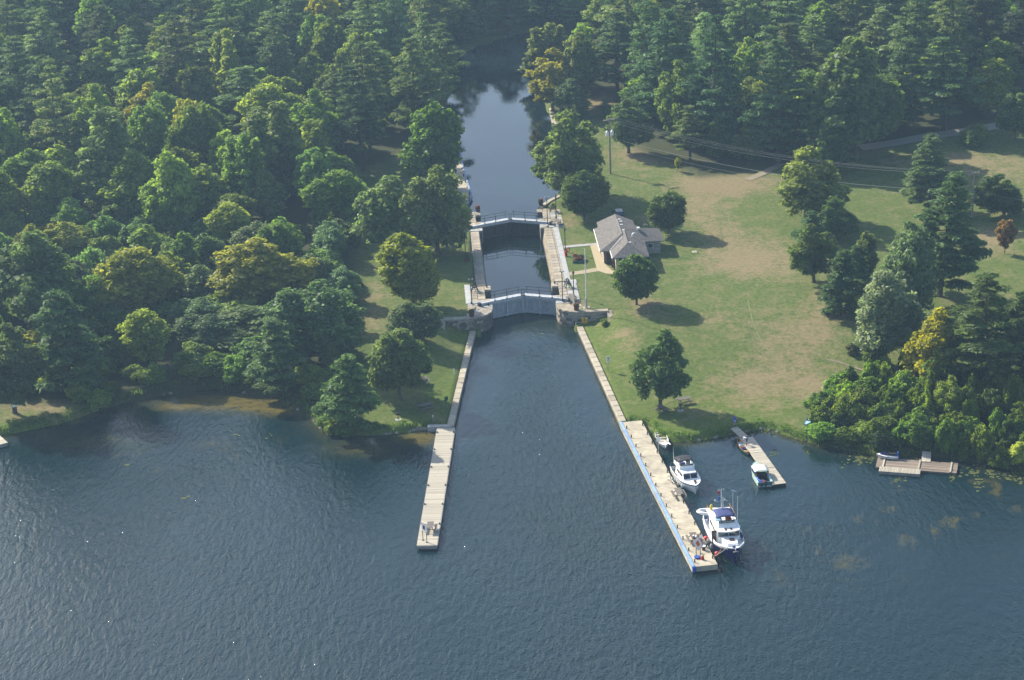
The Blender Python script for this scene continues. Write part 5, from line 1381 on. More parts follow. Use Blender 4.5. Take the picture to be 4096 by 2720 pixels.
def cruiser():
    bow, stern = Vector((23.15, 249.8)), Vector((21.7, 257.1)); L_ = (bow - stern).length; k = L_ / 7.6
    root = empty('cabin_cruiser', (stern.x, stern.y, 0), heading(stern, bow), 'white cabin cruiser with black canopy moored beside the pier', 'boat')
    st = [(0, 1.36, 0.95, 1.28, 0.05, -0.2), (1.5, 1.46, 0.98, 1.36, 0.02, -0.35), (3.5, 1.48, 1.05, 1.3, 0.02, -0.4), (5, 1.34, 1.14, 1.02, 0.04, -0.4), (6.2, 0.98, 1.25, 0.58, 0.1, -0.35), (7.0, 0.55, 1.33, 0.24, 0.2, -0.2), (7.45, 0.2, 1.38, 0.06, 0.35, 0.0), (7.6, 0.03, 1.40, 0.02, 0.6, 0.3)]
    st = [(a * k, *r) for a, *r in st]
    autosmooth(hull_mesh(st).build('hull', pick('gel_white'), root), 50)
    strip_along(st, -0.17, -0.08, 0.02).build('blue_stripe', pick('navy_hull'), root)
    strip_along(st, -0.05, 0.03, 0.045).build('rub_rail', pick('gel_white'), root)
    deck_mesh(st, 0.0, 0.01, 2.2).build('deck', pick('gel_white'), root)
    mb = MB(); mb.box((1.15 * k, 0, 0.42), (2.2 * k, 2.5, 0.06)); mb.build('cockpit_floor', pick('rubber_grey'), root)
    mb = MB(); cabin(mb, 2.0, 5.35, 1.22, 1.02, 0.95, 1.93, 0.75, 0.0, 0.14); ca = mb.build('cabin', pick('gel_white'), root)
    for y0, y1 in ((-0.92, -0.06), (0.06, 0.92)):
        f = lambda z: 5.35 - 0.75 * (z - 0.95) / 1.1 + 0.02
        yy = lambda y, z: y * (1 - 0.10 * (z - 1.2))
        mb = MB(); mb.add([(f(1.32), yy(y0, 1.32), 1.32), (f(1.32), yy(y1, 1.32), 1.32), (f(1.86), yy(y1, 1.86), 1.86), (f(1.86), yy(y0, 1.86), 1.86), (f(1.32) - .04, y0, 1.31), (f(1.32) - .04, y1, 1.31), (f(1.86) - .04, y1, 1.84), (f(1.86) - .04, y0, 1.84)],
                         [(0, 1, 2, 3), (7, 6, 5, 4), (0, 4, 5, 1), (1, 5, 6, 2), (2, 6, 7, 3), (3, 7, 4, 0)]); mb.build('windscreen', pick('glass_dark'), ca)
    for sg in (1, -1):
        for x0, x1 in ((2.4, 3.3), (3.5, 4.4)):
            mb = MB(); mb.box(((x0 + x1) / 2, sg * (1.135 - 0.045 * ((x0 + x1) / 2 - 2)), 1.6), (x1 - x0, 0.05, 0.36)); mb.build('side_window', pick('glass_dark'), ca)
    # flying bridge
    mb = MB()
    mb.loft([[(1.2, sg * 1.12, 2.02), (1.2, sg * 1.15, 2.5), (3.3, sg * 0.98, 2.62), (4.0, sg * 0.6, 2.35), (3.4, sg * 0.9, 2.04)] for sg in (1,)] * 1, cap=False) if False else None
    mb.prism([(0.9, -1.1), (3.4, -1.02), (3.9, -0.6), (3.9, 0.6), (3.4, 1.02), (0.9, 1.1)], 1.9, 1.98); mb.build('bridge_deck', pick('gel_white'), root)
    for sg in (1, -1):
        mb = MB(); mb.bar((0.95, sg * 1.06, 2.15), (3.35, sg * 0.98, 2.2), 0.07, 0.42); mb.build('bridge_side', pick('gel_white'), root)
    mb = MB(); mb.bar((3.38, -0.96, 2.2), (3.38, 0.96, 2.2), 0.08, 0.46); mb.build('bridge_front', pick('gel_white'), root)
    mb = MB(); mb.prism([(3.3, -0.9), (3.42, -0.8), (3.42, 0.8), (3.3, 0.9)], 2.4, 2.62); mb.build('bridge_screen', pick('glass_tint'), root)
    for y in (-0.5, 0.45):
        mb = MB(); mb.box((2.4, y, 2.36), (0.5, 0.5, 0.46)); mb.box((2.1, y, 2.66), (0.1, 0.5, 0.45)); mb.build('helm_seat', pick('rubber_grey'), root)
    mb = MB(); mb.box((2.95, -0.45, 2.45), (0.35, 0.6, 0.6)); mb.build('helm_console', pick('navy_canvas'), root)
    mb = MB(); secs = []
    for x in (1.0, 1.3, 1.9, 2.5, 2.75):
        dz = -0.10 * ((x - 1.9) / 0.9) ** 2
        secs.append([(x, y, 2.95 + dz - 0.13 * (y / 1.05) ** 2) for y in (-1.05, -0.6, 0, 0.6, 1.05)] + [(x, y, 2.91 + dz - 0.13 * (y / 1.05) ** 2) for y in (1.05, 0.6, 0, -0.6, -1.05)])
    mb.loft(secs, closed=True); mb.build('canopy', pick('dark_canvas'), root, smooth=True)
    for sg in (1, -1):
        mb = MB(); mb.tube([(1.9, sg * 1.05, 2.3), (1.1, sg * 1.03, 2.8)], 0.018, 5); mb.tube([(1.9, sg * 1.05, 2.3), (2.7, sg * 1.03, 2.8)], 0.018, 5); mb.build('canopy_frame', pick('steel'), root)
    mb = MB(); mb.tube([(0.08, -1.3, 1.0), (0.05, -1.3, 1.5), (0.05, 1.3, 1.5), (0.08, 1.3, 1.0)], 0.02, 6); mb.build('stern_rail', pick('steel'), root)
    mb = MB(); mb.tube([(1.0, -1.12, 2.2), (0.9, -1.15, 4.2)], [0.03, 0.012], 5); mb.build('whip_aerial', pick('white_paint'), root)
    for y in (-0.85, -0.95): 
        mb = MB(); mb.tube([(0.5, y, 1.4), (0.35, y - 0.1, 3.1)], [0.03, 0.012], 5); mb.build('fishing_rod', pick('rubber_grey'), root)
    mb = MB(); mb.bar((6.6 * k, 0.05, 1.42), (7.65 * k, 0, 1.40), 0.2, 0.06); mb.build('bow_roller', pick('gel_white'), root)
    mb = MB(); mb.bar((6.3 * k, 0.12, 1.48), (7.3 * k, 0.02, 1.50), 0.10); mb.ball((6.4 * k, 0.25, 1.46), (0.28, 0.22, 0.10)); mb.build('anchor', pick('dark_iron'), root)
    for x in (3.4, 4.6, 5.6): fender(root, (x * k, -np.interp(x, [0, 3.5, 5, 6.2], [1.36, 1.48, 1.34, .98]) - 0.17, 0.5), 0.13, 0.6, 'gel_white')
    return root
cruiser()

def teal_boat():
    bow, stern = Vector((31.72, 257.0)), Vector((32.38, 251.45)); L_ = (bow - stern).length; k = L_ / 5.5
    root = empty('runabout', (stern.x, stern.y, 0), heading(stern, bow), 'pale teal runabout with white top and twin outboards at the float dock', 'boat')
    st = [(0, 0.98, 0.62, 0.9, 0.02, -0.15), (1.5, 1.04, 0.66, 0.95, 0.0, -0.25), (3, 1.02, 0.76, 0.85, 0.02, -0.3), (4.2, 0.80, 0.88, 0.5, 0.08, -0.25), (5.0, 0.42, 0.97, 0.2, 0.2, -0.1), (5.35, 0.17, 1.0, 0.06, 0.32, 0.05), (5.5, 0.03, 1.02, 0.02, 0.5, 0.25)]
    st = [(a * k, *r) for a, *r in st]
    autosmooth(hull_mesh(st).build('hull', pick('teal_hull'), root), 50)
    strip_along(st, -0.04, 0.04, 0.03).build('gunwale', pick('teal_hull'), root)
    deck_mesh(st, 0.01, 0.02, 2.9).build('foredeck', pick('teal_hull'), root)
    mb = MB(); mb.box((1.5, 0, 0.12), (2.9, 1.7, 0.05)); mb.build('floor', pick('dark_canvas'), root)
    for sg in (1, -1):
        mb = MB(); mb.loft([[(x, sg * bs, zs + 0.02), (x, sg * (bs - 0.2), zs + 0.02), (x, sg * (bs - 0.2), 0.1), (x, sg * (bs - 0.03), 0.1)] for x, bs, zs, *_ in st[:3]], closed=True); mb.build('side_deck', pick('teal_hull'), root)
    mb = MB(); mb.box((0.06, 0, 0.42), (0.14, 1.9, 0.5)); mb.build('transom', pick('teal_dark'), root)
    mb = MB(); secs = []
    for x in (1.75, 2.1, 2.7, 3.4, 3.8):
        z = 1.55 + 0.02 * x - 0.14 * max(0, (x - 2.9)) ** 2
        secs.append([(x, y, z - 0.14 * (y / 0.95) ** 2) for y in (-0.98, -0.5, 0, 0.5, 0.98)] + [(x, y, z - 0.04 - 0.14 * (y / 0.95) ** 2) for y in (0.98, 0.5, 0, -0.5, -0.98)])
    mb.loft(secs, closed=True); mb.build('top', pick('gel_white'), root, smooth=True)
    for sg in (1, -1):
        mb = MB(); mb.bar((1.8, sg * 0.93, 0.7), (1.85, sg * 0.92, 1.45), 0.05); mb.bar((3.6, sg * 0.9, 0.8), (3.7, sg * 0.88, 1.4), 0.05); mb.build('top_support', pick('steel'), root)
        mb = MB(); mb.box((2.75, sg * 0.94, 1.1), (1.7, 0.03, 0.5)); mb.build('side_curtain', pick('navy_hull'), root)
    mb = MB(); mb.prism([(3.6, -0.85), (3.95, -0.5), (3.95, 0.5), (3.6, 0.85), (3.55, 0.8), (3.88, 0.45), (3.88, -0.45), (3.55, -0.8)], 0.85, 1.3); mb.build('windscreen', pick('glass_tint'), root)
    for y in (-0.45, 0.45):
        mb = MB(); mb.box((2.2, y, 0.36), (0.5, 0.46, 0.42)); mb.box((1.95, y, 0.7), (0.1, 0.46, 0.4)); mb.build('seat', pick('dark_canvas'), root)
    mb = MB(); mb.box((1.15, 0.05, 0.30), (0.42, 0.4, 0.3)); mb.build('cooler', pick('rubber_grey'), root)
    mb = MB(); mb.tube([(1.7, 0.72, 0.72), (1.1, 0.70, 0.62), (0.6, 0.45, 0.55), (0.35, 0.0, 0.52)], 0.13, 8); mb.build('blue_cover', pick('blue_bright'), root)
    mb = MB(); mb.box((0.45, 0.0, 0.55), (0.3, 0.35, 0.2)); mb.build('fuel_can', pick('red'), root)
    mb = MB(); mb.box((1.85, 0.78, 0.95), (0.22, 0.12, 0.4)); mb.build('life_jacket', pick('orange'), root)
    for y, s_ in ((-0.05, 1.0), (0.55, 0.7)):
        mb = MB(); mb.box((-0.2, y, 0.62 * s_ + 0.1), (0.4 * s_, 0.3 * s_, 0.42 * s_), 0, 0.8); mb.box((-0.22, y, 0.15), (0.16, 0.12, 0.6)); mb.build('outboard_motor', pick('black_metal'), root)
    mb = MB(); mb.tube([(3.95 * k, 0.8, 0.9), (4.6 * k, 0.62, 1.25), (5.4 * k, 0.0, 1.35), (4.6 * k, -0.62, 1.25), (3.95 * k, -0.8, 0.9)], 0.018, 6)
    for x, y in ((4.6, 0.62), (4.6, -0.62), (5.35, 0)): mb.tube([(x * k, y, 0.95), (x * k, y, 1.28)], 0.016, 5)
    mb.build('bow_rail', pick('steel'), root)
    return root
teal_boat()

def canoe():
    a, b = Vector((30.42, 266.1)), Vector((31.30, 261.1)); L_ = (b - a).length
    root = empty('canoe', (a.x, a.y, 0.0), heading(a, b), 'green canoe with wooden interior and packed bags beside the float dock', 'canoe')
    st = []
    for u in np.linspace(0, 1, 13):
        w = 0.46 * (1 - abs(2 * u - 1) ** 2.2) + 0.015; zs = 0.34 + 0.26 * abs(2 * u - 1) ** 3.2
        st.append((u * L_, w, zs, w * 0.86, 0.04 + 0.12 * abs(2 * u - 1) ** 4, -0.06 + 0.20 * abs(2 * u - 1) ** 6))
    autosmooth(hull_mesh(st).build('hull', pick('door_green'), root), 60)
    mb = MB(); mb.loft([[(x, bs - 0.025, zs - 0.01), (x, bc - 0.03, zc + 0.05), (x, 0, zk + 0.07), (x, -bc + 0.03, zc + 0.05), (x, -bs + 0.025, zs - 0.01)] for x, bs, zs, bc, zc, zk in st[1:-1]]); mb.build('lining', pick('varnish'), root)
    strip_along(st, -0.01, 0.035, 0.02).build('gunwale', pick('varnish'), root)
    for u in (0.2, 0.5, 0.82):
        w = 0.46 * (1 - abs(2 * u - 1) ** 2.2); mb = MB(); mb.box((u * L_, 0, 0.31), (0.22, 2 * w, 0.035)); mb.build('thwart', pick('varnish'), root)
    for u, d, mn, nm in ((0.26, (0.42, 0.55, 0.26), 'blue_pale', 'pack'), (0.37, (0.36, 0.66, 0.28), 'gel_white', 'cooler'), (0.49, (0.45, 0.6, 0.26), 'cloth_navy', 'pack'), (0.61, (0.5, 0.62, 0.3), 'navy_hull', 'pack'), (0.75, (0.36, 0.42, 0.2), 'rope', 'pack')):
        o = empty('cooler_box' if nm == 'cooler' else 'bag', root.matrix_basis @ Vector((u * L_, 0, 0.06)), root.rotation_euler.z,
                  {'blue_pale': 'pale blue bag packed in the far end of the canoe', 'gel_white': 'white box packed amid the bags in the canoe', 'cloth_navy': 'dark bag right behind the white box in the canoe', 'navy_hull': 'large navy bag packed in the canoe', 'rope': 'small tan bag in the near end of the canoe'}[mn], 'bag')
        mb = MB(); mb.box((0, 0, d[2] / 2), d, 0, 0.86); mb.build('body', pick(mn), o)
        mb = MB(); mb.bar((0, -d[1] * 0.3, d[2] + 0.01), (0, d[1] * 0.3, d[2] + 0.01), 0.05, 0.02); mb.build('strap', pick('dark_canvas'), o)
canoe()

def rowboat():
    stern, bow = Vector((19.95, 269.0)), Vector((20.35, 264.2)); L_ = (bow - stern).length
    root = empty('rowing_boat', (stern.x, stern.y, 0), heading(stern, bow), 'small white open boat with bench seats in the pier corner', 'boat')
    st = [(0, 0.66, 0.50, 0.56, 0.04, -0.05), (1.2, 0.76, 0.50, 0.62, 0.02, -0.1), (2.6, 0.76, 0.54, 0.58, 0.02, -0.12), (3.7, 0.58, 0.60, 0.36, 0.06, -0.08), (4.4, 0.30, 0.68, 0.14, 0.14, 0.0), (4.7, 0.04, 0.72, 0.02, 0.3, 0.15)]
    st = [(a * L_ / 4.7, *r) for a, *r in st]
    autosmooth(hull_mesh(st).build('hull', pick('gel_white'), root), 50)
    mb = MB(); mb.loft([[(x, bs - 0.03, zs), (x, bc - 0.03, zc + 0.07), (x, 0, zk + 0.12), (x, -bc + 0.03, zc + 0.07), (x, -bs + 0.03, zs)] for x, bs, zs, bc, zc, zk in st[:-1]]); mb.build('lining', pick('grey_paint'), root)
    strip_along(st, -0.03, 0.04, 0.03).build('gunwale', pick('white_paint'), root)
    for x in (0.5, 1.55, 2.65):
        mb = MB(); mb.box((x, 0, 0.38), (0.42, 1.2, 0.05)); mb.build('bench', pick('concrete'), root)
    mb = MB(); mb.prism([(3.6, -0.55), (4.35, -0.28), (4.6, 0), (4.35, 0.28), (3.6, 0.55)], 0.6, 0.63); mb.build('bow_deck', pick('white_paint'), root)
    mb = MB(); mb.box((0.02, 0.05, 0.3), (0.06, 1.1, 0.46)); mb.build('transom', pick('gel_white'), root)
    mb = MB(); mb.tube([(3.2, 0.1, 0.62), (4.9, 0.5, 0.95)], [0.03, 0.025], 6); mb.box((4.9, 0.52, 0.97), (0.7, 0.2, 0.04), 0.2); mb.build('oar', pick('white_paint'), root)
rowboat()

def jet_ski():
    a, b = Vector((48.2, 258.35)), Vector((51.0, 257.75))
    root = empty('jet_ski', (b.x, b.y, 0.32), heading(b, a), 'white and blue jet ski resting at the back of the old float', 'jet ski')
    st = [(0, 0.42, 0.38, 0.36, 0.1, 0.05), (0.9, 0.52, 0.42, 0.42, 0.08, 0.0), (1.8, 0.5, 0.5, 0.36, 0.12, 0.0), (2.5, 0.3, 0.56, 0.16, 0.25, 0.1), (2.9, 0.03, 0.58, 0.02, 0.4, 0.3)]
    autosmooth(hull_mesh(st).build('hull', pick('gel_white'), root), 50); deck_mesh(st, 0.01, 0.02).build('deck', pick('gel_white'), root)
    mb = MB(); cabin(mb, 1.5, 2.6, 0.34, 0.12, 0.5, 0.86, 0.6, 0.2, 0.08); mb.build('hood', pick('navy_hull'), root)
    mb = MB(); mb.box((0.85, 0, 0.62), (1.3, 0.34, 0.3), 0, 0.85); mb.build('seat', pick('dark_canvas'), root)
    mb = MB(); mb.tube([(1.62, -0.38, 0.95), (1.72, 0, 1.0), (1.62, 0.38, 0.95)], 0.03, 6); mb.build('handlebar', pick('black_metal'), root)
    mb = MB(); mb.box((0.1, 0, 0.7), (0.2, 0.5, 0.5), 0, 0.8); mb.build('blue_bag', pick('blue_bright'), root)
    strip_along(st, -0.16, -0.10, 0.01).build('stripe', pick('navy_hull'), root)
jet_ski()

def beached_canoe():
    a = at(3222, 1708); b = at(3275, 1652); a.z = max(a.z, 0.7); b.z = max(b.z, 0.8)
    root = empty('beached_boat', (a.x, a.y, a.z), heading(a, b), 'green and silver boat half hidden by bushes on the bank', 'boat')
    st = [(u * 5.0, 0.5 * (1 - abs(2 * u - 0.9) ** 2.6 * 0.9) + 0.02, 0.42, 0.4 * (1 - abs(2 * u - 0.9) ** 2.6 * 0.9) + 0.01, 0.1, 0.03) for u in np.linspace(0, 1, 9)]
    autosmooth(hull_mesh(st).build('hull', pick('teal_dark'), root), 50)
    deck_mesh(st, -0.04, 0.03, 0, 1.4).build('end_deck', pick('blue_pale'), root)
    strip_along(st, -0.02, 0.03, 0.02).build('gunwale', pick('steel'), root)
    for x in (1.9, 3.2): mb = MB(); mb.box((x, 0, 0.34), (0.25, 0.85, 0.04)); mb.build('bench', pick('grey_paint'), root)
beached_canoe()

# ------------------------------------------------------------------ people
def bmesh_person(name, J, label, loc, rz, shirt, shorts, hair='hair_dark', hat=None, h=1.75):
    """J: joints in metres for a 1.75 m figure; one continuous skinned body, clothing as shells over it"""
    root = empty(name, loc, rz, label, 'person')
    names = list(J.keys()); V = [J[n][0] for n in names]; RAD = [J[n][1] for n in names]
    E_ = []
    def chain(*c):
        for a, b in zip(c[:-1], c[1:]): E_.append((names.index(a), names.index(b)))
    chain('pelvis', 'belly', 'chest', 'neck', 'chin', 'head', 'crown')
    for s in 'lr':
        chain('chest', 'sh' + s, 'el' + s, 'wr' + s, 'pa' + s); chain('pelvis', 'hi' + s, 'kn' + s, 'an' + s, 'to' + s)
        for f in range(5):
            chain('pa' + s if f else 'wr' + s, f'f{f}a' + s, f'f{f}b' + s)
    me = bpy.data.meshes.new('body'); me.from_pydata(V, E_, []); o = bpy.data.objects.new('body', me); COL.objects.link(o)
    sk = o.modifiers.new('Skin', 'SKIN'); sk.use_smooth_shade = True
    for i, sv in enumerate(me.skin_vertices[0].data):
        sv.radius = RAD[i] if isinstance(RAD[i], tuple) else (RAD[i], RAD[i]); sv.use_root = (names[i] == 'pelvis')
    ss = o.modifiers.new('Sub', 'SUBSURF'); ss.levels = 1; ss.render_levels = 1
    dg = bpy.context.evaluated_depsgraph_get(); dg.update()
    bm_ = bpy.data.meshes.new_from_object(o.evaluated_get(dg)); bpy.data.objects.remove(o)
    bm_.materials.clear(); bm_.materials.append(pick('skin'))
    b = link_mesh('body', bm_, None, root, smooth=True)
    co = np.empty(len(bm_.vertices) * 3); bm_.vertices.foreach_get('co', co); co = co.reshape(-1, 3)
    no = np.empty(len(bm_.vertices) * 3); bm_.vertices.foreach_get('normal', no); no = no.reshape(-1, 3)
    def segd(P, a, b):
        a = np.array(a); b = np.array(b); d = b - a; t = np.clip(((P - a) @ d) / (d @ d), 0, 1); return np.linalg.norm(P - a - t[:, None] * d, axis=1), t
    segs = {}
    for a, b_ in E_: segs[(names[a], names[b_])] = segd(co, V[a], V[b_])
    keys = list(segs.keys()); D = np.stack([segs[k][0] for k in keys], 1); near = D.argmin(1)
    T = np.stack([segs[k][1] for k in keys], 1)[np.arange(len(co)), near]
    def sel(fn): return np.array([fn(keys[n], t) for n, t in zip(near, T)])
    def is_shirt(k, t): return k in (('belly', 'chest'), ('pelvis', 'belly'), ('chest', 'shl'), ('chest', 'shr')) or (k == ('chest', 'neck') and t < 0.5) or (k in (('shl', 'ell'), ('shr', 'elr')) and t < 0.75)
    def is_short(k, t): return k in (('pelvis', 'hil'), ('pelvis', 'hir')) or (k in (('hil', 'knl'), ('hir', 'knr')) and t < 0.9) or (k == ('pelvis', 'belly') and t < 0.35)
    def is_hair(k, t): return k == ('head', 'crown') or (k == ('chin', 'head') and t > 0.75)
    def is_shoe(k, t): return k in (('anl', 'tol'), ('anr', 'tor'))
    for nm, fn, mn, off in (('shirt', is_shirt, shirt, 0.018), ('shorts', is_short, shorts, 0.026), ('hair' if not hat else 'cap', is_hair, hat or hair, 0.014), ('shoes', is_shoe, 'cloth_navy', 0.012)):
        mk = sel(fn); fs = [tuple(p.vertices) for p in bm_.polygons if sum(mk[v] for v in p.vertices) >= max(2, len(p.vertices) - 1)]
        if not fs: continue
        used = sorted({v for q in fs for v in q}); mp = {v: i for i, v in enumerate(used)}
        mb = MB(); mb.add([tuple(co[v] + no[v] * off) for v in used], [tuple(mp[v] for v in q) for q in fs])
        mb.build(nm, pick(mn), root, smooth=True)
    hd = np.array(J['head'][0]); fw = np.array(J['_fw']) if '_fw' in J else None
    return root

def figure(bend=0.0, arml=((-0.26, 0.02, 1.12), (-0.28, 0.10, 0.88)), armr=((0.26, 0.02, 1.12), (0.28, 0.10, 0.88)), stride=0.0, head_tilt=0.0):
    """x right, y forward; bend = forward lean of the trunk at the hips"""
    J = {}
    cb, sb = math.cos(bend), math.sin(bend); hip = np.array([0, 0, 0.93])
    def tr(p):
        q = np.array(p) - hip; return tuple(hip + np.array([q[0], q[1] * cb + q[2] * sb, -q[1] * sb + q[2] * cb]))
    J['pelvis'] = ((0, 0, 0.95), (0.15, 0.11)); J['belly'] = (tr((0, 0.01, 1.10)), (0.145, 0.105)); J['chest'] = (tr((0, 0, 1.34)), (0.165, 0.11)); J['neck'] = (tr((0, 0.01, 1.48)), 0.058)
    ch = tr((0, 0.02, 1.54)); J['chin'] = (ch, (0.068, 0.078)); c2, s2 = math.cos(bend + head_tilt), math.sin(bend + head_tilt)
    J['head'] = ((ch[0], ch[1] + 0.11 * s2, ch[2] + 0.11 * c2), (0.078, 0.098)); J['crown'] = ((ch[0], ch[1] + 0.19 * s2, ch[2] + 0.19 * c2), (0.05, 0.06))
    for s, sg, (el, wr) in (('l', -1, arml), ('r', 1, armr)):
        J['sh' + s] = (tr((sg * 0.185, 0, 1.41)), 0.062); J['el' + s] = (el, 0.043); J['wr' + s] = (wr, 0.029)
        d = np.array(wr) - np.array(el); d = d / np.linalg.norm(d); pa = np.array(wr) + d * 0.07
        J['pa' + s] = (tuple(pa), (0.036, 0.018))
        sd = np.cross(d, [0, 0, 1.0]); sd = sd / (np.linalg.norm(sd) + 1e-6)
        for f, (o_, ln) in enumerate(((0.045, 0.05), (-0.03, 0.075), (-0.01, 0.085), (0.01, 0.08), (0.03, 0.06))):
            a = (np.array(wr) + d * 0.035 + sd * o_) if f == 0 else (pa + d * 0.035 + sd * o_)
            J[f'f{f}a' + s] = (tuple(a), 0.0095); J[f'f{f}b' + s] = (tuple(a + d * ln + np.array([0, 0, -0.012])), 0.008)
        st = stride * sg
        J['hi' + s] = ((sg * 0.095, 0, 0.90), 0.088); J['kn' + s] = ((sg * 0.105, 0.03 + st * 0.5, 0.50), 0.058); J['an' + s] = ((sg * 0.11, -0.02 + st, 0.09), 0.038); J['to' + s] = ((sg * 0.125, 0.14 + st, 0.045), 0.038)
    return J
p = at(2938, 1716); p.z = 1.0
bmesh_person('person', figure(stride=0.12, arml=((-0.24, 0.10, 1.12), (-0.10, 0.28, 1.02)), armr=((0.24, 0.10, 1.12), (0.10, 0.28, 1.02))), 'person in blue shirt and dark shorts walking onto the gangway', (p.x, p.y, 0.98), R(185), 'cloth_blue', 'cloth_navy')
o = empty('carried_bag', (p.x - 0.02, p.y - 0.36, 1.72), R(185), 'blue bag with white mark held against the walking person', 'bag')
mb = MB(); mb.box((0, 0, 0.17), (0.42, 0.24, 0.36), 0, 0.85); mb.build('body', pick('cloth_blue'), o)
mb = MB(); mb.box((0, 0.125, 0.2), (0.2, 0.02, 0.14)); mb.build('patch', pick('cloth_white'), o)
q = on_sdock(-0.45, 7.6)
_m2 = G(2988, 1779, 0.42)
bmesh_person('person', figure(bend=R(72), arml=((-0.22, 0.50, 0.72), (-0.20, 0.56, 0.42)), armr=((0.22, 0.50, 0.72), (0.20, 0.56, 0.42)), head_tilt=R(10)), 'person in white shirt bending over the canoe on the float dock', (_m2.x, _m2.y, 0.42), R(80), 'cloth_white', 'cloth_navy')
_m3 = G(2807, 2184, 0.8)
bmesh_person('person', figure(bend=R(12), arml=((-0.27, 0.12, 1.10), (-0.20, 0.36, 1.0)), armr=((0.27, 0.12, 1.10), (0.20, 0.36, 1.0)), head_tilt=R(12)), 'person in white shirt and khaki shorts standing beside the trawler on the pier', (_m3.x, _m3.y, 0.8), R(70), 'cloth_white', 'cloth_khaki')

# ------------------------------------------------------------------ picnic tables
def picnic_proto():
    root = empty('picnic_table', (0, 0, -50), 0, 'proto', 'picnic table')
    L_ = 1.95
    for k in range(5): block('top_plank', 'table_wood', root, (-0.34 + k * 0.17, 0, 0.76), (0.155, L_, 0.05))
    for sg in (1, -1):
        for k in range(2): block('bench_plank', 'table_wood', root, (sg * (0.66 + k * 0.15), 0, 0.45), (0.14, L_, 0.05))
    for y in (-0.65, 0.65):
        mb = MB()
        mb.bar((-0.62, y, 0), (-0.22, y, 0.74), 0.05); mb.bar((0.62, y, 0), (0.22, y, 0.74), 0.05); mb.bar((-0.80, y, 0.41), (0.80, y, 0.41), 0.05); mb.bar((-0.34, y, 0.72), (0.34, y, 0.72), 0.05)
        mb.build('leg_frame', pick('dark_iron'), root)
    return root
TB = picnic_proto(); TB_used = [False]
def picnic(loc, rz, label):
    r = TB if not TB_used[0] else copy_tree(TB); TB_used[0] = True
    r.location = loc; r.rotation_euler = (0, 0, rz); r['label'] = label; r['group'] = 'picnic tables'; return r
picnic(G(2715, 1985, .8), pier_rz, 'grey picnic table on the concrete pier below the cabin cruiser')
picnic(G(2776, 2165, .8), pier_rz, 'picnic table with dishes on the concrete pier beside the trawler')
picnic(G(1722, 2121, .62), lp_rz, 'weathered picnic table at the outer end of the wooden pier')
picnic(at(2736, 1612), R(-72), 'picnic table half in sun right of the lawn tree')
picnic(at(2650, 1648), R(35), 'picnic table in shade at the foot of the lawn tree')
picnic(at(1692, 1535), R(-8), 'sunlit picnic table under the leafy tree on the left lawn')
picnic(at(1702, 1636), R(-62), 'picnic table in deep shade on the left lawn')
picnic(lk(8.0, 16.9, COPE - 0.03), LTH, 'picnic table on the paving by the upper lock gate')
picnic(lk(7.6, -21.7, COPE + 0.0), LTH, 'picnic table on the paving by the lower lock gate')
# dishes and jugs on the pier table
tb = G(2776, 2165, .8)
for i, (dx, dy, r_, h_, mn, lb) in enumerate(((0.1, -0.55, 0.13, 0.2, 'gel_white', 'white jug at the near end of the pier table'), (-0.2, -0.7, 0.15, 0.14, 'black_metal', 'black pot on the pier table'), (0.18, -0.15, 0.17, 0.1, 'rope', 'tan bowl on the pier table'), (-0.1, -0.35, 0.10, 0.24, 'steel', 'metal canister on the pier table'))):
    c, s = math.cos(pier_rz), math.sin(pier_rz)
    o = empty('jug' if i == 0 else ('pot', 'bowl', 'canister')[i - 1], (tb.x + dx * c - dy * s, tb.y + dx * s + dy * c, 0.8 + 0.786), pier_rz, lb, 'tableware')
    mb = MB(); mb.lathe((0, 0, 0), [(r_ * 0.8, 0), (r_, h_ * 0.3), (r_ * 0.95, h_ * 0.9), (r_ * 0.6, h_)], 10); mb.build('body', pick(mn), o)
    mb = MB(); mb.tube([(r_ * 0.9, 0, h_ * 0.8), (r_ * 1.4, 0, h_ * 0.6), (r_ * 0.95, 0, h_ * 0.3)], 0.018, 5); mb.build('handle', pick(mn), o)
o = empty('waste_bin', on_pier(0.75, 4.05), pier_rz, 'dark tub with white lid at the end of the pier table', 'tub')
mb = MB(); mb.lathe((0, 0, 0), [(0.2, 0), (0.26, 0.5), (0.27, 0.52)], 12); mb.build('body', pick('dark_canvas'), o)
mb = MB(); mb.lathe((0, 0, 0.52), [(0.28, 0), (0.26, 0.05), (0.1, 0.08)], 12); mb.build('lid', pick('gel_white'), o)

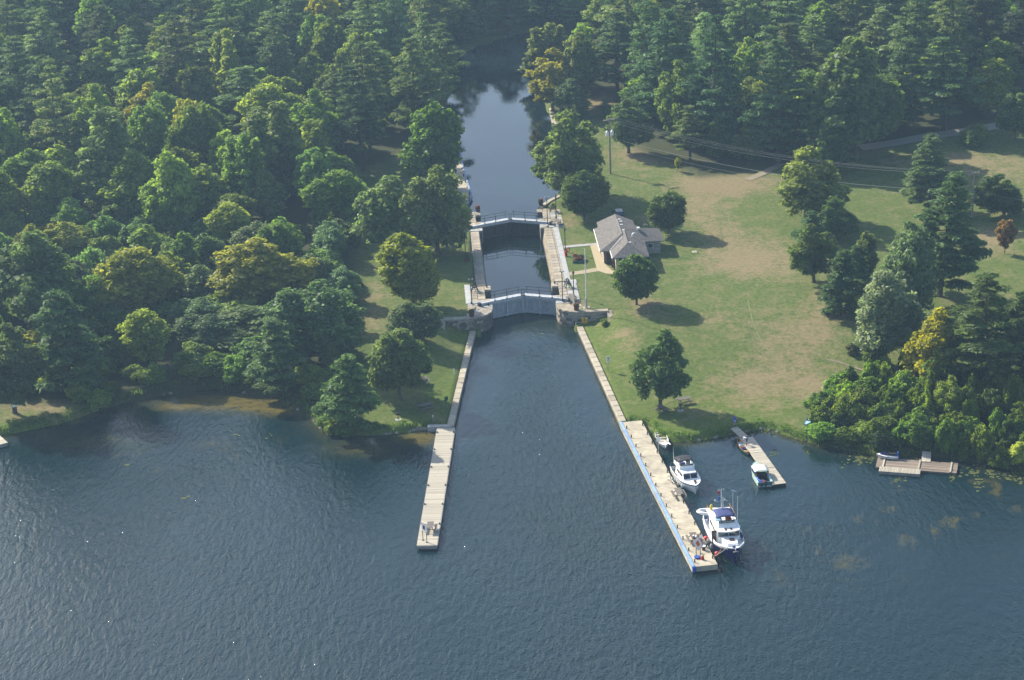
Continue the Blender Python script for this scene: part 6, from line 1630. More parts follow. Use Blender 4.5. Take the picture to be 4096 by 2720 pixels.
# ------------------------------------------------------------------ bicycle on the pier
def bicycle():
    a, b = G(2676, 1924, .8), G(2692, 1937, .8)
    root = empty('bicycle', (a.x, a.y, 0.8), heading(a, b), 'grey bicycle leaning on its stand beside the cabin cruiser', 'bicycle')
    Ls = 1.08
    for x in (0, Ls):
        mb = MB(); mb.tube([(x + 0.34 * math.cos(t), 0, 0.35 + 0.34 * math.sin(t)) for t in np.linspace(0, 2 * math.pi, 19)], 0.028, 6, cap=False); w = mb.build('wheel', pick('rubber_black'), root)
        mb = MB()
        for t in np.linspace(0, math.pi, 7)[:-1]: mb.tube([(x + 0.32 * math.cos(t), 0, 0.35 + 0.32 * math.sin(t)), (x - 0.32 * math.cos(t), 0, 0.35 - 0.32 * math.sin(t))], 0.005, 4)
        mb.build('spokes', pick('steel'), w)
    mb = MB()
    for p0, p1 in (((0, 0, 0.35), (0.42, 0, 0.32)), ((0, 0, 0.35), (0.30, 0, 0.78)), ((0.42, 0, 0.32), (0.26, 0, 0.88)), ((0.42, 0, 0.32), (0.88, 0, 0.78)), ((0.30, 0, 0.76), (0.87, 0, 0.82)), ((0.84, 0, 0.95), (Ls, 0, 0.35))): mb.tube([p0, p1], 0.022, 6)
    mb.build('frame', pick('grey_paint'), root)
    mb = MB(); mb.tube([(0.80, -0.27, 1.0), (0.86, -0.1, 0.98), (0.86, 0.1, 0.98), (0.80, 0.27, 1.0)], 0.015, 6); mb.build('handlebar', pick('black_metal'), root)
    mb = MB(); mb.prism([(0.12, -0.08), (0.24, -0.07), (0.40, -0.02), (0.40, 0.02), (0.24, 0.07), (0.12, 0.08)], 0.88, 0.94); mb.build('saddle', pick('black_metal'), root)
    mb = MB(); mb.bar((0.35, 0, 0.3), (0.30, -0.22, 0.0), 0.02); mb.build('kick_stand', pick('steel'), root)
    mb = MB(); mb.bar((0.34, -0.1, 0.25), (0.5, 0.1, 0.40), 0.03); mb.build('crank', pick('steel'), root)
    root.rotation_euler = (R(-7), 0, root.rotation_euler.z)
bicycle()

# ------------------------------------------------------------------ signs and pier-end things
def sign_board(name, loc, rz, w, h, zc, label, posts=((-0.4, 0.0), (0.4, 0.0)), pm='dark_iron', diamond=False):
    root = empty(name, loc, rz, label, 'sign')
    for x, y in posts:
        mb = MB(); mb.bar((x, y, 0), (x, y, zc + (0 if diamond else h * 0.4)), 0.06); mb.build('post', pick(pm), root)
        mb = MB(); mb.lathe((x, y, 0), [(0.16, 0), (0.16, 0.03), (0.05, 0.05)], 8); mb.build('foot', pick(pm), root)
    mb = MB()
    if diamond: mb.add([(0, -0.03 + yy, zc + dz) if False else (xx, yy, zc + dz) for yy in (-0.05, -0.02) for xx, dz in ((0, h / 2), (w / 2, 0), (0, -h / 2), (-w / 2, 0))], [(0, 3, 2, 1), (4, 5, 6, 7), (0, 1, 5, 4), (1, 2, 6, 5), (2, 3, 7, 6), (3, 0, 4, 7)])
    else: mb.box((0, -0.05, zc), (w, 0.03, h))
    pn = mb.build('panel', pick('white_paint'), root)
    return root, pn
def diamond(name, parent, w, h, zc, y0, y1, matn):
    mb = MB(); mb.add([(xx, yy, zc + dz) for yy in (y0, y1) for xx, dz in ((0, h / 2), (w / 2, 0), (0, -h / 2), (-w / 2, 0))], [(0, 3, 2, 1), (4, 5, 6, 7), (0, 1, 5, 4), (1, 2, 6, 5), (2, 3, 7, 6), (3, 0, 4, 7)])
    return mb.build(name, pick(matn), parent)
g_ = G(1700, 2165, .62)
r_, pn = sign_board('notice_sign', (g_.x, g_.y, .62), lp_rz + R(-48), 1.0, 1.15, 1.95, 'white notice with dark square on two posts at the wooden pier end')
mb = MB(); mb.box((0, -0.075, 1.97), (0.42, 0.02, 0.55)); mb.build('dark_square', pick('navy_hull'), pn)
mb = MB(); mb.box((0, -0.073, 2.49), (0.98, 0.02, 0.06)); mb.build('top_trim', pick('dark_iron'), pn)
g_ = G(2793, 2230, .8)
r_, pn = sign_board('channel_sign', (g_.x, g_.y, .8), pier_rz + R(-52), 1.5, 1.9, 1.95, 'white and orange diamond sign with red border on the pier end', posts=((-0.32, 0), (0.32, 0)), diamond=True)
diamond('red_border', pn, 1.62, 2.05, 1.95, -0.045, -0.025, 'red')
diamond('orange_diamond', pn, 0.72, 0.92, 1.92, -0.075, -0.052, 'orange')
o = empty('blue_tub', G(2788, 2232, .8), 0.1, 'flat blue tub under the diamond sign', 'tub')
mb = MB(); mb.lathe((0, 0, 0), [(0.30, 0), (0.38, 0.2), (0.36, 0.22), (0.2, 0.2)], 12); mb.build('body', pick('blue_bright'), o); mb = MB(); mb.tube([(-0.36, 0, .2), (0, 0.0, .34), (0.36, 0, .2)], 0.015, 5); mb.build('handle', pick('blue_bright'), o)
o = empty('fuel_can', G(2810, 2238, .8), 0.5, 'red fuel can beside the diamond sign post', 'can')
mb = MB(); mb.box((0, 0, 0.22), (0.38, 0.26, 0.42), 0, 0.8); mb.build('body', pick('red'), o); mb = MB(); mb.tube([(0.1, 0, 0.42), (0.22, 0, 0.6)], 0.03, 6); mb.build('spout', pick('black_metal'), o); mb = MB(); mb.bar((-0.12, 0, 0.48), (0.08, 0, 0.48), 0.04); mb.build('handle', pick('red'), o)
mb = MB(); mb.tube([(G(2808 + 8 * math.cos(t), 2216 + 3 * math.sin(t), 0.83)) for t in np.linspace(0, 6.1, 14)], 0.035, 5); tag(mb.build('rope_coil', pick('rope')), 'coil of tan rope on the pier behind the diamond sign', 'rope')
# oval sign post by the rowing boat
g_ = G(2647, 1822, .8)
o = empty('oval_sign', on_pier(1.6, PIER_L - 10.6), pier_rz + R(-20), 'white oval sign on a thin post at the pier edge by the open boat', 'sign')
mb = MB(); mb.tube([(0, 0, -0.5), (0, 0, 1.9)], 0.03, 6); mb.build('post', pick('white_paint'), o)
mb = MB(); mb.add([(0.24 * math.cos(t), y, 1.75 + 0.46 * math.sin(t)) for y in (-0.03, 0.0) for t in np.linspace(0, 2 * math.pi, 16, endpoint=False)], [tuple(range(16)), tuple(range(16, 32))[::-1]] + [(i, i + 16, (i + 1) % 16 + 16, (i + 1) % 16) for i in range(16)]); mb.build('panel', pick('gel_white'), o)
# signs along the lawns
def post_sign(px, py, top, label, w=0.45, h=0.6, mn='white_paint', pm='steel', rz=0.2):
    b = at(px, py); hh = hpix(b, py - top); root = empty('post_sign', b, rz, label, 'sign')
    mb = MB(); mb.bar((0, 0, -0.2), (0, 0, hh), 0.06); mb.build('post', pick(pm), root)
    mb = MB(); mb.box((0, -0.05, hh - h / 2), (w, 0.03, h)); p_ = mb.build('panel', pick(mn), root); return root, p_, hh
r_, p_, hh = post_sign(2433, 1486, 1424, 'white sign with dark arrow on a thin post, right lawn', 0.5, 1.0)
mb = MB(); mb.bar((0.0, -0.075, hh - 0.75), (0.06, -0.075, hh - 0.3), 0.06, 0.02); mb.box((0.0, -0.075, hh - 0.25), (0.22, 0.02, 0.1)); mb.build('arrow', pick('black_metal'), p_)
post_sign(1817, 1524, 1476, 'narrow white sign on a post beside the left channel wall', 0.32, 0.85, rz=1.2)
post_sign(1787, 1654, 1586, 'dark green sign on a post at the edge of the left lawn', 0.55, 0.65, 'door_green', 'door_green', rz=0.5)
post_sign(1733, 1705, 1660, 'thin white marker post at the foot of the wooden pier', 0.14, 0.3, rz=0.8)
post_sign(2535, 830, 785, 'white topped black post on the lawn behind the building', 0.16, 0.5, 'white_paint', 'black_metal')
# notice nailed on the trunk at the left shore
g_ = at(60, 1652); z_ = hpix(g_, 38)
o = empty('trunk_notice', (g_.x + 0.25, g_.y - 0.42, g_.z + z_), 0.35, 'white notice fixed to the tree trunk at the left shore', 'notice')
mb = MB(); mb.box((0, 0, 0), (0.72, 0.04, 0.72), 0); mb.build('panel', pick('white_paint'), o); mb = MB(); mb.box((0.12, -0.03, 0.05), (0.3, 0.02, 0.3)); mb.build('print', pick('grey_paint'), o)
# yellow notice on the wing wall
o = empty('wall_notice', lk(9.15, -27.32, 1.35), LTH, 'yellow square notice with dark figure on the right wing wall', 'notice')
mb = MB(); mb.box((0, 0, 0), (0.95, 0.06, 1.0)); pn = mb.build('panel', pick('yellow_sign'), o)
mb = MB(); mb.box((-0.02, -0.04, 0.02), (0.09, 0.02, 0.34)); mb.ball((-0.02, -0.04, 0.24), (0.06, 0.015, 0.06)); mb.build('figure', pick('black_metal'), pn)
mb = MB(); mb.box((0.33, -0.04, 0.34), (0.17, 0.02, 0.16)); mb.box((-0.36, -0.04, 0.34), (0.12, 0.02, 0.12)); mb.build('white_marks', pick('white_paint'), pn)
mb = MB(); mb.box((-0.33, -0.04, -0.36), (0.12, 0.02, 0.12)); mb.build('red_mark', pick('red'), pn)
# water gauge on the wing wall foot
o = empty('water_gauge', lk(7.75, -27.25, 0.0), LTH, 'white depth gauge board at the foot of the right wing wall', 'gauge')
mb = MB(); mb.box((0, 0, 0.35), (0.16, 0.08, 1.5)); mb.build('board', pick('white_paint'), o); mb = MB(); mb.box((-0.2, 0.03, 0.4), (0.22, 0.08, 1.6)); mb.build('backing', pick('black_metal'), o)
# barbecue stands on the lawns
for px, py, lb in ((2722, 1642, 'black barbecue box on a post between the two lawn tables'), (1593, 1678, 'black barbecue stand in the shade of the left lawn')):
    b = at(px, py); o = empty('barbecue', b, 0.2, lb, 'barbecue')
    mb = MB(); mb.tube([(0, 0, -0.1), (0, 0, 0.75)], 0.04, 6); mb.build('post', pick('dark_iron'), o); mb = MB(); mb.box((0, 0, 0.9), (0.45, 0.4, 0.28)); mb.build('fire_box', pick('black_metal'), o)
    mb = MB(); mb.box((0, 0, -0.02), (0.8, 0.7, 0.08)); mb.build('base_slab', pick('concrete_grey'), o)

# ------------------------------------------------------------------ lock furniture
def lantern(loc, h, label):
    root = empty('lamp_post', loc, LTH, label, 'street lamp', 'lantern lamp posts along the lock')
    mb = MB(); mb.lathe((0, 0, 0), [(0.16, 0), (0.15, 0.25), (0.075, 0.4), (0.06, h - 0.75), (0.05, h - 0.7)], 10); mb.build('post', pick('black_metal'), root)
    mb = MB(); mb.lathe((0, 0, h - 0.7), [(0.10, 0), (0.20, 0.38), (0.18, 0.40)], 6); mb.build('lantern_glass', pick('glass_tint'), root)
    mb = MB(); mb.lathe((0, 0, h - 0.31), [(0.25, 0), (0.10, 0.2), (0.05, 0.32), (0.02, 0.42)], 6); mb.build('lantern_cap', pick('black_metal'), root)
lantern(lk(8.2, 20.2, COPE), 4.4, 'black lantern post behind the upper picnic table')
lantern(lk(8.45, 2.3, COPE - 0.05), 4.3, 'black lantern post beside the red lifebuoy stand')
lantern(lk(8.1, -19.7, COPE), 4.3, 'black lantern post just behind the lower picnic table')
lantern(lk(-8.5, 2.5, COPE - 0.05), 4.0, 'black lantern post on the grass left of the chamber')
lantern(lk(-6.9, 25.8, COPE), 4.0, 'black lantern post left of the upper lock gate')
lantern(tuple(at(1827, 765))[:2] + (COPE,), 4.2, 'black lantern post beside the left bank landing')
def flood(loc, h, label):
    root = empty('floodlight_post', loc, LTH, label, 'street lamp')
    mb = MB(); mb.lathe((0, 0, 0), [(0.16, 0), (0.15, 0.3), (0.07, 0.4), (0.055, h)], 8); mb.build('post', pick('black_metal'), root)
    mb = MB(); mb.bar((-0.35, 0, h), (0.35, 0, h), 0.06); mb.build('cross_arm', pick('black_metal'), root)
    for x in (-0.28, 0.28): mb = MB(); mb.box((x, -0.05, h + 0.12), (0.22, 0.2, 0.2), 0, 0.8); mb.build('lamp_head', pick('grey_paint'), root)
flood(lk(6.45, 17.2, COPE + 0.03), 4.8, 'tall floodlight post at the right end of the upper gate')
flood(lk(6.15, -21.9, COPE + 0.03), 5.0, 'tall floodlight post at the right end of the lower gate')
flood(lk(-8.3, -20.7, COPE + 0.03), 4.0, 'floodlight post at the left end of the lower gate')
def winch(loc, rz, label):
    root = empty('gate_winch', loc, rz, label, 'winch', 'hand winches beside the lock')
    for y in (-0.4, 0.4):
        mb = MB(); mb.bar((-0.6, y, 0), (0, y * 0.7, 1.5), 0.10); mb.bar((0.6, y, 0), (0, y * 0.7, 1.5), 0.10); mb.bar((-0.42, y * 0.95, 0.5), (0.42, y * 0.95, 0.5), 0.07); mb.build('side_frame', pick('dark_iron'), root)
    mb = MB(); mb.tube([(-0.02, -0.42, 0.8), (-0.02, 0.42, 0.8)], 0.17, 10); mb.build('drum', pick('dark_iron'), root)
    mb = MB(); mb.tube([(0.45 * math.cos(t), 0.46, 0.85 + 0.45 * math.sin(t)) for t in np.linspace(0, 2 * math.pi, 15)], 0.05, 6, cap=False); mb.bar((-0.45, 0.46, 0.85), (0.45, 0.46, 0.85), 0.05); mb.bar((0, 0.46, 0.4), (0, 0.46, 1.3), 0.05); mb.build('gear_wheel', pick('dark_iron'), root)
    mb = MB(); mb.bar((0, -0.45, 1.1), (0, -0.75, 1.1), 0.04); mb.bar((0, -0.73, 1.1), (0.2, -0.73, 0.8), 0.05); mb.build('crank', pick('dark_iron'), root)
winch(lk(7.95, 24.1, COPE), LTH, 'black iron winch beside the upper end of the lock')
winch(lk(7.5, -15.4, COPE), LTH + 0.3, 'black iron winch near the lower gate, right side')
winch(lk(-7.6, -15.1, COPE), LTH, 'black iron winch in shade left of the lower gate')
def bollard_(loc, lb):
    root = empty('mooring_cleat', loc, LTH, lb, 'bollard')
    mb = MB(); mb.lathe((0, 0, 0), [(0.14, 0), (0.10, 0.2), (0.17, 0.3), (0.12, 0.36)], 8); mb.build('post', pick('black_metal'), root); mb = MB(); mb.bar((-0.24, 0, 0.22), (0.24, 0, 0.22), 0.06); mb.build('cross_bar', pick('black_metal'), root)
bollard_(lk(6.4, 15.3, COPE), 'black mooring cleat by the upper right gate recess'); bollard_(lk(5.5, -13.3, COPE + 0.02), 'black mooring cleat above the lower right recess'); bollard_(lk(-5.6, -13.4, COPE + 0.02), 'black mooring cleat above the lower left recess'); bollard_(lk(-5.7, -21.9, COPE + 0.05), 'black mooring cleat at the left end of the lower gate')

# flower tubs
BLOOM = broadleaf('bloom', 201, H=0.7, Rr=0.52, zb=0.1, nl=16, nleaf=420, size=0.075, env='dome', trunk_r=0.02)
def tub(loc, label, col=(0.26, 0.09, 0.055), sc=1.0):
    root = empty('flower_tub', loc, 0.3, label, 'flower tub', 'flower tubs round the lock')
    mb = MB(); mb.lathe((0, 0, 0), [(0.33, 0), (0.42, 0.35), (0.40, 0.7), (0.44, 0.72), (0.44, 0.78), (0.36, 0.76)], 14); mb.build('barrel', pick('terracotta'), root)
    mb = MB()
    for z, r_ in ((0.14, 0.385), (0.56, 0.435)): mb.lathe((0, 0, z), [(r_, 0), (r_ + 0.004, 0.02), (r_ + 0.004, 0.05), (r_, 0.07)], 14)
    mb.build('hoops', pick('black_metal'), root)
    o = bpy.data.objects.new('flowers', BLOOM.crown); COL.objects.link(o); o.parent = root; o.location = (0, 0, 0.62); o.scale = (0.95, 0.95, 0.8); o.color = (*col, 1)
    o = bpy.data.objects.new('leaves', BLOOM.crown); COL.objects.link(o); o.parent = root; o.location = (0, 0, 0.56); o.rotation_euler = (0, 0, 2.0); o.scale = (1.0, 1.0, 0.8); o.color = (0.06, 0.10, 0.03, 1)
tub(lk(8.0, -26.0, COPE + 0.0), 'tub of red flowers on top of the right wing wall')
tub(lk(-8.5, -26.3, COPE + 0.0), 'tub of orange flowers in shade on the left wing wall', (0.20, 0.07, 0.03))
tub(lk(6.0, 28.4, COPE - 0.05), 'tub of red flowers at the right end of the upper gate')
tub(lk(-5.5, 26.3, COPE + 0.0), 'tub of bright pink flowers at the left end of the upper gate', (0.34, 0.10, 0.09))
b = at(1870, 990); tub((lk(-8.4, 0.0).x, lk(-8.4, 0.0).y, COPE - 0.06), 'brown tub at the foot of the left lantern post', (0.10, 0.07, 0.03))

# raised flower bed with sloping green box
b = lk(10.25, -2.9, 0); b.z = hz(b.x, b.y)
o = empty('flower_bed', b, LTH - 0.1, 'raised green flower box on the grass by the lock path', 'flower bed')
mb = MB(); mb.add([(-0.95, -1.15, 0), (0.95, -1.15, 0), (0.95, 1.15, 0), (-0.95, 1.15, 0), (-0.95, -1.15, 0.38), (0.95, -1.15, 0.38), (0.95, 1.15, 0.75), (-0.95, 1.15, 0.75)], [(3, 2, 1, 0), (0, 1, 5, 4), (1, 2, 6, 5), (2, 3, 7, 6), (3, 0, 4, 7), (4, 5, 6, 7)]); mb.build('box', pick('door_green'), o)
mb = MB(); mb.add([(-0.86, -1.06, 0.40), (0.86, -1.06, 0.40), (0.86, 1.06, 0.76), (-0.86, 1.06, 0.76)], [(0, 1, 2, 3)]); mb.build('soil', pick('soil'), o)
for k, (x, y, cl) in enumerate(((-0.4, -0.6, (0.25, 0.13, 0.03)), (0.3, -0.5, (0.2, 0.06, 0.03)), (-0.2, 0.3, (0.1, 0.06, 0.03)), (0.45, 0.45, (0.08, 0.10, 0.03)), (-0.55, 0.7, (0.18, 0.06, 0.05)), (0.1, -0.1, (0.12, 0.07, 0.04)))):
    q = bpy.data.objects.new('flower_clump', BLOOM.crown); COL.objects.link(q); q.parent = o; q.location = (x, y, 0.55 + 0.17 * y); q.scale = (0.8, 0.8, 0.55); q.rotation_euler = (0, 0, k); q.color = (*cl, 1)
# lifebuoy stand
b = lk(8.55, 0.0, 0); b.z = hz(b.x, b.y)
o = empty('lifebuoy_stand', b, 0.4, 'red lifebuoy and extinguisher stand on the grass by the lock path', 'lifebuoy')
mb = MB(); mb.bar((0, 0, -0.1), (0, 0, 1.3), 0.08); mb.box((-0.25, 0, 0.5), (0.3, 0.28, 0.9)); mb.build('stand', pick('red'), o)
mb = MB(); mb.tube([(0.2 + 0.30 * math.cos(t), -0.08, 1.15 + 0.30 * math.sin(t)) for t in np.linspace(0, 6.283, 15)], 0.08, 8, cap=False); mb.build('lifebuoy', pick('red'), o)
# flagpole
b = lk(9.65, -25.1, 0); b.z = COPE - 0.03
o = empty('flagpole', b, 0, 'tall bare white flagpole behind the right wing wall', 'flagpole')
mb = MB(); mb.lathe((0, 0, 0), [(0.19, 0), (0.17, 1.6), (0.10, 1.65)], 10); mb.build('sleeve', pick('grey_paint'), o)
mb = MB(); mb.lathe((0, 0, 1.6), [(0.09, 0), (0.075, 4.0), (0.05, 8.0), (0.05, 8.05)], 8); mb.ball((0, 0, 9.7), 0.10); mb.build('pole', pick('white_paint'), o)
mb = MB(); mb.box((0, 0, -0.03), (1.1, 0.9, 0.12)); mb.build('footing', pick('concrete'), o)

# ------------------------------------------------------------------ building
def shingle_mat():
    m, N, L, P = nt('shingle_rows')
    tc = N.new('ShaderNodeTexCoord'); br = N.new('ShaderNodeTexBrick'); L.new(tc.outputs['UV'], br.inputs['Vector'])
    br.inputs['Color1'].default_value = (0.165, 0.155, 0.142, 1); br.inputs['Color2'].default_value = (0.115, 0.108, 0.10, 1); br.inputs['Mortar'].default_value = (0.085, 0.08, 0.075, 1)
    br.inputs['Scale'].default_value = 1.0; br.inputs['Brick Width'].default_value = 0.30; br.inputs['Row Height'].default_value = 0.15; br.inputs['Mortar Size'].default_value = 0.012; br.inputs['Bias'].default_value = -0.1
    n = N.new('ShaderNodeTexNoise'); n.inputs['Scale'].default_value = 2.5; n.inputs['Detail'].default_value = 8; n.inputs['Roughness'].default_value = .75; L.new(tc.outputs['Object'], n.inputs['Vector'])
    mr = N.new('ShaderNodeMapRange'); mr.inputs['From Min'].default_value = .3; mr.inputs['From Max'].default_value = .7; mr.inputs['To Min'].default_value = .6; mr.inputs['To Max'].default_value = 1.55; L.new(n.outputs['Fac'], mr.inputs[0])
    hs = N.new('ShaderNodeHueSaturation'); L.new(br.outputs['Color'], hs.inputs['Color']); L.new(mr.outputs[0], hs.inputs['Value']); L.new(hs.outputs[0], P.inputs['Base Color'])
    bp = N.new('ShaderNodeBump'); bp.inputs['Strength'].default_value = 0.5; bp.inputs['Distance'].default_value = 0.02; L.new(br.outputs['Fac'], bp.inputs['Height']); bp.invert = True; L.new(bp.outputs[0], P.inputs['Normal'])
    P.inputs['Roughness'].default_value = 0.95; P.inputs['Specular IOR Level'].default_value = 0.2
    MATS['shingle_rows'] = m
shingle_mat()
def ashlar_mat():
    m, N, L, P = nt('ashlar')
    tc = N.new('ShaderNodeTexCoord'); br = N.new('ShaderNodeTexBrick'); L.new(tc.outputs['UV'], br.inputs['Vector'])
    br.inputs['Color1'].default_value = (0.42, 0.39, 0.335, 1); br.inputs['Color2'].default_value = (0.27, 0.25, 0.22, 1); br.inputs['Mortar'].default_value = (0.20, 0.19, 0.17, 1)
    br.inputs['Scale'].default_value = 1.0; br.inputs['Brick Width'].default_value = 0.5; br.inputs['Row Height'].default_value = 0.2; br.inputs['Mortar Size'].default_value = 0.012
    L.new(br.outputs['Color'], P.inputs['Base Color']); P.inputs['Roughness'].default_value = 0.9
    bp = N.new('ShaderNodeBump'); bp.inputs['Strength'].default_value = 0.6; bp.inputs['Distance'].default_value = 0.02; L.new(br.outputs['Fac'], bp.inputs['Height']); bp.invert = True; L.new(bp.outputs[0], P.inputs['Normal'])
    MATS['ashlar'] = m
ashlar_mat()
def uv_planar(o):
    """metre-scaled UVs: each face laid out along its own horizontal and slope directions"""
    me = o.data; uv = me.uv_layers.new(name='UVMap')
    for p in me.polygons:
        n = p.normal; h = Vector((-n.y, n.x, 0)); h = h.normalized() if h.length > 1e-4 else Vector((1, 0, 0)); s = n.cross(h)
        for li in p.loop_indices:
            c = me.vertices[me.loops[li].vertex_index].co; uv.data[li].uv = (c.dot(h), c.dot(s))
    return o

def building():
    c0 = Vector((19.0, 337.5)); z0 = COPE - 0.08
    root = empty('lock_station', (c0.x, c0.y, z0), LTH, 'low stone building with grey hipped shingle roofs beside the lock', 'building')
    EV = 2.35; RG = 3.95
    def hip(name, x0, x1, y0, y1, rx, ridge, hs, hn, z_e, z_r, axis='y'):
        """roof solid; ridge along y at x=rx (or along x at y=rx), hs/hn hip runs at low/high end (0 = gable)"""
        t = 0.14; mb = MB()
        if axis == 'y': B = [(x0, y0), (x1, y0), (x1, y1), (x0, y1)]; r0, r1 = (rx, y0 + hs), (rx, y1 - hn)
        else: B = [(x0, y0), (x1, y0), (x1, y1), (x0, y1)]; r0, r1 = (x0 + hs, rx), (x1 - hn, rx)
        vs = [(x, y, z_e - t) for x, y in B] + [(x, y, z_e) for x, y in B] + [(*r0, z_r), (*r1, z_r)]
        if axis == 'y': fs = [(4, 5, 8), (5, 6, 9, 8), (6, 7, 9), (7, 4, 8, 9)]
        else: fs = [(4, 5, 9, 8), (5, 6, 9), (6, 7, 8, 9), (7, 4, 8)]
        mb.add(vs, [(3, 2, 1, 0), (0, 1, 5, 4), (1, 2, 6, 5), (2, 3, 7, 6), (3, 0, 4, 7)] + fs)
        o = mb.build(name, pick('shingle_rows'), root); return uv_planar(o)
    def walls(name, x0, x1, y0, y1, mn='ashlar', top=EV - 0.12):
        mb = MB(); mb.box(((x0 + x1) / 2, (y0 + y1) / 2, top / 2 - 0.1), (x1 - x0, y1 - y0, top + 0.2)); o = mb.build(name, pick(mn), root); return uv_planar(o)
    wA = walls('wall', -3.3, 3.3, -3.5, 7.2); wB = walls('wall', -1.55, 3.25, -7.15, -3.5, top=EV - 0.13); wC = walls('wall', 3.28, 6.6, 0.15, 5.8, top=EV - 0.14); wD = walls('wall', -2.6, 2.6, 7.15, 10.8, top=EV - 0.15)
    RA = hip('roof', -3.95, 3.9, -3.95, 7.65, 0.0, 0, 3.6, 0.0, EV, RG)
    RB = hip('roof', -2.25, 3.85, -7.75, 2.0, 0.55, 0, 2.7, 0.5, EV - 0.01, RG - 0.02)
    RC = hip('roof', 0.4, 7.15, -0.35, 6.3, 2.6, 0, 0.0, 3.1, EV - 0.012, RG - 0.12, 'x')
    RD = hip('roof', -3.15, 3.15, 7.6, 11.2, 0.1, 0, 0.0, 0.0, EV - 0.02, RG - 0.25)
    # flashing of the valley, ridge caps
    mb = MB(); mb.bar((-2.3, -3.9, EV + 0.02), (0.0, -1.55, RG - 0.02), 0.14, 0.05); mb.build('valley_flashing', pick('grey_paint'), RA)
    mb = MB(); mb.bar((0.0, -0.3, RG + 0.02), (0.0, 7.6, RG + 0.02), 0.25, 0.05); mb.build('ridge_cap', pick('shingle'), RA)
    mb = MB(); mb.bar((0.55, -5.0, RG), (0.55, 1.4, RG), 0.25, 0.05); mb.build('ridge_cap', pick('shingle'), RB)
    for x0, y0, x1, y1 in ((-3.95, -3.95, -3.95, 7.65), (-2.25, -7.75, -2.25, -3.96)):
        mb = MB(); mb.bar((x0 - 0.05, y0, EV - 0.07), (x1 - 0.05, y1, EV - 0.07), 0.10, 0.14); mb.build('gutter', pick('white_paint'), root)
    for x, y, z in ((0.55, 4.9, RG - 0.22), (0.55, 1.9, RG - 0.18), (0.95, -4.6, RG - 0.18), (0.5, 8.2, RG - 0.35), (0.6, 6.6, RG - 0.2)):
        mb = MB(); mb.box((x, y, z + 0.08), (0.42, 0.22, 0.12)); mb.build('roof_vent', pick('white_paint'), root)
    mb = MB(); mb.box((3.1, 2.2, RG - 0.02), (0.42, 0.4, 0.34)); mb.build('skylight', pick('white_paint'), RC)
    mb = MB(); mb.tube([(1.9, -0.3, 3.0), (1.9, -0.3, 3.75), (2.05, -0.35, 3.95), (2.25, -0.4, 3.85)], 0.18, 10); mb.build('vent_pipe', pick('white_paint'), RB)
    mb = MB(); mb.tube([(1.9, -4.3, 2.9), (1.9, -4.3, 3.75)], 0.05, 6); mb.build('vent_pipe', pick('dark_iron'), RB)
    # door, notice, windows
    mb = MB(); mb.box((-0.65, -7.18, 0.95), (1.05, 0.08, 2.1)); d = mb.build('door', pick('door_green'), root)
    mb = MB(); mb.box((-0.55, -7.24, 0.55), (0.5, 0.05, 0.8)); mb.build('notice_board', pick('grey_paint'), d)
    mb = MB(); mb.box((-0.55, -7.24, 1.75), (0.1, 0.05, 0.22)); mb.build('door_lamp', pick('white_paint'), d)
    mb = MB(); mb.box((-1.35, -7.17, 1.0), (0.24, 0.06, 2.15)); mb.build('corner_trim', pick('grey_paint'), root)
    for x, y, w, h, ry in ((4.9, 0.11, 0.9, 0.8, 0), (2.0, -7.2, 0.9, 0.8, 0)):
        mb = MB(); mb.box((x, y, 1.45), (w, 0.06, h)); wn_ = mb.build('window', pick('white_paint'), root)
        mb = MB(); mb.box((x, y - 0.04, 1.45), (w - 0.14, 0.04, h - 0.14)); mb.build('pane', pick('glass_dark'), wn_)
        mb = MB(); mb.box((x, y - 0.06, 1.45 - h / 2 - 0.06), (w + 0.15, 0.14, 0.08)); mb.build('sill', pick('concrete_grey'), wn_)
    # porch at the corner: sunlit stucco, posts and a fascia
    mb = MB(); mb.box((-1.58, -5.3, 0.95), (0.08, 3.4, 2.1)); mb.build('stucco_panel', pick('wall_stucco'), root)
    mb = MB(); mb.box((-2.0, -3.52, 0.95), (2.4, 0.06, 2.1)); mb.build('stucco_panel', pick('wall_stucco'), root)
    for x, y in ((-3.15, -3.7), (-1.9, -6.9)): mb = MB(); mb.box((x, y, 1.05), (0.18, 0.18, 2.3)); mb.build('porch_post', pick('brown_wood'), root)
    mb = MB(); mb.box((-2.5, -3.6, 0.95), (0.85, 0.10, 2.0)); mb.build('door', pick('brown_wood'), root)
    return root
BLD = building()
o = empty('bench', BLD.matrix_basis @ Vector((-2.05, -5.2, 0.06)), LTH, 'brown wooden bench under the porch of the stone building', 'bench')
mb = MB(); mb.box((0, 0, 0.45), (0.45, 1.5, 0.06)); mb.build('seat', pick('brown_wood'), o); mb = MB(); mb.box((0.22, 0, 0.75), (0.05, 1.5, 0.45)); mb.build('backrest', pick('brown_wood'), o)
for y in (-0.6, 0.6): mb = MB(); mb.box((0, y, 0.21), (0.4, 0.08, 0.42)); mb.build('leg', pick('brown_wood'), o)

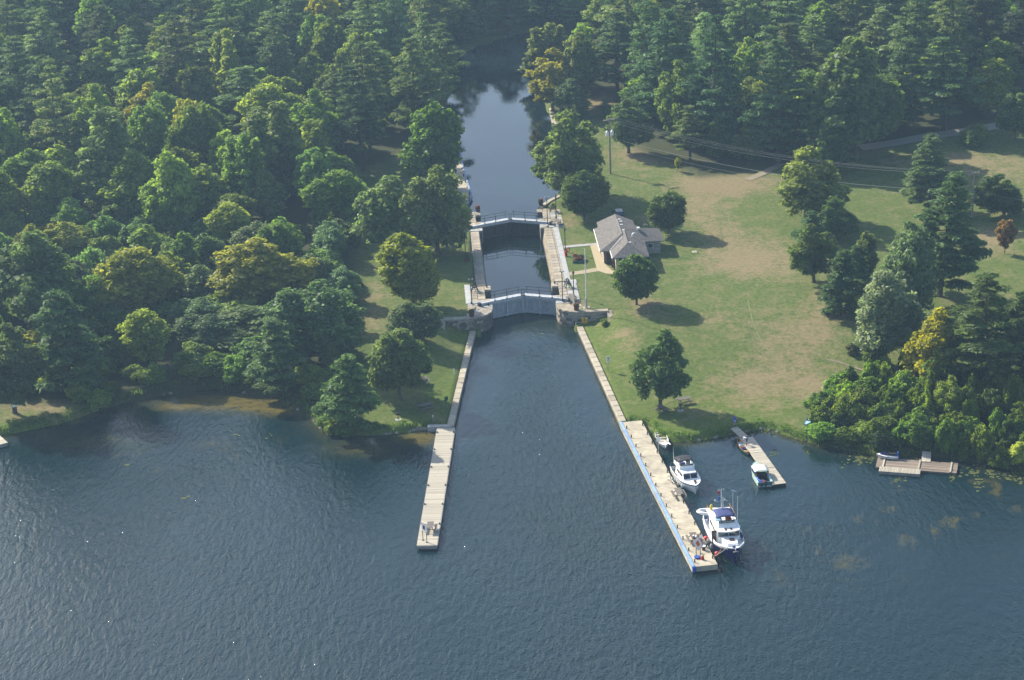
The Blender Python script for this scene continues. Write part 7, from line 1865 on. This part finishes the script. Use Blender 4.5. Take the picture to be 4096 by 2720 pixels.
# ------------------------------------------------------------------ paths round the building
def pave(name, pts_px, matn, dz=0.035):
    P = [at(*p) for p in pts_px]; mb = MB(); n = len(P)
    mb.add([(p.x, p.y, p.z + dz) for p in P], [tuple(range(n))] if False else [tuple(range(n))]); mb.add([(p.x, p.y, p.z - 0.2) for p in P], [])
    mb.f += [(i, i + n, (i + 1) % n + n, (i + 1) % n) for i in range(n)]
    o = mb.build(name, pick(matn)); tag(o, kind='structure'); return o
def pv(name, pts, matn, dz): return pave(name, pts, matn, dz)
_b = lambda x, y: (2350 + x * .15945, 860 + y * .15945)
pv('patio', [_b(70, 765), _b(240, 745), _b(420, 1210), _b(620, 1400), _b(820, 1430), _b(780, 1490), _b(480, 1475), _b(250, 1400), _b(215, 1280)], 'brick_pave', 0.05)
pv('path', [(2254, 984), (2388, 972), (2389, 980), (2256, 992)], 'concrete_grey', 0.045)
pv('path', [(2273, 1090), (2330, 1082), (2392, 1070), (2396, 1085), (2332, 1096), (2276, 1103)], 'brick_pave', 0.045)
def strip(name, pts_px, w, matn, dz=0.04, sub=6):
    P = []
    for i in range(len(pts_px) - 1):
        for k in range(sub):
            f = k / sub; P.append(at(pts_px[i][0] * (1 - f) + pts_px[i + 1][0] * f, pts_px[i][1] * (1 - f) + pts_px[i + 1][1] * f))
    P.append(at(*pts_px[-1])); mb = MB(); secs = []
    for i, p in enumerate(P):
        d = (P[min(i + 1, len(P) - 1)] - P[max(i - 1, 0)]).to_2d(); d.normalize() if d.length else None
        nr = Vector((-d.y, d.x)) * w / 2
        ends = []
        for s in (-1, -0.33, 0.33, 1):
            x, y = p.x + nr.x * s, p.y + nr.y * s; ends.append((x, y, hz(x, y) + dz))
        secs.append(ends)
    mb.loft(secs); o = mb.build(name, pick(matn), smooth=True); tag(o, kind='structure'); return o
strip('road', [(4300, 455), (4060, 490), (3900, 520), (3720, 545), (3560, 575), (3440, 592)], 3.6, 'gravel', 0.07)
strip('track', [(3130, 655), (3060, 690), (2990, 720)], 1.8, 'dirt', 0.06)
strip('path', [(3310, 1438), (3360, 1450), (3440, 1478), (3520, 1502)], 0.5, 'dirt', 0.05)
mat('track_grass', (0.112, 0.118, 0.044), 0.95, 0.25, 2.0, col2=(0.075, 0.09, 0.03), detail=10)
for k, off in enumerate((0, 26)):
    strip('wheel_track', [(2965 + off, 1200), (2985 + off, 1290), (3020 + off, 1370), (3090 + off, 1450)], 0.22, 'track_grass', 0.03)
for k, off in enumerate((0, 34)):
    strip('wheel_track', [(2885 + off, 830), (2878 + off, 900), (2890 + off, 960)], 0.22, 'track_grass', 0.03)

# ------------------------------------------------------------------ parked car behind the building
def car():
    b = at(2474, 868)
    root = empty('parked_car', b, R(96), 'dark parked car on the grass behind the stone building', 'car')
    prof = [(-2.2, 0.45), (-2.25, 0.75), (-2.1, 0.95), (-1.2, 1.0), (1.0, 0.98), (1.9, 0.86), (2.2, 0.70), (2.2, 0.4)]
    mb = MB(); secs = []
    for y, k in ((-0.86, 0.94), (-0.8, 1.0), (0.8, 1.0), (0.86, 0.94)): secs.append([(x, y, 0.28 + (z - 0.28) * k) for x, z in prof] + [(2.1, y, 0.26), (-2.1, y, 0.26)])
    mb.loft(secs, closed=True); mb.build('body', pick('car_paint'), root)
    mb = MB(); cabin(mb, -1.9, 1.0, 0.78, 0.78, 0.96, 1.46, 0.7, 0.45, 0.14); cb = mb.build('cabin', pick('car_paint'), root)
    mb = MB(); cabin(mb, -1.93, 1.03, 0.70, 0.70, 1.0, 1.40, 0.68, 0.44, 0.13); mb.build('windscreen', pick('glass_tint'), cb)
    for sg in (1, -1): mb = MB(); mb.add([(-1.55, sg * 0.79, 1.03), (0.75, sg * 0.79, 1.03), (0.32, sg * 0.68, 1.40), (-1.35, sg * 0.68, 1.40)], [(0, 1, 2, 3)]); mb.build('side_window', pick('glass_dark'), cb)
    for x in (-1.35, 1.35):
        for y in (-0.82, 0.82):
            mb = MB(); mb.tube([(x, y - 0.1, 0.32), (x, y + 0.1, 0.32)], 0.32, 14); w = mb.build('wheel', pick('rubber_black'), root); mb = MB(); mb.tube([(x, y - 0.11, 0.32), (x, y + 0.11, 0.32)], 0.18, 10); mb.build('rim', pick('steel'), w)
    for y in (-0.95, 0.95): mb = MB(); mb.box((0.55, y, 1.05), (0.12, 0.2, 0.14)); mb.build('mirror', pick('car_paint'), root)
    for y in (-0.6, 0.6): mb = MB(); mb.box((2.2, y, 0.65), (0.06, 0.35, 0.14)); mb.build('headlight', pick('gel_white'), root)
    for y in (-0.65, 0.65): mb = MB(); mb.box((-2.24, y, 0.78), (0.06, 0.3, 0.16)); mb.build('tail_light', pick('red'), root)
car()

# ------------------------------------------------------------------ power poles and lines
def power_pole(px, py, top, label, trafo):
    b = at(px, py); h = hpix(b, py - top); root = empty('power_pole', b, R(25), label, 'power pole')
    mb = MB(); mb.tube([(0, 0, -0.5), (0, 0, h)], [0.19, 0.12], 8); mb.build('pole', pick('pole_wood'), root)
    for dy in ((0.0, 0.25) if trafo else (0.0,)):
        mb = MB(); mb.bar((-1.2, dy + 0.1, h - 0.25), (1.2, dy + 0.1, h - 0.25), 0.10, 0.13); mb.build('cross_arm', pick('pole_wood'), root)
    for x in (-1.1, -0.4, 0.4, 1.1): mb = MB(); mb.lathe((x, 0.1, h - 0.2), [(0.05, 0), (0.08, 0.08), (0.04, 0.2)], 8); mb.build('insulator', pick('grey_paint'), root)
    if trafo:
        for x in (-0.55, 0.5): mb = MB(); mb.lathe((x, -0.05, h - 3.3), [(0.22, 0), (0.30, 0.05), (0.30, 0.85), (0.2, 0.95), (0.06, 1.2)], 12); mb.build('transformer', pick('white_paint'), root)
    return b, h
pA, hA = power_pole(2442, 695, 478, 'wooden power pole with two white transformers behind the lock', True)
pB, hB = power_pole(3888, 878, 692, 'wooden power pole with cross arm at the right', False)
def line(name, p0, p1, sag, lb, r=0.015):
    a, b = Vector(p0), Vector(p1); mb = MB(); mb.tube([a.lerp(b, t) - Vector((0, 0, sag * 4 * t * (1 - t))) for t in np.linspace(0, 1, 24)], r, 4)
    o = mb.build(name, pick('wire')); tag(o, lb, 'power line', 'power lines between the poles')
for k, (x, z) in enumerate(((-1.1, 0.0), (0.0, 0.1), (1.1, 0.0))):
    line('power_line', (pA.x + x, pA.y + 0.5 * x, pA.z + hA + z), (pB.x + x, pB.y + 0.5 * x, pB.z + hB + z), 2.4, ('front', 'middle', 'rear')[k] + ' one of the three top wires between the power poles')
line('power_line', (pA.x, pA.y, pA.z + hA - 3.6), (pB.x, pB.y, pB.z + hB - 3.4), 2.2, 'thick lower cable between the power poles', 0.026)
line('power_line', (pA.x, pA.y, pA.z + hA - 4.6), (pB.x, pB.y, pB.z + hB - 4.2), 2.4, 'thin lowest wire between the power poles', 0.018)
line('power_line', (pB.x, pB.y, pB.z + hB), (pB.x + 40, pB.y - 14, pB.z + hB), 1.2, 'wire running off to the right from the right pole', 0.015)
line('power_line', (pB.x, pB.y, pB.z + hB - 3.4), (pB.x + 40, pB.y - 16, pB.z + hB - 3.4), 1.4, 'lower cable running off to the right from the right pole', 0.024)

# ------------------------------------------------------------------ shore growth, lily pads, rocks
def tufts(name, pts, n_each, hgt, spread, col, seed, width=0.07):
    rg = np.random.default_rng(seed); V = []; lv = []
    for (x, y, z) in pts:
        n = n_each
        bx = x + rg.normal(0, spread, n); by = y + rg.normal(0, spread, n); h = hgt * rg.uniform(0.5, 1.3, n); th = rg.uniform(0, 6.28, n)
        ln = rg.normal(0, 0.35, (n, 2)) * h[:, None]
        w = width * rg.uniform(0.6, 1.6, n)
        base = np.stack([bx, by, np.full(n, z)], 1); tip = base + np.stack([ln[:, 0], ln[:, 1], h], 1)
        sd = np.stack([np.cos(th) * w, np.sin(th) * w, np.zeros(n)], 1)
        V.append(np.stack([base - sd, base + sd, tip + sd * 0.25, tip - sd * 0.25], 1)); lv.append(np.repeat(rg.uniform(0.2, 0.9, n), 4))
    V = np.concatenate(V).reshape(-1, 3); lv = np.concatenate(lv)
    me = np_mesh(name, V, np.arange(len(V)).reshape(-1, 4), {'lv': ('POINT', 'FLOAT', lv)}); me.materials.append(LEAF)
    o = link_mesh(name, me); o.color = (*col, 1); tag(o, kind='stuff'); return o
def along_shore(i0, i1, step, inset, seed, jit=0.35):
    rg = np.random.default_rng(seed); out = []
    for i in range(i0, i1):
        a = np.array(shore[i]); b = np.array(shore[i + 1]); L_ = np.linalg.norm(b - a); n = int(L_ / step) + 1
        for k in range(n):
            p = a + (b - a) * (k + rg.random()) / n; d = (b - a) / L_; nr = np.array([-d[1], d[0]])
            q = p + nr * (inset + rg.normal(0, jit)); z = hz(q[0], q[1])
            if z > -0.25 and -95 < q[0] < 95: out.append((q[0], q[1], max(z, 0) - 0.05))
    return out
nL = 15
tufts('shore_grass', along_shore(1, nL, 0.5, 0.75, 1), 22, 0.40, 0.35, (0.075, 0.115, 0.028), 3)
tufts('shore_grass', along_shore(nL + 5, len(shore) - 3, 0.5, 0.6, 2), 20, 0.28, 0.32, (0.075, 0.125, 0.022), 4)
# reeds and sedge by the right bay
tufts('reeds', along_shore(nL + 11, nL + 18, 0.8, 0.0, 5, 0.5), 9, 0.6, 0.3, (0.085, 0.115, 0.035), 6, 0.05)
# lily pads
def pads():
    rg = np.random.default_rng(12); V = []; F_ = []
    spots = [(3085, 1818, 10), (3430, 1835, 14), (3455, 1838, 20), (3590, 1928, 12), (3905, 1875, 18), (3940, 1872, 10), (3870, 1890, 8), (3950, 1890, 9), (3820, 1905, 16), (3910, 1930, 10), (4010, 1895, 24), (4060, 1890, 30), (4085, 1905, 26), (3910, 1952, 5),
             (3385, 1855, 4), (3220, 1812, 4), (1640, 1738, 3), (510, 1860, 3), (740, 1995, 5), (1075, 1742, 3), (930, 1740, 3)]
    for px, py, n in spots:
        c = G(px, py, 0.02)
        for _ in range(n):
            r_ = rg.uniform(0.12, 0.28); x = c.x + rg.normal(0, 0.25 + 0.03 * n); y = c.y + rg.normal(0, 0.35 + 0.03 * n); b = len(V)
            for k in range(8): t = 6.283 * k / 9 + rg.random() * 0.1; V.append((x + r_ * math.cos(t), y + r_ * math.sin(t), 0.02 + 0.001 * rg.random()))
            F_.append(tuple(range(b, b + 8)))
    me = np_mesh('lily_pads', V, F_, {'lv': ('POINT', 'FLOAT', np.repeat(rg.uniform(0.3, 0.9, len(F_)), 8))}); me.materials.append(LEAF)
    o = link_mesh('lily_pads', me); o.color = (0.10, 0.115, 0.035, 1); tag(o, kind='stuff')
pads()
# rocks beside the pier abutment
def rock(px, py, r_, label):
    rg = np.random.default_rng(px); g_ = G(px, py, 0.15); mb = MB(); mb.ball((0, 0, 0), (r_, r_ * 0.7, r_ * 0.55), 10, 6)
    mb.v = [tuple(np.array(v) * (1 + 0.14 * math.sin(5 * v[0] / r_ + px) + 0.10 * math.cos(7 * v[1] / r_ + py))) for v in mb.v]
    o = mb.build('rock', pick('rock'), smooth=True); o.location = (g_.x, g_.y, 0.15); tag(o, label, 'rock', 'rocks at the pier foot')
rock(1680, 1716, 0.75, 'largest mossy rock left of the wooden pier foot'); rock(1655, 1720, 0.4, 'small rock at the far left of the pier foot'); rock(1702, 1716, 0.45, 'rock touching the pier abutment'); rock(1366, 1732, 0.35, 'pale rock below the bushy waterside pine'); rock(1350, 1728, 0.25, 'tiny pale rock below the bushy waterside pine')
rgr = np.random.default_rng(31)
for k in range(26):
    i = int(rgr.choice(list(range(3, 14)) + list(range(nL + 7, nL + 17)))); f = rgr.random(); a = np.array(shore[i]) * (1 - f) + np.array(shore[i + 1]) * f
    qx, qy = proj(a[0], a[1], 0.0)
    if not (0 < qx < 4096): continue
    side_ = 'left' if a[0] < 0 else 'right'
    r_ = rgr.uniform(0.18, 0.42); mb = MB(); mb.ball((0, 0, 0), (r_, r_ * rgr.uniform(0.6, 0.9), r_ * 0.6), 9, 5)
    mb.v = [tuple(np.array(v) * (1 + 0.16 * math.sin(5 * v[0] / r_ + k) + 0.12 * math.cos(7 * v[1] / r_ + k))) for v in mb.v]
    o = mb.build('rock', pick('rock'), smooth=True); o.location = (a[0], a[1], 0.05); o.rotation_euler = (0, 0, k)
    tag(o, f'small wet rock at the water line of the {side_} shore', 'rock', f'small rocks along the {side_} shore')
# bare grey driftwood branches under the left thicket
def branch(px, py, label, seed):
    rg = np.random.default_rng(seed); b = at(px, py); root = empty('dead_branch', b, rg.uniform(0, 6), label, 'branch')
    for k in range(6):
        a = rg.uniform(-0.6, 0.6); mb = MB(); pts = [(0, 0, 0.2)]
        for q in range(5): pts.append((pts[-1][0] + 0.7 * math.cos(a + rg.normal(0, .4)), pts[-1][1] + 0.7 * math.sin(a + rg.normal(0, .4)), pts[-1][2] + rg.uniform(0.05, 0.55)))
        mb.tube(pts, [0.06, 0.05, 0.04, 0.03, 0.02, 0.01], 5); mb.build('limb', pick('bark_pale'), root)
branch(640, 1490, 'bare grey dead branch in the left thicket', 3); branch(700, 1470, 'bare grey dead limb right of the other dead branch', 4)
mb = MB(); a = G(1045, 1535, 0.5); b = G(1090, 1556, 0.3); mb.tube([(a.x, a.y, 0.9), (b.x, b.y, 0.15)], [0.1, 0.05], 6); tag(mb.build('fallen_log', pick('bark_pale')), 'pale fallen log at the edge of the brown shallows', 'log')
# shrubs by the wing walls
bb = at(2420, 1300); plant('shrub', (bb.x, bb.y, bb.z), 1.0, 0.75, 'small bush against the end of the right wing wall', None, (0.075, 0.11, 0.035), 0.0, 0)
for i, (px, py, h_) in enumerate(((1330, 1725, 1.6), (1375, 1738, 1.2), (1300, 1700, 1.5))):
    bb = at(px, py); plant('shrub', (bb.x, bb.y, max(bb.z, 0.2)), h_, 1.2, ('bright green bush at the water below the bushy pine', 'lowest bush at the water below the bushy pine', 'bush at the corner of the left shore')[i], None, (0.09, 0.13, 0.03), i, i)
# manhole covers on the lawn
for px, py, lb in ((2581, 899, 'pale concrete cover on the grass behind the building'), (2778, 1008, 'pale square cover on the lawn right of the building')):
    b = at(px, py); o = empty('ground_cover', b, 0.2, lb, 'cover'); mb = MB(); mb.box((0, 0, 0.03), (0.75, 0.9, 0.1)); mb.build('slab', pick('concrete'), o); mb = MB(); mb.box((0, 0, 0.09), (0.3, 0.08, 0.03)); mb.build('handle', pick('dark_iron'), o)

# ------------------------------------------------------------------ haze: the air between the camera and the far wood
def add_haze():
    mb = MB(); mb.box((0, 980, 62.0), (2860, 2040, 136.0))
    m = bpy.data.materials.new('haze'); m.use_nodes = True
    N = m.node_tree.nodes; L = m.node_tree.links
    N.remove(N['Principled BSDF'])
    v = N.new('ShaderNodeVolumePrincipled')
    v.inputs['Color'].default_value = (0.46, 0.70, 1.0, 1)
    v.inputs['Density'].default_value = 0.00017
    v.inputs['Anisotropy'].default_value = 0.25
    L.new(v.outputs[0], N['Material Output'].inputs['Volume'])
    o = mb.build('haze', m); tag(o, kind='stuff')
    return o
add_haze()
